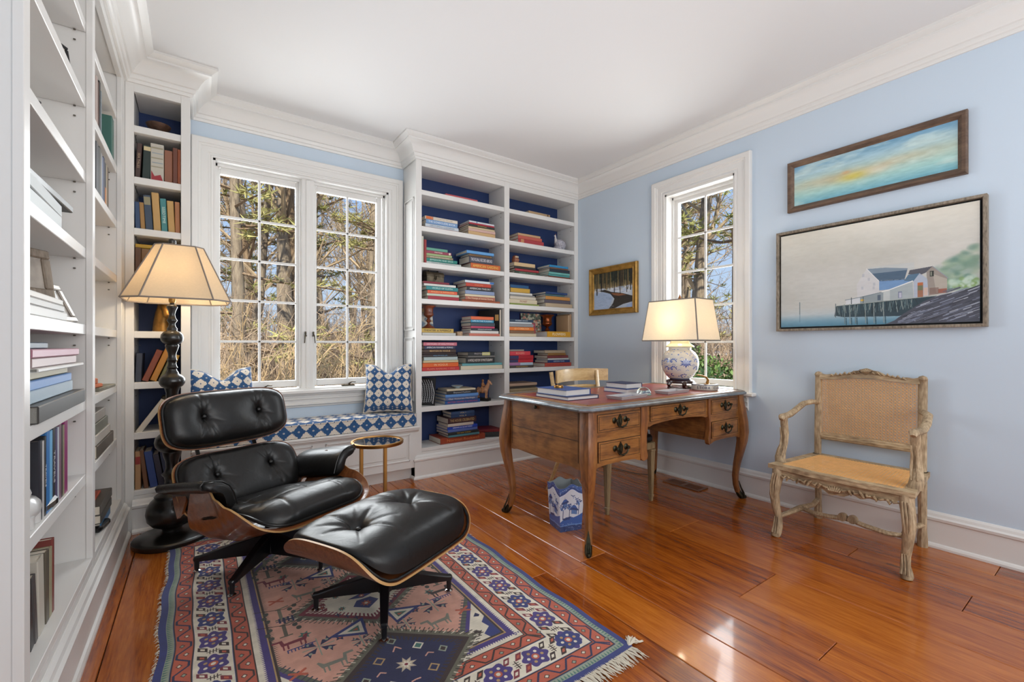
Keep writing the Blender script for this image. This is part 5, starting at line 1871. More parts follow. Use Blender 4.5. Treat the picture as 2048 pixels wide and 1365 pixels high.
# ---------------------------------------------------------------- ikat seat cushion and pillows
def paint_ikat():
    n = 512
    y, x = np.mgrid[0:n, 0:n].astype(np.float32) / n
    rs2 = rnd(2)
    j = (noise2(n, n, 40, 3, 2, stretch=(0.4, 1)) - 0.5) * 0.16
    fx, fy = x * 2 * np.pi * 2, (y + j * 0.55) * 2 * np.pi * 2
    f = np.cos(fx) + np.cos(fy)
    white = f > 0.04
    a = np.empty((n, n, 3), np.float32)
    a[:] = col3('27517f')
    a[white] = col3('d6cdc0')
    for i in range(2):
        for k in range(2):
            for (ox2, oy2, c) in ((0, 0, '27517f'), (0.25, 0.25, 'd6cdc0')):
                cx, cy = i * 0.5 + ox2, k * 0.5 + oy2
                dx = np.abs((x - cx + 0.5) % 1 - 0.5); dy = np.abs((y - cy + 0.5) % 1 - 0.5)
                m = ((dx / (0.020 if c == '27517f' else 0.034)) ** 2 + (dy / (0.034 if c == '27517f' else 0.030)) ** 2) < 1
                a[m] = col3(c)
                if c != '27517f':
                    m = ((dx / 0.016) ** 2 + (dy / 0.013) ** 2) < 1
                    a[m] = col3('27517f')
    a *= (0.93 + 0.14 * noise2(n, n, 120, 9, 2))[..., None]
    return a
ikat = paint_ikat()
M_ikat = picture('ikat_cotton', ikat, rough=0.9, coords='BOX', scale=1 / 0.198, sheen=0.15)
M_ikat_small = picture('ikat_cotton_pillow', ikat, rough=0.9, coords='BOX', scale=1 / 0.150, sheen=0.15)
M_cord = plain('cream_piping', 'c9c0b2', rough=0.9)

cu = thing('seat_cushion', 'long blue and cream ikat cushion on the window seat', 'cushion', (0.755, 3.727, 0.463))
def slab(u, v):
    a, b2, r = sq(u * 2 - 1, v * 2 - 1, 14)
    return a * 0.785, b2 * 0.160, r
q = MB()
def cf(u, v):
    a, b2, r = slab(u, v)
    return (a, b2, 0.106 + 0.010 * (1 - r ** 4) - 0.010 * max(0, r - 0.96) / 0.04)
q.grid(cf, 60, 30, uv=False)
q.grid(lambda u, v: (slab(u, v)[0], slab(u, v)[1], 0.002), 60, 30, uv=False)
nr = 60 * 30
ring = [i * 30 for i in range(59)] + [59 * 30 + j for j in range(29)] + [i * 30 + 29 for i in range(59, 0, -1)] + [j for j in range(29, 0, -1)]
for k in range(len(ring)):
    a, c = ring[k], ring[(k + 1) % len(ring)]
    q.f.append([a, c, c + nr, a + nr]); q.m.append(0)
q.build('cover', M_ikat, cu, smooth=40)
for z in (0.098, 0.006):
    P = []
    for k in range(121):
        t = 2 * math.pi * k / 120
        u, v = math.cos(t), math.sin(t)
        m = max(abs(u), abs(v))
        a, b2, _ = sq(u / m, v / m, 14)
        P.append((a * 0.786, b2 * 0.161, z))
    q = MB(); q.tube(P, 0.0045, n=6, cap=False)
    q.build('piping', M_ikat, cu)

def pillow(label, loc, rot, w, h, chop):
    root = thing('throw_pillow', label, 'pillow', loc, group='ikat pillows on the window seat')
    root.rotation_euler = rot
    def pt(u, v, s):
        a, b2 = u * 2 - 1, v * 2 - 1
        pin = 1 - 0.10 * (1 - abs(a) ** 2) * abs(b2) ** 3 if True else 1
        x = a * w / 2 * (1 - 0.07 * (1 - b2 * b2) * abs(a) ** 3)
        z = b2 * h / 2 * (1 - 0.06 * (1 - a * a) * abs(b2) ** 3)
        t = 0.080 * ((1 - a ** 4) * (1 - b2 ** 4)) ** 0.55
        # the karate chop in the top edge
        c = math.exp(-(a / 0.38) ** 2) * max(0.0, (b2 + 0.25) / 1.25) ** 2
        z -= chop * c * h * 0.5
        t *= 1 - 0.35 * c
        return (x, s * t, z + h / 2)
    q = MB()
    q.grid(lambda u, v: pt(u, v, -1), 36, 36, uv=False); q.grid(lambda u, v: pt(u, v, 1), 36, 36, uv=False)
    q.build('cover', M_ikat_small, root, smooth=80)
    P = [pt(t / 30, 0, 1) for t in range(30)] + [pt(1, t / 30, 1) for t in range(30)] + [pt(1 - t / 30, 1, 1) for t in range(30)] + [pt(0, 1 - t / 30, 1) for t in range(31)]
    q = MB(); q.tube(P, 0.005, n=6, cap=False)
    q.build('piping', M_cord, root)
    return root
pillow('blue and cream ikat pillow upright at the bookcase end of the window seat', (1.315, 3.675, 0.585), (R(-16), 0, R(-24)), 0.40, 0.42, 0.36)
pillow('blue and cream ikat pillow leaning behind the lounge chair headrest', (0.165, 3.685, 0.585), (R(-16), 0, R(20)), 0.43, 0.42, 0.40)
# ---------------------------------------------------------------- pictures on the blue wall
def frame(root, prof, y0, y1, z0, z1, mat, name='frame'):
    """A picture frame on the right-hand wall: prof is (inwards from the outer edge, out from the wall)."""
    q = MB()
    q.sweep([(-a, p) for a, p in prof], [(y0, z0), (y1, z0), (y1, z1), (y0, z1)], closed=True, side=-1)
    l = root.location
    q.v = [(WX - p - l.x, y - l.y, z - l.z) for y, z, p in q.v]
    return q.build(name, mat, root, smooth=20)

def canvas_panel(root, y0, y1, z0, z1, x, mat):
    q = MB()
    l = root.location
    X = x - l.x
    q.add([(X, y1 - l.y, z0 - l.z), (X, y0 - l.y, z0 - l.z), (X, y0 - l.y, z1 - l.z), (X, y1 - l.y, z1 - l.z),
           (X + 0.012, y1 - l.y, z0 - l.z), (X + 0.012, y0 - l.y, z0 - l.z), (X + 0.012, y0 - l.y, z1 - l.z), (X + 0.012, y1 - l.y, z1 - l.z)],
          [(0, 1, 2, 3), (7, 6, 5, 4), (0, 4, 5, 1), (1, 5, 6, 2), (2, 6, 7, 3), (3, 7, 4, 0)],
          uvs=[[(0, 0), (1, 0), (1, 1), (0, 1)]] + [[(0.01, 0.01)] * 4] * 5)
    return q.build('painting', mat, root, smooth=0)

def brush(K, seed, amt=0.06, stretch=(1, 3), cells=60):
    n = noise2(K.h, K.w, cells, seed, 3, stretch=(stretch[0], 1.0 / stretch[1]))
    K.a += ((n - 0.5) * 2 * amt)[..., None]
    return K

def grad(K, stops):
    t = np.linspace(1, 0, K.h)
    for c in range(3):
        K.a[..., c] = np.interp(t, [s[0] for s in stops], [col3(s[1])[c] for s in stops])[:, None]

def paint_harbour():
    K = Canvas(0, 1.04, 0, 0.70, 900, 'c4c3be')
    grad(K, [(0, '4d7f96'), (0.06, '7a9fb2'), (0.125, 'b9c3c6'), (0.2, 'c3c4c0'), (0.55, 'c6c5bf'), (0.85, 'd0cec4'), (1.0, 'dad6c9')])
    n = noise2(K.h, K.w, 3, 31, 4, stretch=(1, 0.6))
    K.a += ((n - 0.5) * 0.13)[..., None] * np.array([0.9, 0.9, 1.0])
    def F(pts, c, al=1.0): K.poly(pts, c, al)
    # trees in mist
    rs2 = random.Random(5)
    for k in range(230):
        t = rs2.random()
        x = 0.85 + 0.18 * t
        top = 0.33 + 0.12 * t
        z = rs2.uniform(0.20, top)
        r = rs2.uniform(0.010, 0.026)
        g = rs2.choice(['7f9a86', '6f8f7e', '8fa892', '5f8579', '93a8a0', 'a8b8a0'])
        K.disc(x, z, r, g, ry=r * 0.8, alpha=0.38 if z > top - 0.05 else 0.55, soft=0.5)
    for k in range(60):
        K.disc(rs2.uniform(0.92, 1.03), rs2.uniform(0.205, 0.265), rs2.uniform(0.006, 0.016), rs2.choice(['b5cbbb', 'a4c0b0', 'c3d3c5', '7f9f62']), alpha=0.7, soft=0.4)
    # main house
    F([(0.523, 0.378), (0.469, 0.276), (0.475, 0.15), (0.589, 0.15), (0.589, 0.29)], 'c9c9cb', 0.85)
    F([(0.523, 0.376), (0.62, 0.372), (0.73, 0.352), (0.715, 0.285), (0.589, 0.29)], '4d6379')
    K.a[int((0.70 - 0.385) * 900):int((0.70 - 0.34) * 900), int(0.53 * 900):int(0.76 * 900)] = K.a[int((0.70 - 0.385) * 900):int((0.70 - 0.34) * 900), int(0.53 * 900):int(0.76 * 900)] * 0.55 + col3('b9c2c6') * 0.45
    F([(0.589, 0.29), (0.714, 0.282), (0.75, 0.268), (0.643, 0.227), (0.589, 0.225)], '6f93bd')
    K.line([(0.523, 0.378), (0.589, 0.285)], 0.004, 'dcdcdc'); K.line([(0.589, 0.287), (0.715, 0.283)], 0.003, '3d4f63')
    for x, z in ((0.535, 0.305), (0.505, 0.335), (0.563, 0.27), (0.50, 0.25), (0.56, 0.245)):
        K.rect(x - 0.006, x + 0.006, z - 0.010, z + 0.010, 'aeb2ba', 0.8)
    # barn with grey roof
    F([(0.816, 0.316), (0.843, 0.348), (0.907, 0.268), (0.907, 0.179), (0.823, 0.168)], '958c84')
    F([(0.845, 0.30), (0.907, 0.262), (0.907, 0.185), (0.86, 0.18)], 'b5aea2', 0.75)
    F([(0.732, 0.313), (0.739, 0.338), (0.843, 0.348), (0.812, 0.312), (0.785, 0.300)], '55565f')
    K.line([(0.843, 0.348), (0.91, 0.268)], 0.004, '8c949e'); K.rect(0.831, 0.849, 0.286, 0.320, '2f332e'); K.rect(0.834, 0.84, 0.29, 0.315, '8c8f80')
    K.rect(0.868, 0.905, 0.180, 0.205, '8e4b3c', 0.8); K.rect(0.83, 0.87, 0.175, 0.215, '7a5f56', 0.6)
    # little gabled entry
    F([(0.757, 0.267), (0.785, 0.313), (0.82, 0.274), (0.825, 0.168), (0.759, 0.160)], 'a9b2c2')
    F([(0.712, 0.273), (0.732, 0.31), (0.785, 0.313), (0.757, 0.267)], '54718a')
    K.rect(0.776, 0.801, 0.163, 0.254, '9a6b52'); K.rect(0.777, 0.80, 0.205, 0.235, '6f7358'); K.rect(0.776, 0.80, 0.235, 0.254, 'b5683f'); K.rect(0.803, 0.822, 0.17, 0.22, 'd2b3a0', 0.8)
    # sheds on the wharf
    F([(0.643, 0.223), (0.752, 0.263), (0.757, 0.160), (0.643, 0.150)], 'a3adb0')
    K.line([(0.60, 0.214), (0.645, 0.226), (0.752, 0.268)], 0.006, 'dfe2e0')
    F([(0.488, 0.187), (0.643, 0.218), (0.643, 0.150), (0.488, 0.147)], '8b969a'); F([(0.61, 0.21), (0.643, 0.222), (0.643, 0.155), (0.61, 0.155)], 'c6ccca', 0.8)
    F([(0.409, 0.176), (0.488, 0.187), (0.488, 0.147), (0.409, 0.147)], 'c8ccd0')
    K.line([(0.405, 0.176), (0.49, 0.189), (0.60, 0.212)], 0.004, '66767f')
    K.rect(0.683, 0.702, 0.166, 0.208, '7a8298'); K.rect(0.688, 0.70, 0.168, 0.200, 'b7b8c8'); K.rect(0.58, 0.597, 0.16, 0.196, '566373')
    K.disc(0.50, 0.168, 0.010, 'd2a940', ry=0.007)
    # wharf and rocks
    F([(0.353, 0.137), (0.608, 0.150), (0.86, 0.163), (0.71, 0.06), (0.69, 0.05), (0.398, 0.058), (0.349, 0.07)], '2c3f48')
    for k in range(90):
        x = 0.352 + 0.42 * rs2.random()
        zt = 0.137 + (x - 0.353) * 0.05
        zb = 0.055 if x < 0.68 else 0.05 + (x - 0.68) * 0.8
        K.line([(x, zt - 0.005), (x + rs2.uniform(-0.012, 0.012), max(zb, zt - rs2.uniform(0.04, 0.08)))], rs2.uniform(0.0015, 0.004), rs2.choice(['51676c', '6d8082', '1d2a30', '8a9591', '36505a']))
    for x in (0.40, 0.43, 0.46, 0.515, 0.56, 0.61):
        K.line([(x, 0.145), (x + 0.003, 0.012)], 0.005, rs2.choice(['9aa39d', '7f8c8a', '687a7c']))
        K.line([(x + 0.01, 0.05), (x + 0.012, 0.005)], 0.006, '2d4851', 0.8)
    for x in (0.44, 0.505):
        K.line([(x, 0.19), (x, 0.12)], 0.004, '3d4a4e')
    K.line([(0.35, 0.155), (0.35, 0.06)], 0.004, '5a666a'); K.line([(0.353, 0.139), (0.61, 0.152), (0.86, 0.165)], 0.004, '9aa29c')
    F([(0.62, 0.0), (0.666, 0.023), (0.71, 0.064), (0.80, 0.133), (0.85, 0.160), (0.93, 0.178), (1.04, 0.205), (1.04, 0.0)], '494c58')
    for k in range(170):
        x = rs2.uniform(0.68, 1.05)
        zmax = min(0.2, 0.03 + (x - 0.66) * 0.75)
        z = rs2.uniform(0.0, max(0.01, zmax - 0.012))
        l = rs2.uniform(0.02, 0.08)
        K.line([(x, z), (x + l, z + l * 0.42)], rs2.uniform(0.0015, 0.006), rs2.choice(['33353f', '5f6474', '71788c', '3a3b44', 'b9c0cc', '8d95a8']), 0.8)
    K.line([(0.127, 0.182), (0.127, 0.094)], 0.006, '6d7c80'); K.line([(0.128, 0.09), (0.128, 0.035)], 0.005, '55788a', 0.6)
    brush(K, 33, 0.018)
    return K.a

pf = thing('framed_painting', 'large framed painting of a harbour house on a wharf in mist, lower of the pair', 'painting', (WX, 0.995, 1.60))
M_barn = wood('grey_barnwood', '4f463c', '7f7465', '9c9080', axis='Z', scale=8, stretch=3, rough=0.7, bump=0.3, fine=0.7)
M_black_board = plain('black_float_frame', '0c0b0b', rough=0.6)  # black board of the backing, folder, print edge and plinth
frame(pf, [(0, 0.0), (0, 0.045), (0.012, 0.048), (0.016, 0.046), (0.018, 0.012), (0.018, 0.0)], 0.472, 1.518, 1.250, 1.952, M_barn)
q = MB(); q.box(-0.012, -0.004, 0.488 - 0.995, 1.502 - 0.995, 1.266 - 1.60, 1.936 - 1.60)
q.build('backing', M_black_board, pf, smooth=0)
canvas_panel(pf, 0.500, 1.490, 1.278, 1.924, WX - 0.034, picture('harbour_print', paint_harbour(), rough=0.45, coat=0.1))

def paint_sky():
    K = Canvas(0, 0.82, 0, 0.27, 900, '9fc3cf')
    n = noise2(K.h, K.w, 3, 41, 5, stretch=(1, 0.5)); m = noise2(K.h, K.w, 5, 42, 5, stretch=(1, 0.35)); e = noise2(K.h, K.w, 30, 43, 3, stretch=(1, 0.25))
    yy = np.linspace(1, 0, K.h)[:, None] * np.ones((1, K.w)); xx = np.linspace(0, 1, K.w)[None] * np.ones((K.h, 1))
    grad(K, [(0, '6fabbd'), (0.25, 'a4cfcb'), (0.5, 'b2cdc4'), (0.75, 'a3c4cf'), (1, '6f9fbf')])
    c = np.exp(-((yy - 0.46 - 0.10 * (xx - 0.5) + 0.25 * (n - 0.5)) / 0.15) ** 2) * np.clip(1.4 - np.abs(xx - 0.45) * 2.2, 0, 1)
    K.a = K.a * (1 - 0.85 * c[..., None]) + col3('bfb595') * (0.85 * c[..., None])
    w = np.clip((m - 0.52) * 5, 0, 1)[..., None] * 0.55
    K.a = K.a * (1 - w) + col3('cfe0d8') * w
    y2 = np.exp(-(((xx - 0.42) / 0.09) ** 2 + ((yy - 0.40) / 0.09) ** 2))[..., None] * 0.8
    K.a = K.a * (1 - y2) + col3('d2c353') * y2
    o2 = np.exp(-(((xx - 0.37) / 0.03) ** 2 + ((yy - 0.53) / 0.04) ** 2))[..., None] * 0.6
    K.a = K.a * (1 - o2) + col3('cf9560') * o2
    w2 = np.exp(-(((xx - 0.57) / 0.07) ** 2 + ((yy - 0.42) / 0.08) ** 2))[..., None] * 0.6
    K.a = K.a * (1 - w2) + col3('e2dcc8') * w2
    K.a += ((e - 0.5) * 0.10)[..., None]
    return K.a
ps = thing('framed_painting', 'long narrow painting of a blue and yellow sky in brown frame, above the harbour painting', 'painting', (WX, 1.0, 2.26))
M_brownframe = wood('grey_brown_frame', '3c2c22', '5f4a3b', '78604c', axis='Y', scale=6, stretch=6, rough=0.55, bump=0.15)
frame(ps, [(0, 0), (0, 0.026), (0.006, 0.034), (0.022, 0.030), (0.034, 0.018), (0.040, 0.014), (0.042, 0.004), (0.042, 0.0)], 0.548, 1.452, 2.086, 2.436, M_brownframe)
canvas_panel(ps, 0.588, 1.412, 2.126, 2.396, WX - 0.013, picture('sky_print', paint_sky(), rough=0.5, coat=0.1))

def paint_brook():
    K = Canvas(0, 0.55, 0, 0.42, 900, '27302c')
    rs2 = random.Random(9)
    n = noise2(K.h, K.w, 4, 51, 4)
    grad(K, [(0, 'aebccd'), (0.45, 'c9d2dc'), (0.56, 'b6b3a8'), (0.60, '8a7a55'), (0.75, '54523a'), (1, '1d2a26')])
    for k in range(160):
        x = rs2.uniform(0, 0.55); t = rs2.uniform(0.6, 1)
        K.disc(x, 0.42 - rs2.uniform(0, 0.12), rs2.uniform(0.008, 0.025), rs2.choice(['16241f', '22332a', '2e3a2e', '1b2926']), alpha=0.8)
    for k in range(70):
        x = rs2.uniform(0, 0.55); z = rs2.uniform(0.20, 0.26)
        K.line([(x, z), (x + rs2.uniform(-0.005, 0.005), 0.42)], rs2.uniform(0.002, 0.009), rs2.choice(['2b2620', '3a3127', '6b5a3a', '1f1d1b', '8a7648']))
    for k in range(60):
        K.disc(rs2.uniform(0, 0.55), rs2.uniform(0.17, 0.24), rs2.uniform(0.01, 0.03), rs2.choice(['c9d4e4', 'b3c2da', 'd9dfe6', '97a9c4']), ry=rs2.uniform(0.004, 0.012), alpha=0.8)
    K.poly([(0, 0.175), (0.12, 0.20), (0.24, 0.17), (0.28, 0.12), (0.24, 0.05), (0.20, 0), (0, 0)], 'a9bdd8')
    K.poly([(0.08, 0.215), (0.16, 0.225), (0.26, 0.19), (0.40, 0.165), (0.55, 0.12), (0.55, 0.06), (0.42, 0.04), (0.30, 0), (0.22, 0), (0.28, 0.06), (0.30, 0.11), (0.24, 0.17), (0.14, 0.20)], '332f2c')
    K.poly([(0.25, 0.18), (0.40, 0.16), (0.46, 0.14), (0.36, 0.135), (0.29, 0.15)], '8a5a3d')
    K.poly([(0.45, 0.0), (0.55, 0.0), (0.55, 0.05), (0.47, 0.03)], '9fb4d6')
    for k in range(30):
        x, z = rs2.uniform(0.02, 0.25), rs2.uniform(0.01, 0.17)
        K.line([(x, z), (x + rs2.uniform(0.02, 0.07), z - rs2.uniform(0.004, 0.02))], 0.003, rs2.choice(['8aa0c4', 'c9d6ea', '7a8db0']), 0.7)
    for x in (0.045, 0.11, 0.30, 0.38, 0.47, 0.52):
        K.line([(x, rs2.uniform(0.15, 0.22)), (x, 0.42)], rs2.uniform(0.008, 0.016), '2a2521')
    brush(K, 53, 0.03)
    return K.a
pb = thing('framed_painting', 'small gold-framed painting of a snowy brook in woods, between bookcase and side window', 'painting', (WX, 3.09, 1.71))
M_giltframe = plain('gilt_frame', 'a8813f', rough=0.38, metal=0.55, var=0.3, var_scale=18)
frame(pb, [(0, 0), (0, 0.030), (0.006, 0.038), (0.014, 0.036), (0.030, 0.024), (0.044, 0.020), (0.050, 0.026), (0.056, 0.024), (0.060, 0.012), (0.060, 0)], 2.775, 3.405, 1.464, 1.955, M_giltframe)
canvas_panel(pb, 2.833, 3.347, 1.522, 1.897, WX - 0.013, picture('brook_print', paint_brook(), rough=0.4, coat=0.2))

# ---------------------------------------------------------------- porcelain table lamp on the desk
def paint_vase():
    K = Canvas(0, 4, 0, 1.6, 256, 'd9d3c6')
    B, B2 = '2a4796', '4a6bb5'
    rs2 = random.Random(2)
    for k in range(7):
        cx = 0.30 + k * 4 / 7
        cy = 0.78 + 0.05 * (-1) ** k
        if k % 2 == 0:
            for j in range(12):
                a = 2 * math.pi * j / 12
                r = 0.25 if j % 2 else 0.20
                K.poly([(cx, cy), (cx + r * 0.6 * math.cos(a - 0.2), cy + r * 0.6 * math.sin(a - 0.2)), (cx + r * math.cos(a), cy + r * math.sin(a)), (cx + r * 0.6 * math.cos(a + 0.2), cy + r * 0.6 * math.sin(a + 0.2))], B)
                K.line([(cx + 0.05 * math.cos(a), cy + 0.05 * math.sin(a)), (cx + r * 0.8 * math.cos(a), cy + r * 0.8 * math.sin(a))], 0.012, B2)
        else:
            for s in (-1, 1):
                for z0 in (-0.20, 0.16):
                    P = []
                    for j in range(26):
                        a = j / 25 * 4.6
                        r = 0.15 * (1 - j / 30)
                        P.append((cx + s * (0.10 + r * math.cos(a)), cy + z0 + r * math.sin(a)))
                    K.line(P, 0.030, B2 if z0 > 0 else '41519a')
                    for j in range(3, 24, 3):
                        K.line([P[j], (P[j][0] + s * 0.05, P[j][1] + 0.06)], 0.022, B2)
    for k in range(60):
        K.disc(rs2.uniform(0, 4), rs2.uniform(0.12, 0.30), 0.035, '4a5aa0', ry=0.022); K.disc(rs2.uniform(0, 4), rs2.uniform(1.2, 1.5), 0.030, '6a82bd', ry=0.02)
    for k in range(40):
        x, z = rs2.uniform(0, 4), rs2.uniform(0.35, 1.15)
        K.line([(x, z), (x + 0.06, z + 0.05), (x + 0.12, z + 0.02)], 0.018, B2, 0.7)
    K.rect(0, 4, 0.02, 0.06, B)
    return K.a
M_porcelain = picture('blue_white_porcelain', paint_vase(), rough=0.18, coat=0.6)
M_cream = plain('cream_porcelain', 'd8cfae', rough=0.2, coat=0.5, var=0.15, var_scale=14)
M_rose = plain('carved_rosewood', '2e140c', rough=0.25, coat=0.5)
tl = thing('table_lamp', 'blue and white porcelain jar lamp with rectangular cream shade, lit, on the desk', 'table lamp', (3.10, 2.10, DT))
q = MB(); q.lathe([(0.070, 0.068), (0.085, 0.080), (0.108, 0.105), (0.128, 0.140), (0.138, 0.180), (0.139, 0.210), (0.130, 0.250), (0.112, 0.278), (0.092, 0.294), (0.084, 0.300), (0.083, 0.318), (0.086, 0.322)], 56)
q.build('jar', M_porcelain, tl, smooth=60)
q = MB(); q.lathe([(0.084, 0.318), (0.104, 0.320), (0.107, 0.326), (0.098, 0.334), (0.080, 0.346), (0.074, 0.352), (0.070, 0.366), (0.055, 0.380), (0.02, 0.386), (0.010, 0.40), (0.010, 0.42)], 40)
q.build('lid', M_cream, tl, smooth=50)
q = MB(); q.lathe([(0.060, 0.040), (0.098, 0.040), (0.104, 0.048), (0.102, 0.060), (0.086, 0.068), (0.072, 0.070)], 32)
for k in range(5):
    a = 2 * math.pi * k / 5 + 0.3
    q.tube([(0.090 * math.cos(a), 0.090 * math.sin(a), 0.048), (0.104 * math.cos(a), 0.104 * math.sin(a), 0.030), (0.094 * math.cos(a), 0.094 * math.sin(a), 0.012), (0.104 * math.cos(a), 0.104 * math.sin(a), 0.0)], [0.018, 0.016, 0.010, 0.013], n=8)
q.lathe([(0.075, 0.004), (0.092, 0.004), (0.092, 0.012), (0.075, 0.012), (0.075, 0.004)], 32, cap=False)
q.build('stand', M_rose, tl)
q = MB(); q.lathe([(0.010, 0.40), (0.016, 0.405), (0.016, 0.45), (0.010, 0.455)], 14)
q.tube([(0, 0.012, 0.41), (0, 0.06, 0.41), (0, 0.075, 0.50), (0, 0.05, 0.62), (0, 0.004, 0.685)], 0.003, n=6)
q.tube([(0, -0.012, 0.41), (0, -0.06, 0.41), (0, -0.075, 0.50), (0, -0.05, 0.62), (0, -0.004, 0.685)], 0.003, n=6)
q.build('harp', M_brass, tl)
q = MB(); q.lathe([(0.004, 0.684), (0.010, 0.690), (0.015, 0.698), (0.011, 0.712), (0.005, 0.728), (0.0005, 0.738)], 6)
q.build('finial', plain('amber_finial', '8a5212', rough=0.2, coat=0.5), tl, smooth=0)
def shade_ring(hx, hy, z):
    c = 0.012
    return [(-hx + c, -hy, z), (hx - c, -hy, z), (hx, -hy + c, z), (hx, hy - c, z), (hx - c, hy, z), (-hx + c, hy, z), (-hx, hy - c, z), (-hx, -hy + c, z)]
lo, hi = shade_ring(0.152, 0.252, 0.372), shade_ring(0.122, 0.210, 0.684)
q = MB()
q.add(lo + hi, [(i, (i + 1) % 8, 8 + (i + 1) % 8, 8 + i) for i in range(8)])
tsh = q.build('lamp_shade', M_silk, tl, smooth=0)
q = MB()
for i in (0, 2, 4, 6):
    m0 = [(lo[i][k] + lo[(i - 1) % 8][k]) / 2 for k in range(3)]; m1 = [(hi[i][k] + hi[(i - 1) % 8][k]) / 2 for k in range(3)]
    q.tube([m0, m1], 0.005, n=6)
q.tube(lo + [lo[0]], 0.005, n=6); q.tube(hi + [hi[0]], 0.0045, n=6)
q.build('shade_trim', plain('grey_shade_trim', '6f6a64', rough=0.8), tsh)
bulb2 = lamp('table_lamp_bulb', 'POINT', (3.10, 2.10, DT + 0.52), (0, 0, 0), 5.5, (1.0, 0.82, 0.58), shadow_soft_size=0.04)

# ---------------------------------------------------------------- things on the desk
M_bluecloth = plain('blue_book_cloth', '24498a', rough=0.5)
M_navycloth = plain('navy_book_cloth', '16244f', rough=0.5)
M_paper = plain('white_page_edges', 'cfccc8', rough=0.9, bump=0.3, bump_scale=500)
def desk_book(label, x, y, z, w, d, t, rz, mat, group=None):
    """A closed book lying down; its spine is on the local +x side."""
    q = MB()
    q.cbox(-w / 2, w / 2, -d / 2, d / 2, 0, 0.003, 0.001); q.cbox(-w / 2, w / 2, -d / 2, d / 2, t - 0.003, t, 0.001)
    q.cbox(w / 2 - 0.004, w / 2 + 0.002, -d / 2, d / 2, 0, t, 0.0015)
    o = q.build('book', mat, None, loc=(x, y, z), rot=(0, 0, R(rz)), smooth=0)
    tag(o, label, 'book', group)
    p = MB(); p.box(-w / 2 + 0.005, w / 2 - 0.004, -d / 2 + 0.004, d / 2 - 0.004, 0.003, t - 0.003)
    p.build('pages', M_paper, o, smooth=0)
    return o
desk_book('navy-covered book lowest in the front left pile on the desk', 1.950, 2.150, DT, 0.262, 0.315, 0.022, 0, M_navycloth)
desk_book('blue-covered book topmost in the front left pile on the desk, under the ring', 1.935, 2.165, DT + 0.022, 0.215, 0.275, 0.038, 2, M_bluecloth)
desk_book('blue-covered book lower of the middle pile on the desk', 2.520, 2.165, DT, 0.185, 0.225, 0.030, -2, M_bluecloth)
desk_book('navy-covered book upper of the middle pile on the desk', 2.525, 2.170, DT + 0.030, 0.165, 0.195, 0.036, -1, M_navycloth)
q = MB(); q.lathe([(0.027, 0.0), (0.030, 0.001), (0.031, 0.008), (0.030, 0.016), (0.027, 0.017), (0.026, 0.008), (0.027, 0.0)], 40, cap=False)
tag(q.build('bracelet', M_gold, None, loc=(1.90, 2.17, DT + 0.060)), 'gold ring-shaped bracelet resting on the blue book', 'bracelet')
def clear_mat():
    m, nt, b = new_mat('aqua_glass')
    b.inputs['Transmission Weight'].default_value = 1.0
    b.inputs['Roughness'].default_value = 0.01
    b.inputs['IOR'].default_value = 1.45
    b.inputs['Base Color'].default_value = (0.80, 0.96, 0.93, 1)
    return m
pw = thing('paperweight', 'clear glass dome paperweight with aqua base near the desk front edge', 'paperweight', (2.475, 1.955, DT))
q = MB(); q.lathe([(0.0005, 0.006)] + [(0.050 * math.cos(R(a)), 0.006 + 0.046 * math.sin(R(a))) for a in range(0, 90, 6)] + [(0.0005, 0.052)], 40)
q.build('dome', clear_mat(), pw, smooth=80)
q = MB(); q.lathe([(0.0005, 0.0), (0.049, 0.0), (0.051, 0.002), (0.050, 0.0055), (0.0005, 0.0055)], 40)
q.build('base', plain('aqua_base', '6fb5a6', rough=0.2, coat=0.5), pw)
def paint_tray(seed):
    K = Canvas(0, 2, 0, 1, 128, '3c4f93')
    rs2 = random.Random(seed)
    K.rect(0.06, 1.94, 0.08, 0.92, '8592bd'); K.rect(0.10, 1.90, 0.13, 0.87, '2f4489')
    for k in range(46):
        x, z = rs2.uniform(0.15, 1.85), rs2.uniform(0.18, 0.82)
        K.disc(x, z, rs2.uniform(0.02, 0.06), rs2.choice(['c4c9da', '6f80b8', 'd8d6d4', '22357a']), ry=rs2.uniform(0.02, 0.05), alpha=0.8)
    return K.a
def tray(label, x, y, w, d, rz, seed):
    root = thing('pin_tray', label, 'tray', (x, y, DT), R(rz))
    q = MB()
    lo2, hi2, ii = (w / 2 - 0.010, d / 2 - 0.010), (w / 2, d / 2), (w / 2 - 0.006, d / 2 - 0.006)
    def ring(h, z): return [(-h[0], -h[1], z), (h[0], -h[1], z), (h[0], h[1], z), (-h[0], h[1], z)]
    q.add(ring(lo2, 0) + ring(hi2, 0.020) + ring(ii, 0.020) + ring((lo2[0] - 0.004, lo2[1] - 0.004), 0.005),
          [(3, 2, 1, 0)] + [(a + i, a + (i + 1) % 4, a + 4 + (i + 1) % 4, a + 4 + i) for a in (0, 4, 8) for i in range(4)])
    q.build('rim', plain('pale_grey_china', 'b4b0ae', rough=0.3, coat=0.4), root, smooth=0)
    q = MB(); q.add([(-lo2[0] + 0.004, -lo2[1] + 0.004, 0.0056), (lo2[0] - 0.004, -lo2[1] + 0.004, 0.0056), (lo2[0] - 0.004, lo2[1] - 0.004, 0.0056), (-lo2[0] + 0.004, lo2[1] - 0.004, 0.0056)], [(0, 1, 2, 3)], uvs=[[(0, 0), (1, 0), (1, 1), (0, 1)]])
    q.build('painted_well', picture('tray_print', paint_tray(seed), rough=0.25, coat=0.4), root, smooth=0)
tray('blue and white china tray left of the glass paperweight', 2.235, 1.895, 0.27, 0.130, 4, 1)
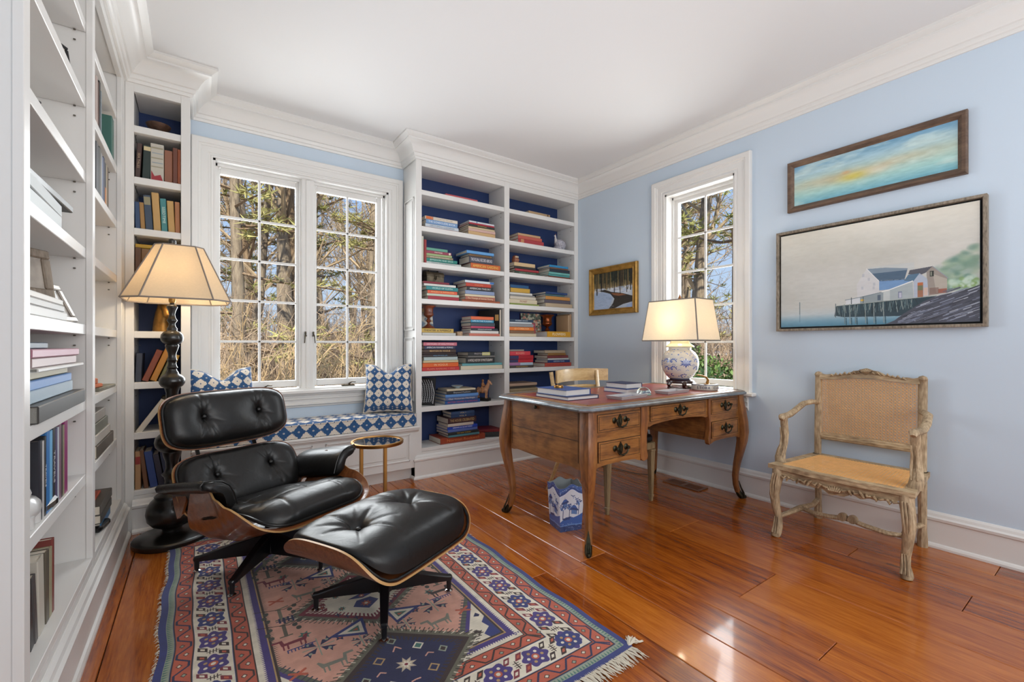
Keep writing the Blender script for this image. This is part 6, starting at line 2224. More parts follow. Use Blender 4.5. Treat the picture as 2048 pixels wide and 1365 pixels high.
tray('blue and white china tray between paperweight and round ashtray', 2.735, 1.915, 0.27, 0.115, 3, 2)
ash = thing('ashtray', 'round white ashtray with navy club lettering and gilt match holder, beside the table lamp', 'ashtray', (3.125, 1.905, DT), R(-33))
M_ash = plain('ivory_china', 'b9b2a4', rough=0.3, coat=0.4)
q = MB(); q.lathe([(0.0005, 0.0), (0.088, 0.0), (0.092, 0.003), (0.094, 0.040), (0.092, 0.044), (0.084, 0.045), (0.072, 0.036), (0.068, 0.020), (0.0005, 0.016)], 48)
q.build('bowl', M_ash, ash, smooth=40)
q = MB(); q.lathe([(0.0945, 0.039), (0.0950, 0.041), (0.0930, 0.0435), (0.0925, 0.0415), (0.0945, 0.039)], 48, cap=False)
q.build('rim_line', M_navycloth, ash)
for k, chh in enumerate('STORK CLUB'):
    if chh != ' ':
        a = (k - 4.5) * R(12.5) - R(90)
        lettering(chh, 0.027, M_navycloth, ash, (0.0948 * math.cos(a), 0.0948 * math.sin(a), 0.0205), (R(90), 0, a + R(90)), depth=0.0004)
q = MB()
q.tube([(0.045, 0.055, 0.040), (0.050, 0.050, 0.070), (0.030, 0.040, 0.092), (-0.01, 0.030, 0.104), (-0.05, 0.020, 0.110)], [0.012, 0.010, 0.007, 0.006, 0.005], n=10)
q.lathe([(0.0005, 0.0), (0.022, 0.0), (0.022, 0.004), (0.010, 0.008), (0.0005, 0.009)], 16, c=(0.045, 0.055, 0.036))
q.build('match_holder', M_gold, ash)

# ---------------------------------------------------------------- willow-pattern waste basket
def paint_willow(seed):
    K = Canvas(0, 1, 0, 1.6, 300, 'c9cdd6')
    B, D, M2 = '2a5297', '1c3468', '5d82b8'
    rs2 = random.Random(seed)
    K.rect(0, 1, 0, 0.20, D); K.rect(0, 1, 0.20, 0.24, M2); K.rect(0, 1, 0.24, 0.36, B)
    for k in range(60):
        K.disc(rs2.random(), rs2.uniform(0.02, 0.34), rs2.uniform(0.006, 0.02), rs2.choice([M2, 'a9b9d6', D]), ry=0.008)
    K.poly([(0.0, 0.36), (0.25, 0.52), (0.6, 0.46), (1, 0.62), (1, 0.30), (0, 0.30)], B)
    K.poly([(0.10, 0.50), (0.5, 0.50), (0.42, 0.42), (0.18, 0.42)], D)
    for cx, cy, w in ((0.62, 0.72, 0.34), (0.22, 1.02, 0.28)):
        K.rect(cx - w * 0.36, cx + w * 0.36, cy - 0.14, cy, M2)
        for j in range(4):
            K.rect(cx - w * 0.36 + j * w * 0.2, cx - w * 0.30 + j * w * 0.2, cy - 0.14, cy, D)
        K.poly([(cx - w * 0.62, cy), (cx + w * 0.62, cy), (cx + w * 0.40, cy + 0.08), (cx - w * 0.40, cy + 0.08)], D)
        K.poly([(cx - w * 0.40, cy + 0.08), (cx + w * 0.40, cy + 0.08), (cx + w * 0.16, cy + 0.17), (cx - w * 0.16, cy + 0.17)], B)
        K.line([(cx, cy + 0.17), (cx, cy + 0.23)], 0.015, D)
    for x0, y0 in ((0.80, 0.78), (0.40, 0.60), (0.12, 0.66)):
        K.line([(x0, y0 - 0.2), (x0 + 0.02, y0 + 0.1), (x0 - 0.03, y0 + 0.26)], 0.028, D)
        for j in range(26):
            a, r = rs2.uniform(0, 6.28), rs2.uniform(0.02, 0.15)
            K.disc(x0 - 0.02 + r * math.cos(a), y0 + 0.24 + r * 0.8 * math.sin(a), rs2.uniform(0.014, 0.035), rs2.choice([B, D, M2]), ry=0.022)
    for s in (0, 1):
        x, z = 0.55 + s * 0.16, 1.18 - s * 0.05
        K.line([(x - 0.08, z + 0.05), (x, z), (x + 0.08, z + 0.05)], 0.022, D); K.line([(x, z + 0.02), (x + 0.03, z - 0.06)], 0.018, B)
    for i in range(60):
        t = i / 59
        z = 1.30 + 0.12 * math.sin(math.pi * t)
        K.rect(t - 0.012, t + 0.012, z, 1.6, B); K.rect(t - 0.012, t + 0.012, z + 0.03, z + 0.07, D); K.rect(t - 0.012, t + 0.012, z - 0.015, z, 'e3e6ee')
    for k in range(70):
        t = rs2.random()
        K.disc(t, 1.36 + 0.12 * math.sin(math.pi * t) + rs2.uniform(0, 0.14), 0.012, rs2.choice(['b4c3de', D, M2]), ry=0.01)
    return K.a
wb = thing('waste_basket', 'blue and white willow-pattern square waste basket with scalloped rim under the desk', 'waste basket', (1.907, 2.112, 0), R(-14))
M_will = [picture('willow_print', paint_willow(s), rough=0.35, coat=0.4) for s in (1, 2)]
M_inner = plain('grey_lining', '9aa0a2', rough=0.6)
bh, th_, H = (0.074, 0.072), (0.087, 0.085), 0.272
cb = [(-1, -1), (1, -1), (1, 1), (-1, 1)]
for i in range(4):
    a, c = cb[i], cb[(i + 1) % 4]
    q = MB()
    n = 14
    for ins, mi in ((0.0, 0), (0.004, 1)):
        def pt(u, v):
            hx = bh[0] + (th_[0] - bh[0]) * v - ins; hy = bh[1] + (th_[1] - bh[1]) * v - ins
            x = (a[0] + (c[0] - a[0]) * u) * hx; y = (a[1] + (c[1] - a[1]) * u) * hy
            return (x, y, v * (H + 0.018 * (math.sin(math.pi * u) ** 2 * 1.2 - 0.5 * math.sin(2 * math.pi * u) ** 2)))
        q.grid(pt, n, 6, mi=mi)
    k = n * 6
    for j in range(n - 1):
        q.f.append([j * 6 + 5, (j + 1) * 6 + 5, (j + 1) * 6 + 5 + k, j * 6 + 5 + k]); q.m.append(1)
    q.build('side', [M_will[i % 2], M_inner], wb, smooth=0)
q = MB(); q.box(-bh[0] + 0.002, bh[0] - 0.002, -bh[1] + 0.002, bh[1] - 0.002, 0.001, 0.005)
q.build('bottom', M_inner, wb, smooth=0)
# ---------------------------------------------------------------- books
# one pile per entry: bay, shelf counted from the ceiling, which pile, then the books from the bottom up
# (left end, right end, thickness, colour, colour in words, spine words, colour of the words)
PILES = [
    ('window-side', 1, 'only', [
        (1.84, 2.173, 0.0283, 'c2565c', 'coral red', '', ''),
    ]),
    ('window-side', 2, 'left', [
        (1.629, 1.967, 0.0063, '9c3a3c', 'thin dark red', '', ''),
        (1.633, 1.961, 0.0317, 'c3cdd6', 'pale grey', 'GENTLEMAN GARDENER', '7b8794'),
        (1.638, 1.95, 0.038, '6f93bd', 'sky blue', 'THE GONDOLIERS BOOK', 'dfe8f0'),
        (1.634, 1.952, 0.0296, 'd8cfc0', 'cream and orange', 'THE COUNTRY HOUSE', 'a89a88'),
    ]),
    ('window-side', 2, 'right', [
        (2.064, 2.363, 0.0358, 'caa878', 'tan', '', ''),
        (2.066, 2.361, 0.0269, 'c9a79c', 'dusty pink', '', ''),
        (2.066, 2.356, 0.0179, 'cbb894', 'straw-coloured', '', ''),
        (2.068, 2.353, 0.0201, '2c2a28', 'thin black', 'RESTORATION', 'c9b060'),
        (2.071, 2.351, 0.0157, 'a8283a', 'thin crimson', '', ''),
        (2.074, 2.355, 0.0179, 'cdd2da', 'white', '', ''),
    ]),
    ('window-side', 3, 'left', [
        (1.631, 1.99, 0.0212, 'b9c2bf', 'pale grey', 'Palaces of the Renaissance', '6f8288'),
        (1.631, 1.946, 0.0295, '1d7a70', 'teal green', 'JEFFERSON AND ZEUS', 'bfd9cf'),
        (1.641, 1.904, 0.0211, '8a8064', 'olive brown', 'JAMES ENSOR PAINTINGS', 'e0d8c8'),
        (1.64, 1.894, 0.021, '93a878', 'light green', '', ''),
        (1.634, 1.889, 0.0252, '8e3a50', 'maroon', 'MATISSE', 'e6d9d0'),
        (1.634, 1.852, 0.0252, '5d9a86', 'sea green', '', ''),
    ]),
    ('window-side', 3, 'right', [
        (2.091, 2.421, 0.0541, 'c4602c', 'thick orange', 'AMERICAN GARDENS', 'e8c860'),
        (2.074, 2.349, 0.0627, '3f404d', 'slate grey', 'THE FIGURAL RECORD ABROAD', 'd8d8e0'),
        (2.075, 2.323, 0.0224, '6d5234', 'brown paper', '', ''),
        (2.044, 2.344, 0.0268, '5f9ad0', 'sky blue', '', ''),
    ]),
    ('window-side', 4, 'left', [
        (1.655, 1.962, 0.0317, '9a2436', 'deep red', '', ''),
        (1.649, 1.965, 0.0233, 'b9c6b4', 'pale green', '', ''),
        (1.655, 1.946, 0.0296, 'd4583a', 'orange red', 'ANGELS & INTERIORS', 'e8c080'),
        (1.638, 1.953, 0.0338, '2b7f82', 'teal', 'WORLD OF CLOTH', 'c9dcd8'),
        (1.622, 1.936, 0.0232, 'd6d4ce', 'white', '', ''),
        (1.612, 1.862, 0.0168, '7d2435', 'thin maroon', '', ''),
    ]),
    ('window-side', 4, 'right', [
        (2.001, 2.418, 0.0201, 'a85a3a', 'rust brown', '', ''),
        (2.029, 2.359, 0.0313, 'a3604e', 'brown pink', 'The Triumph of Summer Evening', 'e8d4b0'),
        (2.027, 2.357, 0.0223, 'd2c2a4', 'cream', '', ''),
        (2.029, 2.35, 0.0357, '8394b4', 'grey blue', '', ''),
        (2.047, 2.334, 0.0357, '26282c', 'black', 'AMERICAN THEORY', 'd8d8d8'),
        (2.042, 2.317, 0.0357, 'b8402f', 'brick red', 'VISION', 'd08050'),
        (2.027, 2.346, 0.0223, 'cdd8e0', 'white and blue', '', ''),
    ]),
    ('window-side', 5, 'left', [
        (1.604, 1.932, 0.0252, 'b8b8b4', 'light grey', '', ''),
        (1.596, 1.91, 0.0378, 'b89a48', 'ochre yellow', 'THEATER in AMERICA', '26221c'),
    ]),
    ('window-side', 5, 'right', [
        (2.072, 2.412, 0.0247, 'bd6a58', 'salmon', '', ''),
        (2.083, 2.399, 0.027, 'cfccc8', 'white', '', ''),
        (2.092, 2.389, 0.0225, '232a38', 'dark navy', 'STRAUSS & FOWLER', 'e0e0e0'),
        (2.094, 2.359, 0.0202, 'b84464', 'thin pink', '', ''),
        (2.094, 2.359, 0.0337, '3a4450', 'charcoal', '', ''),
        (2.09, 2.346, 0.0269, '2f86a8', 'turquoise blue', 'LIFE IN THE TUILERIES', 'd0e4ec'),
        (2.094, 2.346, 0.0314, 'd2643c', 'orange', '', ''),
    ]),
    ('window-side', 6, 'left', [
        (1.604, 1.97, 0.033, 'b82a30', 'red', 'PLAIN ANNUAL / 1953', 'd98868'),
        (1.608, 1.962, 0.0388, 'd8601e', 'bright orange', 'IN VOGUE', 'f0c898'),
        (1.611, 1.957, 0.0213, 'c9b890', 'cream', '', ''),
        (1.62, 1.954, 0.0311, 'b4c4c4', 'pale grey green', '', ''),
        (1.609, 1.944, 0.0233, '281a1c', 'black', 'HOLLYWOOD LIFE', '6fa0c0'),
        (1.608, 1.932, 0.0136, '2c1a1a', 'thin black', '', ''),
        (1.616, 1.936, 0.031, '3a241a', 'dark brown', 'BEATON IN VOGUE', 'd8b070'),
        (1.624, 1.924, 0.031, '232c4c', 'navy', 'AMERICAN MANNERS & MORALS', 'e4e8ee'),
        (1.612, 1.941, 0.031, 'c06878', 'pink', 'HAYWARD OF HOLLYWOOD', 'efd0d4'),
    ]),
    ('window-side', 6, 'right', [
        (1.983, 2.447, 0.0358, 'cfc4ac', 'cream', '', ''),
        (2.001, 2.447, 0.0224, '5f9fa6', 'turquoise-edged white', '', ''),
        (2.04, 2.354, 0.0536, '1c1e20', 'thick black', 'A WORLD HISTORY OF PHOTOGRAPHY', 'ece4dc'),
        (2.059, 2.365, 0.0179, '6f6e6c', 'thin grey', '', ''),
        (2.065, 2.357, 0.0336, '1e2328', 'black', 'PHOTOGRAPHS', 'b8b0b0'),
    ]),
    ('window-side', 7, 'left', [
        (1.827, 2.192, 0.0329, '21508c', 'royal blue', 'BETTER HOMES & GARDENS', 'b04048'),
        (1.829, 2.165, 0.0292, '50628a', 'grey blue', 'Our Victorian Heritage', 'd8c8b8'),
        (1.829, 2.174, 0.0274, '5d8cc8', 'light blue', '', ''),
        (1.84, 2.156, 0.0292, '26282e', 'black', 'Beyond Fashion', 'b8bcc0'),
        (1.845, 2.142, 0.0183, 'cfc3a8', 'cream', '', ''),
    ]),
    ('window-side', 8, 'left', [
        (1.78, 2.251, 0.0523, '943c22', 'rust red', 'Norman Rockwell', 'd07a40'),
        (1.855, 2.178, 0.0209, '4c7f88', 'teal', '', ''),
        (1.851, 2.176, 0.0244, '24282a', 'black', 'THE NEW YORKER', 'c8a040'),
        (1.853, 2.165, 0.0244, '5a6fb0', 'periwinkle blue', '', ''),
        (1.849, 2.164, 0.0279, '1f46b4', 'bright blue', 'DRAWN & QUARTERED', 'e0e8f4'),
        (1.849, 2.116, 0.026, 'c2b8ac', 'off-white', '', ''),
        (1.853, 2.148, 0.0522, '3c2024', 'thick maroon', 'THE HOUSE CELEBRATED', 'c0a068'),
        (1.884, 2.128, 0.0279, '20385c', 'navy', 'VOL II', 'c0a878'),
        (1.884, 2.128, 0.0279, '2a4468', 'steel blue', 'VOL I', 'c0a878'),
    ]),
    ('wall-side', 1, 'only', [
        (2.787, 3.075, 0.0393, 'b89a74', 'tan', '', ''),
    ]),
    ('wall-side', 2, 'only', [
        (2.641, 2.971, 0.0436, 'a83a40', 'red', '', ''),
        (2.641, 2.946, 0.0338, 'b8584a', 'orange red', '', ''),
        (2.641, 2.93, 0.0241, 'c09a72', 'tan', '', ''),
    ]),
    ('wall-side', 3, 'left', [
        (2.593, 2.919, 0.0289, '33463a', 'dark green', 'GARDENS OF TUSCANY', '8aa088'),
        (2.599, 2.903, 0.024, '9c3038', 'red', '', ''),
        (2.59, 2.862, 0.024, '2a2826', 'black', '', ''),
        (2.59, 2.857, 0.0383, 'cdb288', 'cream', '', ''),
    ]),
    ('wall-side', 3, 'right', [
        (3.034, 3.344, 0.0178, '7a4030', 'rust brown', '', ''),
        (3.038, 3.339, 0.0203, '4f9a9a', 'aqua', '', ''),
        (3.04, 3.335, 0.0228, '6fb0aa', 'pale aqua', '', ''),
        (3.049, 3.335, 0.0355, '26303c', 'navy', '', ''),
        (3.054, 3.319, 0.0152, '7a5236', 'thin brown', '', ''),
        (3.051, 3.319, 0.0254, '2f86b8', 'bright blue', '', ''),
    ]),
    ('wall-side', 4, 'left', [
        (2.537, 2.906, 0.0168, '8a9a4c', 'thin green', '', ''),
        (2.534, 2.884, 0.043, 'cdc2a8', 'cream', 'MONET', '8a4a38'),
        (2.537, 2.864, 0.0287, 'c8c0b0', 'off-white', '', ''),
        (2.537, 2.852, 0.0167, '8a8a88', 'thin grey', '', ''),
        (2.537, 2.822, 0.0214, 'd4d4d0', 'white', '', ''),
        (2.543, 2.783, 0.0428, 'c09a3c', 'mustard yellow', '', ''),
        (2.543, 2.772, 0.0332, '24527c', 'blue', '', ''),
    ]),
    ('wall-side', 4, 'right', [
        (2.995, 3.371, 0.0431, 'b8a488', 'beige', '', ''),
        (2.986, 3.351, 0.038, '5c5660', 'grey purple', '', ''),
        (2.995, 3.338, 0.0354, 'c48a48', 'tan orange', '', ''),
        (3.001, 3.261, 0.0227, '4a6a70', 'grey green', '', ''),
        (2.996, 3.299, 0.0227, '2a4474', 'navy', '', ''),
    ]),
    ('wall-side', 5, 'left', [
        (2.532, 2.871, 0.0334, 'cbbca0', 'cream', '', ''),
        (2.534, 2.843, 0.0286, '7c5a3e', 'brown', '', ''),
        (2.534, 2.843, 0.0358, 'd8742c', 'orange', 'LE CORBUSIER', 'f0c890'),
        (2.534, 2.83, 0.0334, '8a8a8c', 'grey', '', ''),
        (2.534, 2.815, 0.0167, 'c8d0d4', 'white', '', ''),
        (2.534, 2.831, 0.0262, '2c4258', 'dark blue', 'MODERN ARTISTS', 'c8d4e0'),
    ]),
    ('wall-side', 5, 'right', [
        (3.019, 3.346, 0.0608, 'd09a26', 'yellow', 'FLOWERS', 'f4ead0'),
    ]),
    ('wall-side', 6, 'left', [
        (2.534, 2.831, 0.0238, '3a3430', 'black', 'PHILIP JOHNSON', 'c8a050'),
        (2.534, 2.827, 0.0286, 'a8bccc', 'pale blue', '', ''),
        (2.534, 2.831, 0.0357, 'b81e2c', 'bright red', '', ''),
        (2.534, 2.829, 0.0381, 'a81a28', 'dark red', '', ''),
        (2.534, 2.79, 0.0404, 'cc3c48', 'rose red', 'ROGERS', 'e8a890'),
        (2.534, 2.711, 0.0189, '8a8078', 'thin grey', '', ''),
    ]),
    ('wall-side', 6, 'right', [
        (2.986, 3.359, 0.0405, 'b0483a', 'orange red', 'FLEURS ET PAYSAGES', '8a3028'),
        (3.025, 3.338, 0.0304, '22386a', 'navy', 'GARDEN TOURS', 'c0c8d8'),
        (3.027, 3.325, 0.0177, 'c0c4c4', 'thin white', '', ''),
        (3.025, 3.32, 0.0304, '7a3436', 'maroon', '', ''),
        (3.027, 3.281, 0.0253, '8a6430', 'bronze brown', '', ''),
        (2.989, 3.273, 0.0302, 'a8957c', 'greige', '', ''),
    ]),
    ('wall-side', 7, 'left', [
        (2.537, 2.925, 0.0455, '7a5638', 'brown', '', ''),
        (2.534, 2.907, 0.0335, 'b5a888', 'cream', '', ''),
        (2.534, 2.901, 0.0239, 'a09070', 'khaki', '', ''),
        (2.534, 2.861, 0.0239, '3a352e', 'dark brown', '', ''),
        (2.534, 2.878, 0.0263, 'b49a84', 'dusty beige', '', ''),
    ]),
    ('wall-side', 7, 'right', [
        (2.906, 3.197, 0.0449, '2f2c28', 'black', '', ''),
        (2.917, 3.187, 0.0299, 'a89a80', 'greige', '', ''),
    ]),
]
ORD = ['', 'lowest', 'second', 'third', 'fourth', 'fifth', 'sixth', 'seventh', 'eighth', 'ninth', 'tenth']
NTH = ['', 'top', 'second', 'third', 'fourth', 'fifth', 'sixth', 'seventh', 'lowest']
SZ = [0] + SHELF + [DECK]
_bookmat = {}
def cloth(hexc):
    if hexc not in _bookmat:
        _bookmat[hexc] = plain('book_cloth_' + hexc, hexc, rough=0.48, coat=0.12, bump=0.06, bump_scale=220)
    return _bookmat[hexc]
_inkmat = {}
def ink(hexc):
    if hexc not in _inkmat:
        _inkmat[hexc] = plain('spine_ink_' + hexc, hexc, rough=0.5)
    return _inkmat[hexc]

def book(L, D, T, col, label, group, loc, rot, words='', wcol='', band=None, pages=None, hard=True):
    """A closed book lying on its side with the spine towards local -y; the root mesh is the cover."""
    c, bt = min(0.003, T * 0.2), min(0.0028, T * 0.16)
    over = 0.003 if hard else 0.0
    P = [(c, 0), (D, 0), (D, bt), (0.004, bt), (0.004, T - bt), (D, T - bt), (D, T), (c, T), (0, T - c), (0, c)]
    q = MB(); q.prism(P, -L / 2, L / 2, plane='YZ')
    o = q.build('book', cloth(col), None, loc=loc, rot=rot, smooth=0)
    tag(o, label, 'book', group)
    p = MB(); p.box(-L / 2 + over, L / 2 - over, 0.0045, D - over, bt + 0.0002, T - bt - 0.0002)
    p.build('pages', pages or M_pages, o, smooth=0)
    if band:
        a, b2, bc = band
        g = MB(); g.box(-L / 2 + a * L, -L / 2 + b2 * L, -0.0005, 0.001, c * 0.8, T - c * 0.8)
        g.build('spine_label', cloth(bc), o, smooth=0)
    if words:
        size = T * 0.66
        nat = size * 0.66 * len(words)
        wd = min(L * 0.86, nat)
        lettering(words, size, ink(wcol), o, (0, -0.0007, T / 2), (R(90), 0, 0), width=wd, depth=0.0002)
    return o

rs = random.Random(77)
BANDS = {('wall-side', 6, 'left', 3): (0.0, 0.36, '2c2c58'), ('wall-side', 6, 'left', 4): (0.0, 0.36, '2c2c58'), ('wall-side', 6, 'left', 2): (0.0, 0.45, 'a06a98'),
         ('window-side', 2, 'left', 4): (0.02, 0.24, 'd06a30'), ('window-side', 6, 'right', 5): (0.52, 0.82, 'd0cc86'), ('window-side', 4, 'right', 7): (0.86, 1.0, '2f6ab0'),
         ('wall-side', 7, 'left', 1): (0.58, 1.0, '1e1a18'), ('window-side', 3, 'left', 5): (0.90, 0.97, 'e0cfc0'), ('wall-side', 1, 'only', 1): (0.86, 0.92, '6a4a30'),
         ('wall-side', 2, 'only', 1): (0.10, 0.22, 'c88a60'), ('window-side', 2, 'right', 6): (0.28, 0.32, '5a80b0'), ('wall-side', 5, 'right', 1): (0.0, 1.0, 'd09a26')}
pile_top = {}
for bay, sh, pile, rows in PILES:
    z = SZ[sh] + 0.0006
    for k, (x0, x1, t, col, word, tx, tc) in enumerate(rows):
        L = x1 - x0
        D = min(0.245, max(0.17, L * rs.uniform(0.66, 0.80)))
        y = 3.622 + rs.uniform(0.0, 0.012) + (0.02 if sh == 1 else 0)
        where = 'book' if pile == 'only' else pile + '-hand pile'
        if pile == 'only' and len(rows) == 1:
            lab = '%s book lying alone on the top shelf, %s bay of the wide bookcase' % (word, bay)
        else:
            n = ORD[k + 1] if k < len(rows) - 1 else 'topmost'
            lab = '%s book, %s of the %s, %s shelf down, %s bay' % (word, n, 'pile' if pile == 'only' else pile + ' pile', NTH[sh], bay)
        book(L, D, t - 0.0004, col, lab, 'books piled in the %s bay of the wide bookcase' % bay, ((x0 + x1) / 2, y, z), (0, 0, R(rs.uniform(-0.7, 0.7))), tx, tc,
             band=BANDS.get((bay, sh, pile, k + 1)), pages=M_paper if word in ('white', 'yellow') else None)
        z += t
    pile_top[bay, sh, pile] = z

def upright(u0, T, L, D, z, col, label, group, face, rz, lean=0.0, words='', wcol='', band=None):
    """A standing book: u0 is its left edge along the shelf, face the position of the spine."""
    ph = R(lean)
    du = L / 2 * math.sin(ph)
    lift = T * math.sin(abs(ph)) if lean > 0 else 0.0
    zz = z + L / 2 * math.cos(ph) + lift + 0.0006
    u = u0 + du
    loc = (u, face, zz) if rz == 0 else (face, u, zz)
    return book(L, D, T, col, label, group, loc, (0, R(90) + ph, R(rz)), words, wcol, band)

# ---- two standing books on the window-side bay, third shelf
G1 = 'books standing in the window-side bay'
upright(1.593, 0.022, 0.232, 0.20, SZ[3], 'c4c4b4', 'cream book standing at the left end, third shelf down, window-side bay', G1, 3.625, 0)
upright(1.619, 0.024, 0.205, 0.19, SZ[3], '8c2a2c', 'dark red book standing second from left, third shelf down, window-side bay', G1, 3.625, 0)
upright(3.318, 0.020, 0.240, 0.20, SZ[5], 'b89a78', 'tan book standing at the right end, fifth shelf down, wall-side bay', 'books standing in the wall-side bay', 3.630, 0)
upright(3.340, 0.028, 0.255, 0.21, SZ[5], 'a88a6a', 'brown-tan book standing against the side panel, fifth shelf down, wall-side bay', 'books standing in the wall-side bay', 3.630, 0)

# ---- corner bookcase
G2 = 'books in the narrow corner bookcase'
FX = 3.585
for u, t, L, lean, col, word in ((-0.316, 0.024, 0.215, 3, '46322e', 'dark brown'), (-0.282, 0.038, 0.212, 2, '1f2f2c', 'dark green'), (-0.241, 0.066, 0.232, 0, 'b8b4a8', 'wave-printed'), (-0.172, 0.040, 0.205, 0, '8a5a44', 'dull brown'), (-0.130, 0.026, 0.230, 0, '6a3c2c', 'reddish brown'), (-0.1035, 0.015, 0.225, 0, 'a85c3c', 'orange brown')):
    o = upright(u, t, L, 0.17, SZ[2], col, '%s book on the second shelf of the narrow corner bookcase' % word, G2, FX, 0, lean,
                words='SEA TALES' if word == 'dark brown' else '', wcol='b09878', band=(0.04, 0.16, 'c8b890') if word == 'dark green' else None)
    if word == 'wave-printed':
        g = MB(); g.add([(0.055, -0.0008, 0.004), (0.112, -0.0008, 0.004), (0.112, -0.0008, 0.062), (0.075, -0.0008, 0.050), (0.088, -0.0008, 0.020)], [(0, 1, 2, 3, 4)])
        g.build('red_print', cloth('9c2c34'), o, smooth=0)
        for j, (a, b2) in enumerate(((-0.095, -0.085), (-0.06, -0.054), (-0.03, -0.022), (0.0, 0.006), (0.025, 0.032))):
            g = MB(); g.box(a, b2, -0.0006, 0.0006, 0.004 + 0.004 * (j % 2), 0.062)
            g.build('printed_wave', cloth('8f9aa0' if j % 2 else '98927c'), o, smooth=0)
for u, t, L, lean, col, word, tx in ((-0.314, 0.024, 0.165, -1.5, '2c4468', 'faded blue', ''), (-0.288, 0.022, 0.165, -3, '9a7440', 'tan', ''), (-0.264, 0.036, 0.215, -3.5, '344458', 'slate blue', ''), (-0.225, 0.036, 0.238, -3.0, 'b8935a', 'tall straw-coloured', ''), (-0.186, 0.030, 0.208, -2.5, '3f7f82', 'teal', 'SEEDTIME'), (-0.152, 0.034, 0.200, -2.5, 'b8945a', 'cream-yellow', ''), (-0.117, 0.026, 0.200, -1.0, 'a87048', 'orange-tan', '')):
    upright(u, t, L, 0.17, SZ[3], col, '%s book standing on the third shelf of the narrow corner bookcase' % word, G2, FX, 0, lean, tx, 'c8dcd0', band=(0.05, 0.28, '8a8468') if word == 'slate blue' else None)
for u, t, L, col, word in ((-0.316, 0.030, 0.200, '5a3a22', 'brown'), (-0.285, 0.040, 0.195, '7a5a38', 'light brown'), (-0.244, 0.022, 0.200, '8a3022', 'red'), (-0.221, 0.034, 0.190, '4a3826', 'dark brown'), (-0.186, 0.030, 0.195, '6a5032', 'olive brown')):
    upright(u, t, L, 0.17, SZ[4], col, '%s book standing on the fourth shelf of the narrow corner bookcase' % word, G2, FX, 0)
book(0.205, 0.15, 0.024, 'b8901e', 'yellow book lying across the standing books, fourth shelf, narrow corner bookcase', G2, (-0.212, 3.60, SZ[4] + 0.2012), (0, 0, 0))
for u, t, L, lean, col, word in ((-0.316, 0.030, 0.178, 2, '2a3040', 'navy'), (-0.283, 0.032, 0.205, 21, '7a3a20', 'red-brown'), (-0.243, 0.032, 0.212, 21, 'b0782c', 'orange'), (-0.203, 0.018, 0.190, 21, '6a6a48', 'olive'), (-0.178, 0.030, 0.170, 19, 'b08a3c', 'gold')):
    upright(u, t, L, 0.17, SZ[6], col, '%s book on the sixth shelf, narrow corner bookcase, behind the lamp pole' % word, G2, FX, 0, lean)
for u, t, L, lean, col, word in ((-0.316, 0.028, 0.235, 0, 'a88058', 'tan and red'), (-0.284, 0.022, 0.240, -6, '6a4428', 'brown'), (-0.254, 0.038, 0.228, -8, '28407c', 'bright blue'), (-0.212, 0.030, 0.205, -9, '2c2838', 'dark plum'), (-0.178, 0.024, 0.215, -8, '303850', 'slate')):
    upright(u + (0.012 if lean else 0), t, L, 0.17, SZ[8], col, '%s book on the lowest shelf of the narrow corner bookcase' % word, G2, FX, 0, lean, band=(0.14, 0.34, '8a2420') if lean == 0 else None)

# ---- left bookcase, near bay: lying pile, albums, white pile, standing rows
G3, G4 = 'books in the near bay of the left bookcase', 'books in the far bay of the left bookcase'
def lying(y0, y1, z, t, D, col, label, grp, face, words='', wcol='', rz=90, pages=None):
    return book(y1 - y0, D, t, col, label, grp, (face, (y0 + y1) / 2, z), (0, 0, R(rz)), words, wcol, pages=pages)
z = SZ[6] + 0.0006
M_greypage = plain('grey_page_edges', '8d8d88', rough=0.9, bump=0.4, bump_scale=400)
for k, (y1, t, col, word, f) in enumerate(((2.47, 0.052, '3a3836', 'thick charcoal', -0.372), (2.42, 0.040, '8aa0b0', 'pale blue-grey', -0.40), (2.40, 0.030, '3d7cc0', 'bright blue', -0.40), (2.39, 0.026, 'a89a70', 'straw', -0.41), (2.46, 0.012, 'c8c8c4', 'thin white', -0.375), (2.42, 0.030, 'b4a0a0', 'grey-pink', -0.39), (2.44, 0.026, 'b07a8c', 'rose pink', -0.385), (2.22, 0.022, '5a6a78', 'steel blue', -0.43))):
    lying(1.83 + 0.01 * (k % 3), y1, z, t - 0.0005, 0.24, col, '%s book, %s in the sixth-shelf pile of the left bookcase' % (word, 'topmost' if k == 7 else ORD[k + 1]), G3, f, pages=M_greypage)
    z += t
z = SZ[4] + 0.0006
for k, (y1, t, col, word, rz) in enumerate(((2.18, 0.044, '9aa0a0', 'grey', 90), (2.20, 0.042, '8a9090', 'darker grey', 91), (2.30, 0.024, '1c1c1c', 'black-covered', 88))):
    lying(1.80, y1, z, t - 0.0005, 0.25, col, '%s album, %s in the fourth-shelf pile of the left bookcase' % (word, ('lowest', 'second', 'topmost')[k]), G3, -0.388, rz=rz)
    z += t
z = SZ[5] + 0.0006
for k, (y1, t, word) in enumerate(((2.26, 0.030, 'white'), (2.22, 0.022, 'pale grey'), (2.20, 0.020, 'off-white'))):
    lying(1.78, y1, z, t - 0.0005, 0.23, ('c9c9c6', 'b9bab8', 'd2d0ca')[k], '%s book, %s in the pale fifth-shelf pile, left bookcase' % (word, ('lowest', 'second', 'topmost')[k]), G3, -0.388)
    z += t
white_top = z
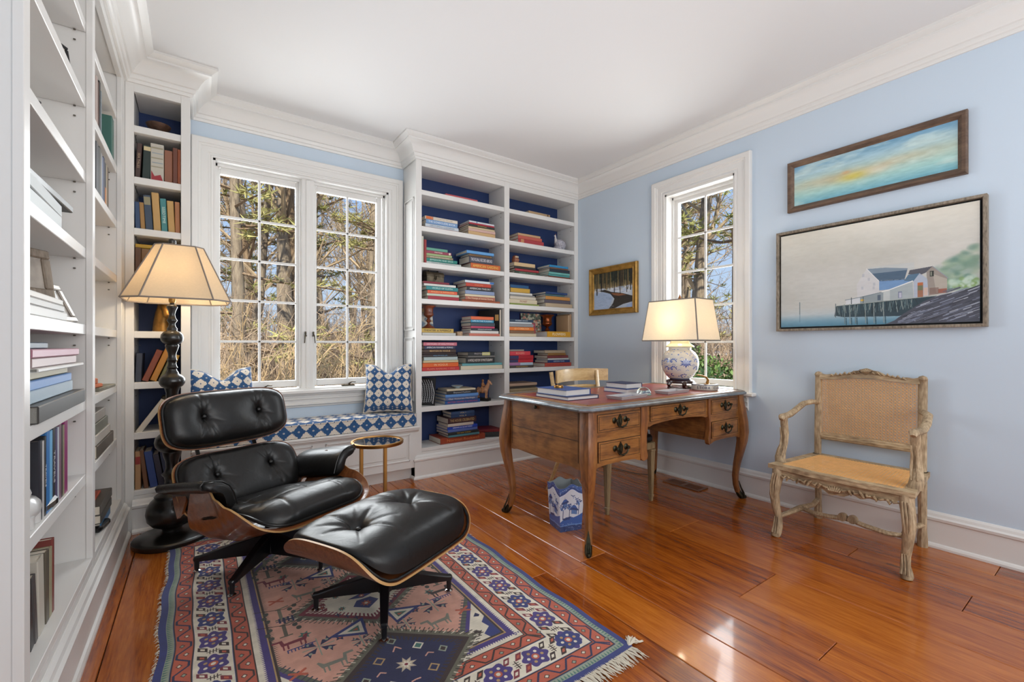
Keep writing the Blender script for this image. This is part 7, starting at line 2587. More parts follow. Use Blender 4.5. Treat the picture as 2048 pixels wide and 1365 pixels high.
row7 = [(0.030, 0.245, '23242e', 'navy black'), (0.022, 0.240, 'b8b8b8', 'white-spined'), (0.024, 0.250, '1e1e1e', 'black'), (0.040, 0.262, '2a6fae', 'strong blue'), (0.034, 0.258, '6aa8d0', 'sky blue'), (0.036, 0.262, '23262c', 'black and white'), (0.028, 0.255, '4a4468', 'purple grey'), (0.022, 0.255, 'b8c0c8', 'silver'), (0.030, 0.262, '7a5a6a', 'mauve'), (0.024, 0.255, '3a3630', 'dark olive'), (0.022, 0.252, '8a8468', 'khaki'), (0.046, 0.268, '8a2a66', 'magenta')]
y = 1.935
for k, (t, L, col, word) in enumerate(row7):
    upright(y, t - 0.001, L, 0.22, SZ[7], col, '%s book standing on the seventh shelf, left bookcase, near bay' % word, G3, -0.392, 90, 0, words='TRAVELS' if word in ('black and white', 'black') else '', wcol='c8c8c8')
    y += t
y = 1.86
for k, (t, L, lean, col, word) in enumerate(((0.034, 0.20, -10, '2a2a2c', 'black'), (0.030, 0.21, -8, '4a4848', 'charcoal'), (0.060, 0.235, -4, 'c0bcb0', 'cream'), (0.040, 0.230, 0, '5a5448', 'brown-grey'), (0.034, 0.225, 0, '9a9478', 'sand'), (0.026, 0.245, 0, '7a3a34', 'brick red'))):
    upright(y, t, L, 0.22, SZ[8], col, '%s book standing on the lowest shelf of the left bookcase, near bay' % word, G3, -0.395, 90, lean)
    y += t + (0.012 if lean else 0.001)
# ---- left bookcase, far bay
y = 2.88
for k, (t, L, col, word) in enumerate(((0.050, 0.255, '23252a', 'black'), (0.040, 0.250, '33363a', 'charcoal'), (0.036, 0.262, '3a3c34', 'dark olive'), (0.044, 0.245, '8a8a88', 'grey'), (0.030, 0.240, '6a7a98', 'blue grey'), (0.048, 0.250, '1f2a48', 'navy'), (0.040, 0.235, '26282c', 'black and orange'), (0.036, 0.240, 'a89a80', 'sand'), (0.040, 0.238, '5a4a3a', 'brown'))):
    upright(y, t - 0.001, L, 0.20, SZ[3], col, '%s book standing on the third shelf of the left bookcase, far bay' % word, G4, -0.395, 90, 0, band=(0.55, 0.98, 'c07a3c') if word == 'black and orange' else None)
    y += t
y = 2.90
for k, (t, L, col, word) in enumerate(((0.024, 0.26, 'b8a8a0', 'pale'), (0.022, 0.25, '5a4038', 'brown'), (0.030, 0.27, '1f2022', 'black'), (0.020, 0.24, '7a868c', 'grey'))):
    upright(y, t, L, 0.20, SZ[2], col, '%s book standing on the second shelf of the left bookcase, far bay' % word, G4, -0.395, 90)
    y += t + 0.012
upright(3.27, 0.075, 0.225, 0.20, SZ[2], '3f6a60', 'thick green book standing on the second shelf of the left bookcase, far bay', G4, -0.385, 90)
z = SZ[7] + 0.0006
for k, (y1, t, col, word) in enumerate(((3.33, 0.062, '5a5248', 'thick brown'), (3.26, 0.048, 'b8b4ac', 'white-grey'), (3.22, 0.052, '6f7268', 'olive grey'), (3.18, 0.050, '9a9690', 'pale grey'))):
    lying(2.84, y1, z, t - 0.0005, 0.22, col, '%s book, %s in the seventh-shelf pile, left bookcase, far bay' % (word, ('lowest', 'second', 'third', 'topmost')[k]), G4, -0.385 - 0.005 * k)
    z += t
z = SZ[8] + 0.0006
for k, (y0, y1, t, col, word, f) in enumerate(((2.88, 3.16, 0.042, '2f7ab0', 'sea blue', -0.378), (2.86, 3.17, 0.042, '3a3834', 'dark grey', -0.374), (2.86, 3.20, 0.044, '4a4640', 'brown-black', -0.376), (2.84, 3.12, 0.014, 'a8482c', 'thin orange', -0.41))):
    lying(y0, y1, z, t - 0.0005, 0.24, col, '%s book, %s in the lowest-shelf pile, left bookcase, far bay' % (word, ('lowest', 'second', 'third', 'topmost')[k]), G4, f)
    z += t

# ---------------------------------------------------------------- ornaments on the shelves
M_tin = plain('old_tin', '5e5546', rough=0.45, metal=0.7, var=0.4, var_scale=30)
M_turn = wood('turned_mahogany', '3a180c', '6a3018', '8a4a28', axis='Z', scale=4, stretch=6, rough=0.28, coat=0.6)
zt = pile_top['window-side', 4, 'left']
ck = thing('casket', 'small brown metal casket with rounded lid on the fourth-shelf book pile', 'box', (1.752, 3.73, zt))
q = MB(); q.cbox(-0.085, 0.085, -0.055, 0.055, 0.0, 0.058, 0.003)
q.build('body', M_tin, ck, smooth=0)
q = MB(); q.prism([(-0.057, 0.0585), (0.057, 0.0585), (0.057, 0.072), (0.045, 0.090), (0.022, 0.100), (-0.022, 0.100), (-0.045, 0.090), (-0.057, 0.072)], -0.087, 0.087, plane='YZ')
lid = q.build('lid', M_tin, ck, smooth=50)
for x in (-0.045, 0.045):
    q = MB(); q.tube([(x, -0.012, 0.099), (x, -0.010, 0.112), (x, 0.010, 0.112), (x, 0.012, 0.099)], 0.004, n=8)
    q.build('handle', M_bronze, lid)
q = MB(); q.cbox(-0.012, 0.012, -0.064, -0.054, 0.030, 0.072, 0.003); q.tube([(0, -0.066, 0.060), (0.004, -0.072, 0.045), (-0.003, -0.068, 0.022)], 0.004, n=6)
q.build('hasp', M_bronze, ck)
def urn(name, label, x, y, z, s, mat):
    q = MB()
    q.lathe([(0.058 * s, 0), (0.060 * s, 0.006 * s), (0.050 * s, 0.014 * s), (0.030 * s, 0.026 * s), (0.014 * s, 0.040 * s), (0.010 * s, 0.052 * s), (0.018 * s, 0.060 * s), (0.024 * s, 0.070 * s), (0.016 * s, 0.082 * s), (0.010 * s, 0.092 * s), (0.020 * s, 0.102 * s), (0.040 * s, 0.114 * s), (0.047 * s, 0.126 * s), (0.044 * s, 0.136 * s), (0.040 * s, 0.142 * s), (0.041 * s, 0.170 * s), (0.046 * s, 0.188 * s), (0.064 * s, 0.200 * s), (0.066 * s, 0.206 * s), (0.058 * s, 0.206 * s), (0.040 * s, 0.190 * s), (0.036 * s, 0.15 * s), (0.0005, 0.148 * s)], 32)
    o = q.build(name, mat, None, loc=(x, y, z), smooth=50)
    return tag(o, label, 'urn')
urn('turned_urn', 'turned mahogany urn standing on the ochre book, fifth shelf down', 1.695, 3.70, pile_top['window-side', 5, 'left'], 0.99, M_turn)
urn('copper_urn', 'copper-brown urn at the right behind the yellow book, fifth shelf, wall-side bay', 3.16, 3.80, SZ[5], 1.20, plain('copper_lustre', '8a4a28', rough=0.25, metal=0.8))
def cover_panel(name, label, cat, loc, rz, tilt, w, h, t, arr, edge, coat=0.4):
    o = MB()
    o.add([(-w / 2, 0, 0), (w / 2, 0, 0), (w / 2, 0, h), (-w / 2, 0, h), (-w / 2, t, 0), (w / 2, t, 0), (w / 2, t, h), (-w / 2, t, h)],
          [(0, 1, 2, 3), (7, 6, 5, 4), (0, 4, 5, 1), (1, 5, 6, 2), (2, 6, 7, 3), (3, 7, 4, 0)], uvs=[[(0, 0), (1, 0), (1, 1), (0, 1)]] + [[(0.5, 0.5)] * 4] * 5)
    for i in range(1, 6): o.m[i] = 1
    ob = o.build(name, [picture(name + '_print', arr, rough=0.35, coat=coat), edge], None, loc=loc, rot=(R(tilt), 0, R(rz)), smooth=0)
    return tag(ob, label, cat)
rs2 = random.Random(12)
K = Canvas(0, 1, 0, 1.25, 160, 'b9b8b0')
for k in range(90):
    K.disc(rs2.random(), rs2.uniform(0, 1.25), rs2.uniform(0.03, 0.12), rs2.choice(['8fa3b5', 'c9c6ba', '3f5570', 'd8d4c8', '9a7a50', '6a86a0']), ry=rs2.uniform(0.03, 0.15), alpha=0.7)
K.rect(0, 1, 1.0, 1.25, '9a7e58', 0.5)
cover_panel('picture_book', 'blue and white picture-covered book standing behind the mahogany urn', 'book', (1.700, 3.80, SZ[5]), 3, -10, 0.20, 0.262, 0.02, K.a, cloth('c8c4b8'))
K = Canvas(0, 1, 0, 1.1, 200, '6a7468')
for k in range(160):
    x, z = rs2.random(), rs2.uniform(0, 1.1)
    c = rs2.choice(['c9a48c', 'b8bca8', '8a9a8c', 'd0c4b0', '9c5a48', '3f4f46', '55665a', 'c07a70'])
    for j in range(5):
        K.disc(x + 0.03 * math.cos(j * 1.26), z + 0.03 * math.sin(j * 1.26), 0.026, c)
K.rect(0.32, 0.70, 0.16, 0.66, 'b04a58')
for j, (a, b2) in enumerate(((0.36, 0.66), (0.47, 0.55), (0.38, 0.64), (0.40, 0.62))):
    K.rect(a, b2, 0.54 - j * 0.10, 0.565 - j * 0.10, 'd89aa0')
cover_panel('flower_book', 'flower-covered book with pink title panel standing on the fifth shelf, wall-side bay', 'book', (2.975, 3.835, SZ[5]), -4, -6, 0.26, 0.262, 0.03, K.a, cloth('5a2440'))
q = MB(); q.cbox(1.955, 2.010, 3.64, 3.72, SZ[5] + 0.0005, SZ[5] + 0.040, 0.002)
tag(seat_origin(q.build('small_box', plain('striped_card_box', 'a08468', rough=0.6, var=0.3, var_scale=60), smooth=0), (1.98, 3.68, SZ[5])), 'little tan card box beside the ochre book, fifth shelf down', 'box')
fr = thing('black_folder', 'black board folder standing at the right end of the fifth shelf, window-side bay', 'folder', (2.365, 3.745, SZ[5]), R(-58))
q = MB(); q.cbox(-0.11, 0.12, -0.008, 0.008, 0.001, 0.262, 0.002)
q.build('board', M_black_board, fr, smooth=0)
q = MB(); q.box(0.120, 0.126, -0.010, 0.010, 0.001, 0.262)
q.build('pale_edge', M_pages, fr, smooth=0)
q = MB(); q.cbox(0.070, 0.108, -0.0095, -0.008, 0.155, 0.215, 0.0005)
q.build('tan_label', cloth('b08a50'), fr, smooth=0)
K = Canvas(0, 1, 0, 1.3, 160, '141416')
for k in range(7):
    x = 0.14 + 0.11 * k
    K.line([(x, 0.08 + 0.02 * k), (x + 0.05, 0.5), (x - 0.02, 0.95), (x - 0.15, 1.2)], 0.022, 'c8c8cc')
    for j in range(10):
        z = 0.15 + 0.09 * j
        K.line([(x + 0.02, z), (x + 0.08, z + 0.05)], 0.012, 'aeb0b4')
K.line([(0.9, 0.1), (0.95, 0.6), (0.8, 1.15)], 0.03, 'd8d8da')
cover_panel('black_print', 'black board with white engraved print leaning at the left, seventh shelf down', 'print', (1.655, 3.70, SZ[7]), -42, -7, 0.19, 0.248, 0.008, K.a, M_black_board)
dish = MB(); dish.lathe([(0.0005, 0.0), (0.022, 0.0), (0.024, 0.004), (0.050, 0.018), (0.056, 0.024), (0.054, 0.026), (0.046, 0.019), (0.020, 0.007), (0.0005, 0.006)], 32)
dz = pile_top['window-side', 7, 'left']
d0 = thing('china_dish', 'small blue-white china dish with gilt inside on the seventh-shelf book pile', 'dish', (1.985, 3.70, dz))
dish.build('dish', plain('pale_blue_china', 'a8bccb', rough=0.25, coat=0.5), d0, smooth=50)
q = MB(); q.lathe([(0.0005, 0.0085), (0.018, 0.0095), (0.040, 0.0185), (0.043, 0.0215), (0.041, 0.0225), (0.018, 0.0115), (0.0005, 0.0105)], 28)
q.build('gilt_lining', plain('worn_gilt', 'b08a4a', rough=0.4, metal=0.6), d0)

# --- horse and rider
M_terra = plain('pale_terracotta', 'b88a68', rough=0.7, var=0.25, var_scale=40)
hr = thing('horse_figurine', 'terracotta horse and rider figurine on black plinth, seventh shelf down', 'figurine', (2.262, 3.70, SZ[7]), R(-58))
q = MB(); q.cbox(-0.075, 0.075, -0.040, 0.040, 0.0005, 0.028, 0.003)
q.build('plinth', M_black_board, hr, smooth=0)
q = MB()
q.tube([(-0.062, 0, 0.105), (-0.050, 0, 0.108), (-0.02, 0, 0.100), (0.02, 0, 0.102), (0.042, 0, 0.112), (0.050, 0, 0.116)], [0.012, 0.026, 0.027, 0.027, 0.026, 0.016], n=12)
q.tube([(0.040, 0, 0.118), (0.056, 0, 0.150), (0.066, 0, 0.178), (0.068, 0, 0.190)], [(0.020, 0.024), (0.014, 0.018), (0.011, 0.014), (0.008, 0.010)], n=10)
q.tube([(0.058, 0, 0.192), (0.072, 0, 0.186), (0.090, 0, 0.168), (0.098, 0, 0.158)], [0.010, 0.013, 0.009, 0.008], n=10)
for s in (-1, 1):
    q.tube([(0.064, s * 0.006, 0.196), (0.062, s * 0.008, 0.208)], [0.004, 0.001], n=5)
    q.tube([(0.040, s * 0.014, 0.105), (0.042, s * 0.014, 0.075), (0.040, s * 0.014, 0.045), (0.041, s * 0.014, 0.034), (0.046, s * 0.014, 0.0285)], [0.014, 0.008, 0.0065, 0.007, 0.009], n=8)
    q.tube([(-0.045, s * 0.015, 0.105), (-0.040, s * 0.015, 0.078), (-0.052, s * 0.015, 0.055), (-0.049, s * 0.015, 0.036), (-0.045, s * 0.015, 0.0285)], [0.017, 0.011, 0.0065, 0.0065, 0.009], n=8)
q.tube([(-0.064, 0, 0.110), (-0.076, 0, 0.095), (-0.074, 0, 0.070)], [0.006, 0.006, 0.003], n=6)
q.build('horse', M_terra, hr, smooth=60)
q = MB()
q.tube([(-0.002, 0, 0.120), (0.0, 0, 0.140), (0.002, 0, 0.165), (0.002, 0, 0.180)], [(0.020, 0.016), (0.017, 0.013), (0.019, 0.013), (0.008, 0.008)], n=10)
q.lathe([(0.0005, -0.012), (0.009, -0.009), (0.012, 0), (0.010, 0.009), (0.005, 0.014), (0.0005, 0.015)], 12, c=(0.003, 0, 0.193))
for s in (-1, 1):
    q.tube([(0.002, s * 0.018, 0.168), (0.010, s * 0.024, 0.148), (0.030, s * 0.012, 0.146)], [0.007, 0.006, 0.005], n=6)
    q.tube([(-0.002, s * 0.014, 0.126), (0.014, s * 0.028, 0.112), (0.008, s * 0.030, 0.082), (0.018, s * 0.030, 0.078)], [0.011, 0.009, 0.006, 0.004], n=6)
q.build('rider', plain('ochre_terracotta', 'a8754c', rough=0.7, var=0.4, var_scale=50), hr, smooth=60)

# --- magazines and boxes at the right of the lowest window-side shelf
G5 = 'dark magazines on the lowest window-side shelf'
book(0.30, 0.24, 0.046, '1c1c1c', 'thick black album lying under the red magazines, lowest shelf, window-side bay', G5, (2.33, 3.66, SZ[8] + 0.0006), (0, 0, R(-24)), pages=plain('black_pages', '232323', rough=0.7))
book(0.27, 0.22, 0.012, '8a1c24', 'red magazine lying lower on the black album, lowest shelf', G5, (2.33, 3.67, SZ[8] + 0.0472), (0, 0, R(-22)))
book(0.27, 0.22, 0.012, '7a1820', 'red magazine lying uppermost on the black album, lowest shelf', G5, (2.32, 3.67, SZ[8] + 0.0598), (0, 0, R(-20)))

# --- wall-side bay ornaments
gh = thing('guinea_hen', 'speckled grey china guinea hen on the second shelf, wall-side bay', 'figurine', (3.245, 3.70, SZ[2]))
M_speck = plain('speckled_china', 'a8a6b0', rough=0.35, coat=0.3, var=0.5, var_scale=90)
q = MB()
q.tube([(0.07, 0, 0.030), (0.06, 0, 0.040), (0.03, 0, 0.062), (-0.01, 0, 0.078), (-0.042, 0, 0.085), (-0.056, 0, 0.080)], [0.022, 0.042, 0.058, 0.056, 0.036, 0.012], n=16)
q.lathe([(0.040, 0.0), (0.058, 0.004), (0.064, 0.03), (0.05, 0.06)], 24)
q.build('body', M_speck, gh, smooth=70)
q = MB()
q.tube([(-0.036, 0, 0.090), (-0.050, 0, 0.125), (-0.052, 0, 0.150), (-0.056, 0, 0.160), (-0.070, 0, 0.156)], [0.026, 0.013, 0.010, 0.012, 0.003], n=12)
q.build('head', plain('pale_china', 'c8c4c4', rough=0.35, coat=0.3), gh, smooth=70)
q = MB(); q.tube([(-0.052, 0, 0.170), (-0.046, 0, 0.180)], [0.006, 0.002], n=6)
q.build('comb', plain('orange_comb', 'b0683c', rough=0.5), gh)
zt = pile_top['wall-side', 3, 'left']
ow = thing('owl_figurine', 'little brown carved owl on the third-shelf book pile, wall-side bay', 'figurine', (2.655, 3.70, zt))
M_owl = wood('carved_brown', '4a2418', '8a5038', 'b88868', axis='Z', scale=12, stretch=3, rough=0.5, bump=0.3)
q = MB(); q.lathe([(0.030, 0.0), (0.034, 0.006), (0.032, 0.012), (0.036, 0.022), (0.040, 0.034), (0.038, 0.044), (0.030, 0.052), (0.032, 0.060), (0.028, 0.072), (0.016, 0.080), (0.0005, 0.082)], 20)
q.build('body', M_owl, ow, smooth=60)
for s in (-1, 1):
    q = MB(); q.lathe([(0.0005, -0.003), (0.008, -0.002), (0.009, 0.001), (0.004, 0.004), (0.0005, 0.004)], 12, M=Matrix.Translation((s * 0.011, -0.029, 0.062)) @ Matrix.Rotation(R(90), 4, 'X'))
    q.build('eye', M_cream, ow)

# --- corner bookcase ornaments
M_bowl = wood('dark_burl_bowl', '2a1a12', '4a3022', '6a4a34', axis='X', scale=9, stretch=2, rough=0.45, bump=0.3)
q = MB(); q.lathe([(0.026, 0.0), (0.028, 0.006), (0.020, 0.014), (0.022, 0.022), (0.058, 0.048), (0.066, 0.064), (0.062, 0.068), (0.050, 0.056), (0.020, 0.034), (0.0005, 0.030)], 32)
tag(q.build('footed_bowl', M_bowl, None, loc=(-0.205, 3.66, SZ[1]), smooth=50), 'dark wooden footed bowl on the top shelf of the narrow corner bookcase', 'bowl')
q = MB(); q.lathe([(0.012, 0.0), (0.014, 0.01), (0.022, 0.022), (0.026, 0.036), (0.022, 0.050), (0.010, 0.058), (0.0005, 0.060)], 20)
q.lathe([(0.020, -0.10), (0.022, -0.09), (0.012, -0.075), (0.010, -0.03), (0.014, 0.0)], 16)
tag(seat_origin(q.build('turned_ornament', M_rose, None, loc=(-0.098, 3.62, SZ[4] + 0.17), smooth=50), (0, 0, 0)), 'dark turned finial at the right of the fourth shelf, narrow corner bookcase', 'ornament')
hh = thing('gilt_figurine', 'gilt horse-head ornament on the fifth shelf of the corner bookcase, under the lampshade', 'figurine', (-0.185, 3.65, SZ[5]), R(-70))
M_oldgilt = plain('old_gilt', '8a6430', rough=0.4, metal=0.75, var=0.4, var_scale=25)
q = MB()
q.tube([(-0.02, 0, 0.0), (-0.02, 0, 0.06), (-0.005, 0, 0.12), (0.02, 0, 0.165), (0.03, 0, 0.19)], [(0.045, 0.06), (0.040, 0.055), (0.034, 0.046), (0.028, 0.036), (0.014, 0.02)], n=14)
q.tube([(0.0, 0, 0.185), (0.035, 0, 0.180), (0.07, 0, 0.135), (0.090, 0, 0.100), (0.095, 0, 0.090)], [0.022, 0.032, 0.024, 0.022, 0.012], n=12)
for s in (-1, 1):
    q.tube([(0.01, s * 0.016, 0.20), (0.006, s * 0.02, 0.235)], [0.010, 0.002], n=6)
q.tube([(-0.01, 0, 0.215), (-0.045, 0, 0.17), (-0.065, 0, 0.10), (-0.075, 0, 0.03)], [0.008, 0.014, 0.016, 0.010], n=8)
q.build('head', M_oldgilt, hh, smooth=60)
wf = thing('leaning_panel', 'white panel leaning diagonally on the seventh shelf of the narrow corner bookcase', 'panel', (-0.316, 3.585, SZ[7] + 0.001))
q = MB(); q.cbox(0.0, 0.030, 0.0, 0.16, 0.0, 0.232, 0.002, M=Matrix.Rotation(R(33), 4, 'Y') @ Matrix.Translation((0, 0, 0.004)))
q.v = [(x, y, z + 0.0) for x, y, z in q.v]
q.build('board', plain('white_card', 'cfc8ba', rough=0.6), wf, smooth=0)
q = MB(); q.cbox(0.128, 0.178, 0.02, 0.10, 0.16, 0.215, 0.006); q.cbox(0.140, 0.170, 0.03, 0.09, 0.0, 0.16, 0.004)
q.build('stand', M_bronze, wf, smooth=0)

# --- left bookcase frames and figures
def photo_frame(label, loc, rz, tilt, w, h, mat, border=0.022):
    root = thing('photo_frame', label, 'picture frame', loc)
    root.rotation_euler = (R(tilt), 0, R(rz))
    q = MB()
    for a, c, za, zb in ((-w / 2, w / 2, 0, border), (-w / 2, w / 2, h - border, h), (-w / 2, -w / 2 + border, border, h - border), (w / 2 - border, w / 2, border, h - border)):
        q.cbox(a, c, -0.010, 0.008, za, zb, 0.004)
    q.build('border', mat, root, smooth=0)
    q = MB(); q.box(-w / 2 + border - 0.002, w / 2 - border + 0.002, -0.003, 0.006, border - 0.002, h - border + 0.002)
    q.build('photo', plain('faded_photo', 'a49c92', rough=0.3, coat=0.5, var=0.4, var_scale=12), root, smooth=0)
    return root
M_silver = plain('tarnished_silver', 'a8a29a', rough=0.3, metal=0.9, var=0.3, var_scale=40)
photo_frame('ornate silver photo frame leaning on the fifth shelf of the left bookcase', (-0.412, 2.345, SZ[5] + 0.001), 72, -24, 0.15, 0.155, M_silver)
photo_frame('wooden photo frame standing on the pale books, fifth shelf of the left bookcase', (-0.440, 2.12, white_top + 0.001), 60, -8, 0.13, 0.165, wood('driftwood_frame', '4a3e32', '75685a', '948878', axis='Z', scale=8, stretch=4, rough=0.6), 0.03)
photo_frame('black-edged photo frame on the second shelf of the left bookcase, near bay', (-0.440, 2.40, SZ[2] + 0.001), 62, -8, 0.13, 0.145, M_black, 0.012)
photo_frame('dark small frame on the third shelf of the left bookcase, near bay', (-0.435, 2.02, SZ[3] + 0.001), 66, -12, 0.12, 0.075, M_black, 0.012)
photo_frame('pale blue and white photo frame on the top shelf of the left bookcase, far bay', (-0.44, 3.06, SZ[1] + 0.001), 84, -10, 0.16, 0.13, plain('pale_blue_frame', 'a9bcc8', rough=0.4), 0.02)
photo_frame('black photo frame on the top shelf of the left bookcase, far bay', (-0.44, 3.26, SZ[1] + 0.001), 86, -10, 0.14, 0.11, M_black, 0.012)
fg = thing('white_figurine', 'white china animal figurine at the edge of the seventh shelf, left bookcase', 'figurine', (-0.425, 1.90, SZ[7] + 0.0005))
M_wch = plain('white_china', 'cfcfcd', rough=0.3, coat=0.4)
q = MB()
q.tube([(0, -0.05, 0.045), (0, -0.02, 0.050), (0, 0.03, 0.050), (0, 0.06, 0.042)], [0.026, 0.040, 0.040, 0.022], n=14)
q.lathe([(0.0005, -0.03), (0.024, -0.02), (0.030, 0), (0.024, 0.02), (0.0005, 0.03)], 16, c=(0.0, -0.03, 0.105))
for s in (-1, 1):
    q.tube([(s * 0.012, -0.03, 0.125), (s * 0.016, -0.028, 0.155)], [0.008, 0.003], n=6)
    for y in (-0.03, 0.035):
        q.tube([(s * 0.022, y, 0.035), (s * 0.024, y, 0.0)], [0.014, 0.012], n=8)
q.build('body', M_wch, fg, smooth=60)
def gadget(label, loc, rz, w, d, h):
    root = thing('desk_gadget', label, 'gadget', loc, R(rz))
    q = MB(); q.cbox(-w / 2, w / 2, -d / 2, d / 2, 0.0005, h, 0.008)
    q.build('case', M_black, root, smooth=0)
    q = MB(); q.cbox(-w * 0.3, w * 0.3, -d / 2 - 0.0008, -d / 2 + 0.001, h * 0.25, h * 0.75, 0.0005)
    q.build('label_plate', M_silver, root, smooth=0)
gadget('black and silver gadget lying on the seventh shelf edge, left bookcase near bay', (-0.42, 2.045, SZ[7]), 84, 0.15, 0.06, 0.034)
gadget('black rounded case on the lowest shelf of the left bookcase, far bay', (-0.40, 2.93, SZ[8]), 80, 0.13, 0.07, 0.030)
q = MB(); q.cbox(-0.05, 0.05, -0.03, 0.03, 0.0, 0.018, 0.004); q.cbox(-0.022, 0.022, -0.02, 0.02, 0.018, 0.045, 0.004); q.lathe([(0.0005, 0.045), (0.014, 0.048), (0.014, 0.060), (0.0005, 0.066)], 12)
tag(q.build('toy_truck', plain('orange_terracotta', 'b8643c', rough=0.6, var=0.2), None, loc=(-0.43, 3.00, SZ[6] + 0.0185), rot=(0, 0, R(80)), smooth=0), 'small orange clay ornament on the slate plate, sixth shelf of the left bookcase', 'ornament')
q = MB(); q.cbox(-0.16, 0.16, -0.10, 0.10, 0.0005, 0.018, 0.004)
tag(q.build('slate_plate', plain('olive_slate', '7a786a', rough=0.5, var=0.3), None, loc=(-0.48, 3.12, SZ[6]), rot=(0, 0, R(86)), smooth=0), 'flat olive slate plate on the sixth shelf of the left bookcase, far bay', 'plate')
# ---------------------------------------------------------------- the winter woods outside
def ground_mat():
    m, nt, b = new_mat('leaf_litter')
    N, L = nt.nodes, nt.links
    tc = N.new('ShaderNodeTexCoord')
    n1 = N.new('ShaderNodeTexNoise'); n1.inputs['Scale'].default_value = 1.6; n1.inputs['Detail'].default_value = 8
    n2 = N.new('ShaderNodeTexNoise'); n2.inputs['Scale'].default_value = 0.35; n2.inputs['Detail'].default_value = 6
    L.new(tc.outputs['Object'], n1.inputs['Vector']); L.new(tc.outputs['Object'], n2.inputs['Vector'])
    r1 = N.new('ShaderNodeValToRGB')
    r1.color_ramp.elements[0].color = (*lin('5e4c38'), 1); r1.color_ramp.elements[0].position = 0.35
    r1.color_ramp.elements[1].color = (*lin('a08662'), 1); r1.color_ramp.elements[1].position = 0.65
    r2 = N.new('ShaderNodeValToRGB')
    r2.color_ramp.elements[0].color = (0, 0, 0, 1); r2.color_ramp.elements[0].position = 0.56
    r2.color_ramp.elements[1].color = (1, 1, 1, 1); r2.color_ramp.elements[1].position = 0.60
    L.new(n1.outputs['Fac'], r1.inputs['Fac']); L.new(n2.outputs['Fac'], r2.inputs['Fac'])
    mx = N.new('ShaderNodeMix'); mx.data_type = 'RGBA'
    L.new(r2.outputs['Color'], mx.inputs['Factor']); L.new(r1.outputs['Color'], mx.inputs[6])
    mx.inputs[7].default_value = (*lin('e2e4e8'), 1)
    L.new(mx.outputs[2], b.inputs['Base Color'])
    b.inputs['Roughness'].default_value = 0.95
    return m
q = MB()
def terr(u, v):
    x, y = -30 + 90 * u, -14 + 74 * v
    d = max(0.0, math.hypot(x - 1.5, y - 2) - 8)
    return (x, y, -0.62 + 0.060 * d + 0.25 * math.sin(x * 0.35) * math.sin(y * 0.31) * min(1, d / 6))
q.grid(terr, 70, 60, uv=False)
struct('ground', q, ground_mat(), smooth=180)
def gz(x, y):
    d = max(0.0, math.hypot(x - 1.5, y - 2) - 8)
    return -0.62 + 0.060 * d + 0.25 * math.sin(x * 0.35) * math.sin(y * 0.31) * min(1, d / 6)

M_bark = [wood('grey_bark', '4c4238', '857664', 'a89880', axis='Z', scale=5, stretch=6, rough=0.9, bump=0.5), wood('brown_bark', '4c3c2e', '806a52', 'a38c70', axis='Z', scale=5, stretch=6, rough=0.9, bump=0.5)]
M_twig = plain('pale_twig', 'b09a7c', rough=0.9)
M_tan = plain('tan_stem', 'b0946c', rough=0.85, var=0.25, var_scale=5)
M_needle = plain('pine_needles', '8a8a4c', rough=0.8, var=0.35, var_scale=1.5)
M_needle2 = plain('olive_needles', 'a39c62', rough=0.8, var=0.35, var_scale=1.5)
M_leaf = plain('evergreen_leaves', '5c7434', rough=0.6, var=0.5, var_scale=6)

def wander(rs, p, d, ln, n, bend, up=0.0):
    P = [Vector(p)]
    d = Vector(d).normalized()
    for i in range(n):
        d = (d + Vector((rs.uniform(-bend, bend), rs.uniform(-bend, bend), rs.uniform(-bend, bend) + up))).normalized()
        P.append(P[-1] + d * (ln / n))
    return P

def bare_tree(seed, h, r, fork=0.45, nb=16):
    rs = random.Random(seed)
    t, br = MB(), MB()
    P = wander(rs, (0, 0, -0.3), (0, 0, 1), h, 9, 0.06)
    t.tube(P, [r * (1 - 0.8 * i / 9) * (1.25 if i == 0 else 1) for i in range(10)], n=8)
    for k in range(nb):
        i = rs.uniform(9 * fork * 0.5, 8.6)
        a = P[int(i)].lerp(P[min(9, int(i) + 1)], i % 1)
        th = rs.uniform(0, 6.28)
        ln = h * rs.uniform(0.16, 0.34) * (1.25 - i / 12)
        B = wander(rs, a, (math.cos(th), math.sin(th), rs.uniform(0.5, 1.4)), ln, 5, 0.22, 0.05)
        rb = r * (1 - 0.8 * i / 9) * rs.uniform(0.30, 0.5)
        br.tube(B, [rb * (1 - 0.85 * j / 5) for j in range(6)], n=5, cap=False)
        for m in range(7):
            j = rs.uniform(1, 4.9)
            a2 = B[int(j)].lerp(B[int(j) + 1], j % 1)
            d = (B[min(5, int(j) + 1)] - B[int(j)]).normalized()
            C = wander(rs, a2, d + Vector((rs.uniform(-1, 1), rs.uniform(-1, 1), rs.uniform(-0.3, 0.9))), ln * rs.uniform(0.25, 0.5), 3, 0.3, 0.05)
            br.tube(C, [max(0.006, rb * 0.3 * (1 - 0.7 * q2 / 3)) for q2 in range(4)], n=4, cap=False)
            for e in range(4):
                q2 = rs.uniform(0.5, 2.9)
                a3 = C[int(q2)].lerp(C[int(q2) + 1], q2 % 1)
                D = wander(rs, a3, Vector((rs.uniform(-1, 1), rs.uniform(-1, 1), rs.uniform(-0.4, 1))), ln * rs.uniform(0.10, 0.24), 2, 0.3)
                br.tube(D, [0.007, 0.006, 0.003], n=3, cap=False)
    return t.mesh('bare_trunk', M_bark[seed % 2], 60), br.mesh('bare_branches', M_twig if seed % 3 else M_bark[1], 60, fix=False)

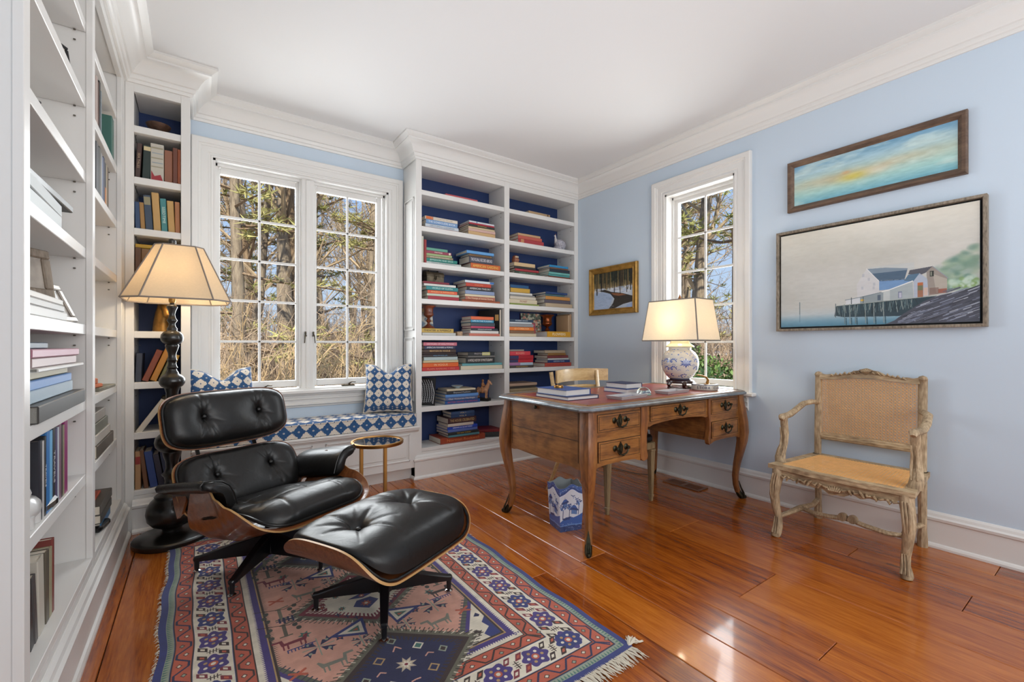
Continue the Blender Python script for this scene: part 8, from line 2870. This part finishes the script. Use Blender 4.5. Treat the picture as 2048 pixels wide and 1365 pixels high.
def pine_tree(seed, h, r, crown0=0.25, spread=0.26, dens=1.0):
    rs = random.Random(seed)
    t, br, fo = MB(), MB(), MB()
    P = wander(rs, (0, 0, -0.3), (0, 0, 1), h, 8, 0.03)
    t.tube(P, [r * (1 - 0.85 * i / 8) for i in range(9)], n=8)
    for k in range(int(40 * dens)):
        f = rs.uniform(crown0, 0.98)
        i = f * 8
        a = P[int(i)].lerp(P[min(8, int(i) + 1)], i % 1)
        th = rs.uniform(0, 6.28)
        ln = h * spread * (1.15 - f) * rs.uniform(0.7, 1.2) + 0.3
        B = wander(rs, a, (math.cos(th), math.sin(th), rs.uniform(-0.15, 0.35)), ln, 4, 0.15, 0.02)
        br.tube(B, [r * 0.20 * (1 - 0.8 * j / 4) + 0.006 for j in range(5)], n=4, cap=False)
        for m in range(int(9 * dens) + 3):
            j = rs.uniform(1.2, 3.99)
            c = B[int(j)].lerp(B[int(j) + 1], j % 1) + Vector((rs.uniform(-0.3, 0.3), rs.uniform(-0.3, 0.3), rs.uniform(-0.06, 0.16)))
            for e in range(9):
                d = Vector((rs.uniform(-1, 1), rs.uniform(-1, 1), rs.uniform(-0.4, 0.8))).normalized()
                s = d.cross(Vector((rs.uniform(-1, 1), rs.uniform(-1, 1), rs.uniform(-1, 1)))).normalized() * 0.022
                o = c + d * 0.02
                fo.add([o - s, o + s, o + d * rs.uniform(0.16, 0.28)], [(0, 1, 2)])
    return t.mesh('pine_trunk', M_bark[0], 60), br.mesh('pine_branches', M_bark[1], 60, fix=False), fo.mesh('pine_foliage', M_needle if seed % 2 else M_needle2, 0, fix=False)

def plant(parts, names, label, group, x, y, rz, s, name='tree'):
    root = thing(name, label, name if name != 'bare_tree' else 'tree', (x, y, gz(x, y)), rz, group)
    root.scale = (s, s, s)
    for me, nm in zip(parts, names):
        o = bpy.data.objects.new(nm, me)
        COL.objects.link(o)
        o.parent = root
        if nm != 'trunk':
            o['kind'] = 'stuff'
    return root
bares = [bare_tree(s, h, r) for s, h, r in ((1, 13, 0.17), (2, 15, 0.21), (3, 11, 0.12), (4, 14, 0.15))]
pines = [pine_tree(s, h, r, c0, sp, dn) for s, h, r, c0, sp, dn in ((11, 15, 0.22, 0.20, 0.24, 1.1), (12, 12, 0.16, 0.12, 0.26, 1.1), (13, 17, 0.24, 0.30, 0.22, 1.2))]
BN, PN = ('trunk', 'branches'), ('trunk', 'branches', 'foliage')
rs = random.Random(2024)
# the trees one can tell apart from the room: (x, y, prototype, turn, size)
for k, (x, y, p, a, s, lab) in enumerate((
        (1.75, 12.2, 1, 0.3, 1.05, 'thick grey bare trunk seen through the right-hand casement of the double window'),
        (2.15, 12.9, 0, 1.9, 0.9, 'slimmer bare tree close behind the thick trunk, right-hand casement'),
        (1.15, 14.5, 3, 2.2, 1.0, 'bare tree seen through the left-hand casement, near its middle muntin'),
        (1.55, 16.5, 2, 0.9, 1.2, 'thin bare tree beside the middle muntin of the left-hand casement'),
        (4.3, 13.8, 3, 3.1, 1.0, 'forked bare tree at the right edge of the double window'),
        (11.6, 7.6, 1, 4.0, 1.0, 'bare tree seen through the upper panes of the side window'))):
    plant(bares[p], BN, lab, None, x, y, a, s)
for k, (x, y, p, a, s, lab) in enumerate((
        (0.75, 11.0, 1, 0.0, 0.95, 'olive-green pine at the left of the double window'),
        (2.95, 15.0, 0, 1.2, 0.95, 'pine filling the top of the right pane column, left-hand casement'),
        (3.4, 10.6, 1, 2.0, 0.62, 'low green pine at the lower right of the double window'),
        (9.6, 6.6, 0, 0.4, 0.85, 'green pine at the left of the side window'),
        (10.6, 5.6, 2, 2.6, 0.80, 'tall pine at the right of the side window'))):
    plant(pines[p], PN, lab, None, x, y, a, s)
# the rest of the woods
for k in range(40):
    if k < 27:
        y = rs.uniform(17, 40); x = rs.uniform(-0.15, 0.52) * y + rs.uniform(-3, 2)
    else:
        x = rs.uniform(14, 32); y = x * rs.uniform(0.36, 0.85)
    plant(bares[rs.randrange(4)], BN, 'bare grey-brown tree standing in the woods beyond the windows', 'bare trees of the far woods', x, y, rs.uniform(0, 6.28), rs.uniform(0.75, 1.25))
for k in range(7):
    if k < 4:
        y = rs.uniform(19, 34); x = rs.uniform(-0.12, 0.50) * y
    else:
        x = rs.uniform(14, 26); y = x * rs.uniform(0.38, 0.8)
    plant(pines[rs.randrange(3)], PN, 'dark pine standing among the bare trees beyond the windows', 'pines of the far woods', x, y, rs.uniform(0, 6.28), rs.uniform(0.7, 1.1))
# undergrowth: thin stems nobody could count
q = MB()
for k in range(3600):
    if k < 2500:
        y = rs.uniform(9, 34); x = rs.uniform(-0.2, 0.55) * y + rs.uniform(-2, 2)
    else:
        x = rs.uniform(9, 30); y = x * rs.uniform(0.34, 0.9)
    h = rs.uniform(0.8, 3.4)
    P = wander(rs, (x, y, gz(x, y) - 0.05), (rs.uniform(-0.4, 0.4), rs.uniform(-0.4, 0.4), 1), h, 3, 0.22)
    q.tube(P, [0.016, 0.012, 0.008, 0.004], n=3, cap=False)
    for m in range(3):
        j = rs.uniform(0.6, 2.9)
        a = P[int(j)].lerp(P[int(j) + 1], j % 1)
        q.tube(wander(rs, a, (rs.uniform(-1, 1), rs.uniform(-1, 1), rs.uniform(0, 1)), h * 0.35, 2, 0.3), [0.008, 0.006, 0.003], n=3, cap=False)
ug = q.build('undergrowth', plain('brush_stems', 'a8927a', rough=0.95, var=0.3, var_scale=0.6), smooth=0, fix=False)
tag(ug, 'tangle of thin brown undergrowth stems on the woodland floor', 'undergrowth', kind='stuff')
# pale arching shrubs close to the double window
for k, (x, y, lab) in enumerate(((0.62, 6.1, 'bare tan shrub with arching stems outside the left-hand casement'), (1.45, 6.6, 'bare tan shrub with arching stems outside the right-hand casement'), (1.02, 8.0, 'larger pale shrub behind the two tan shrubs at the double window'))):
    root = thing('bare_shrub', lab, 'shrub', (x, y, gz(x, y)))
    q, tw = MB(), MB()
    for i in range(17):
        th = rs.uniform(0, 6.28)
        P = wander(rs, (0.08 * math.cos(th), 0.08 * math.sin(th), -0.05), (math.cos(th) * 0.55, math.sin(th) * 0.55, 1), rs.uniform(1.5, 2.5), 7, 0.26, -0.02)
        q.tube(P, [0.016 * (1 - 0.75 * j / 7) for j in range(8)], n=6, cap=False)
        for m in range(11):
            j = rs.uniform(1.2, 6.9)
            a = P[int(j)].lerp(P[int(j) + 1], j % 1)
            d = (P[int(j) + 1] - P[int(j)]).normalized()
            C = wander(rs, a, d + Vector((rs.uniform(-1, 1), rs.uniform(-1, 1), rs.uniform(-0.5, 0.7))), rs.uniform(0.25, 0.65), 3, 0.35)
            tw.tube(C, [0.0065, 0.005, 0.004, 0.002], n=4, cap=False)
            for e in range(2):
                tw.tube(wander(rs, C[2], Vector((rs.uniform(-1, 1), rs.uniform(-1, 1), rs.uniform(-0.5, 1))), 0.22, 2, 0.3), [0.004, 0.003, 0.0015], n=3, cap=False)
    for me, nm in ((q, 'stems'), (tw, 'twigs')):
        o = me.build(nm, M_tan, root, smooth=60, fix=False); o['kind'] = 'stuff'
# evergreen bushes under the side window
for k, (x, y, s, lab) in enumerate(((5.0, 3.05, 1.0, 'green evergreen bush at the bottom of the side window'), (5.9, 4.3, 1.15, 'green evergreen bush just behind the first one, side window'), (4.7, 1.7, 0.95, 'green evergreen bush to the right below the side window'))):
    root = thing('evergreen_bush', lab, 'bush', (x, y, gz(x, y)))
    q, lf = MB(), MB()
    for i in range(12):
        th = rs.uniform(0, 6.28)
        q.tube(wander(rs, (0, 0, -0.05), (math.cos(th) * 0.5, math.sin(th) * 0.5, 1), 1.3 * s, 4, 0.2), [0.02, 0.016, 0.012, 0.008, 0.004], n=5, cap=False)
    for i in range(7000):
        d = Vector((rs.gauss(0, 1), rs.gauss(0, 1), rs.gauss(0, 1))).normalized()
        rr = rs.uniform(0.60, 1.0) ** 0.5
        c = Vector((d.x * 0.85 * s * rr, d.y * 0.85 * s * rr, 0.82 * s + d.z * 0.85 * s * rr))
        a = Vector((rs.uniform(-1, 1), rs.uniform(-1, 1), rs.uniform(-1, 1))).normalized()
        b2 = a.cross(d + Vector((0.3, 0.1, 0.2))).normalized()
        lf.add([c - a * 0.028, c + b2 * 0.014, c + a * 0.030, c - b2 * 0.014], [(0, 1, 2, 3)])
    o = q.build('stems', M_bark[1], root, smooth=60, fix=False); o['kind'] = 'stuff'
    o = lf.build('leaves', M_leaf, root, smooth=0, fix=False); o['kind'] = 'stuff'
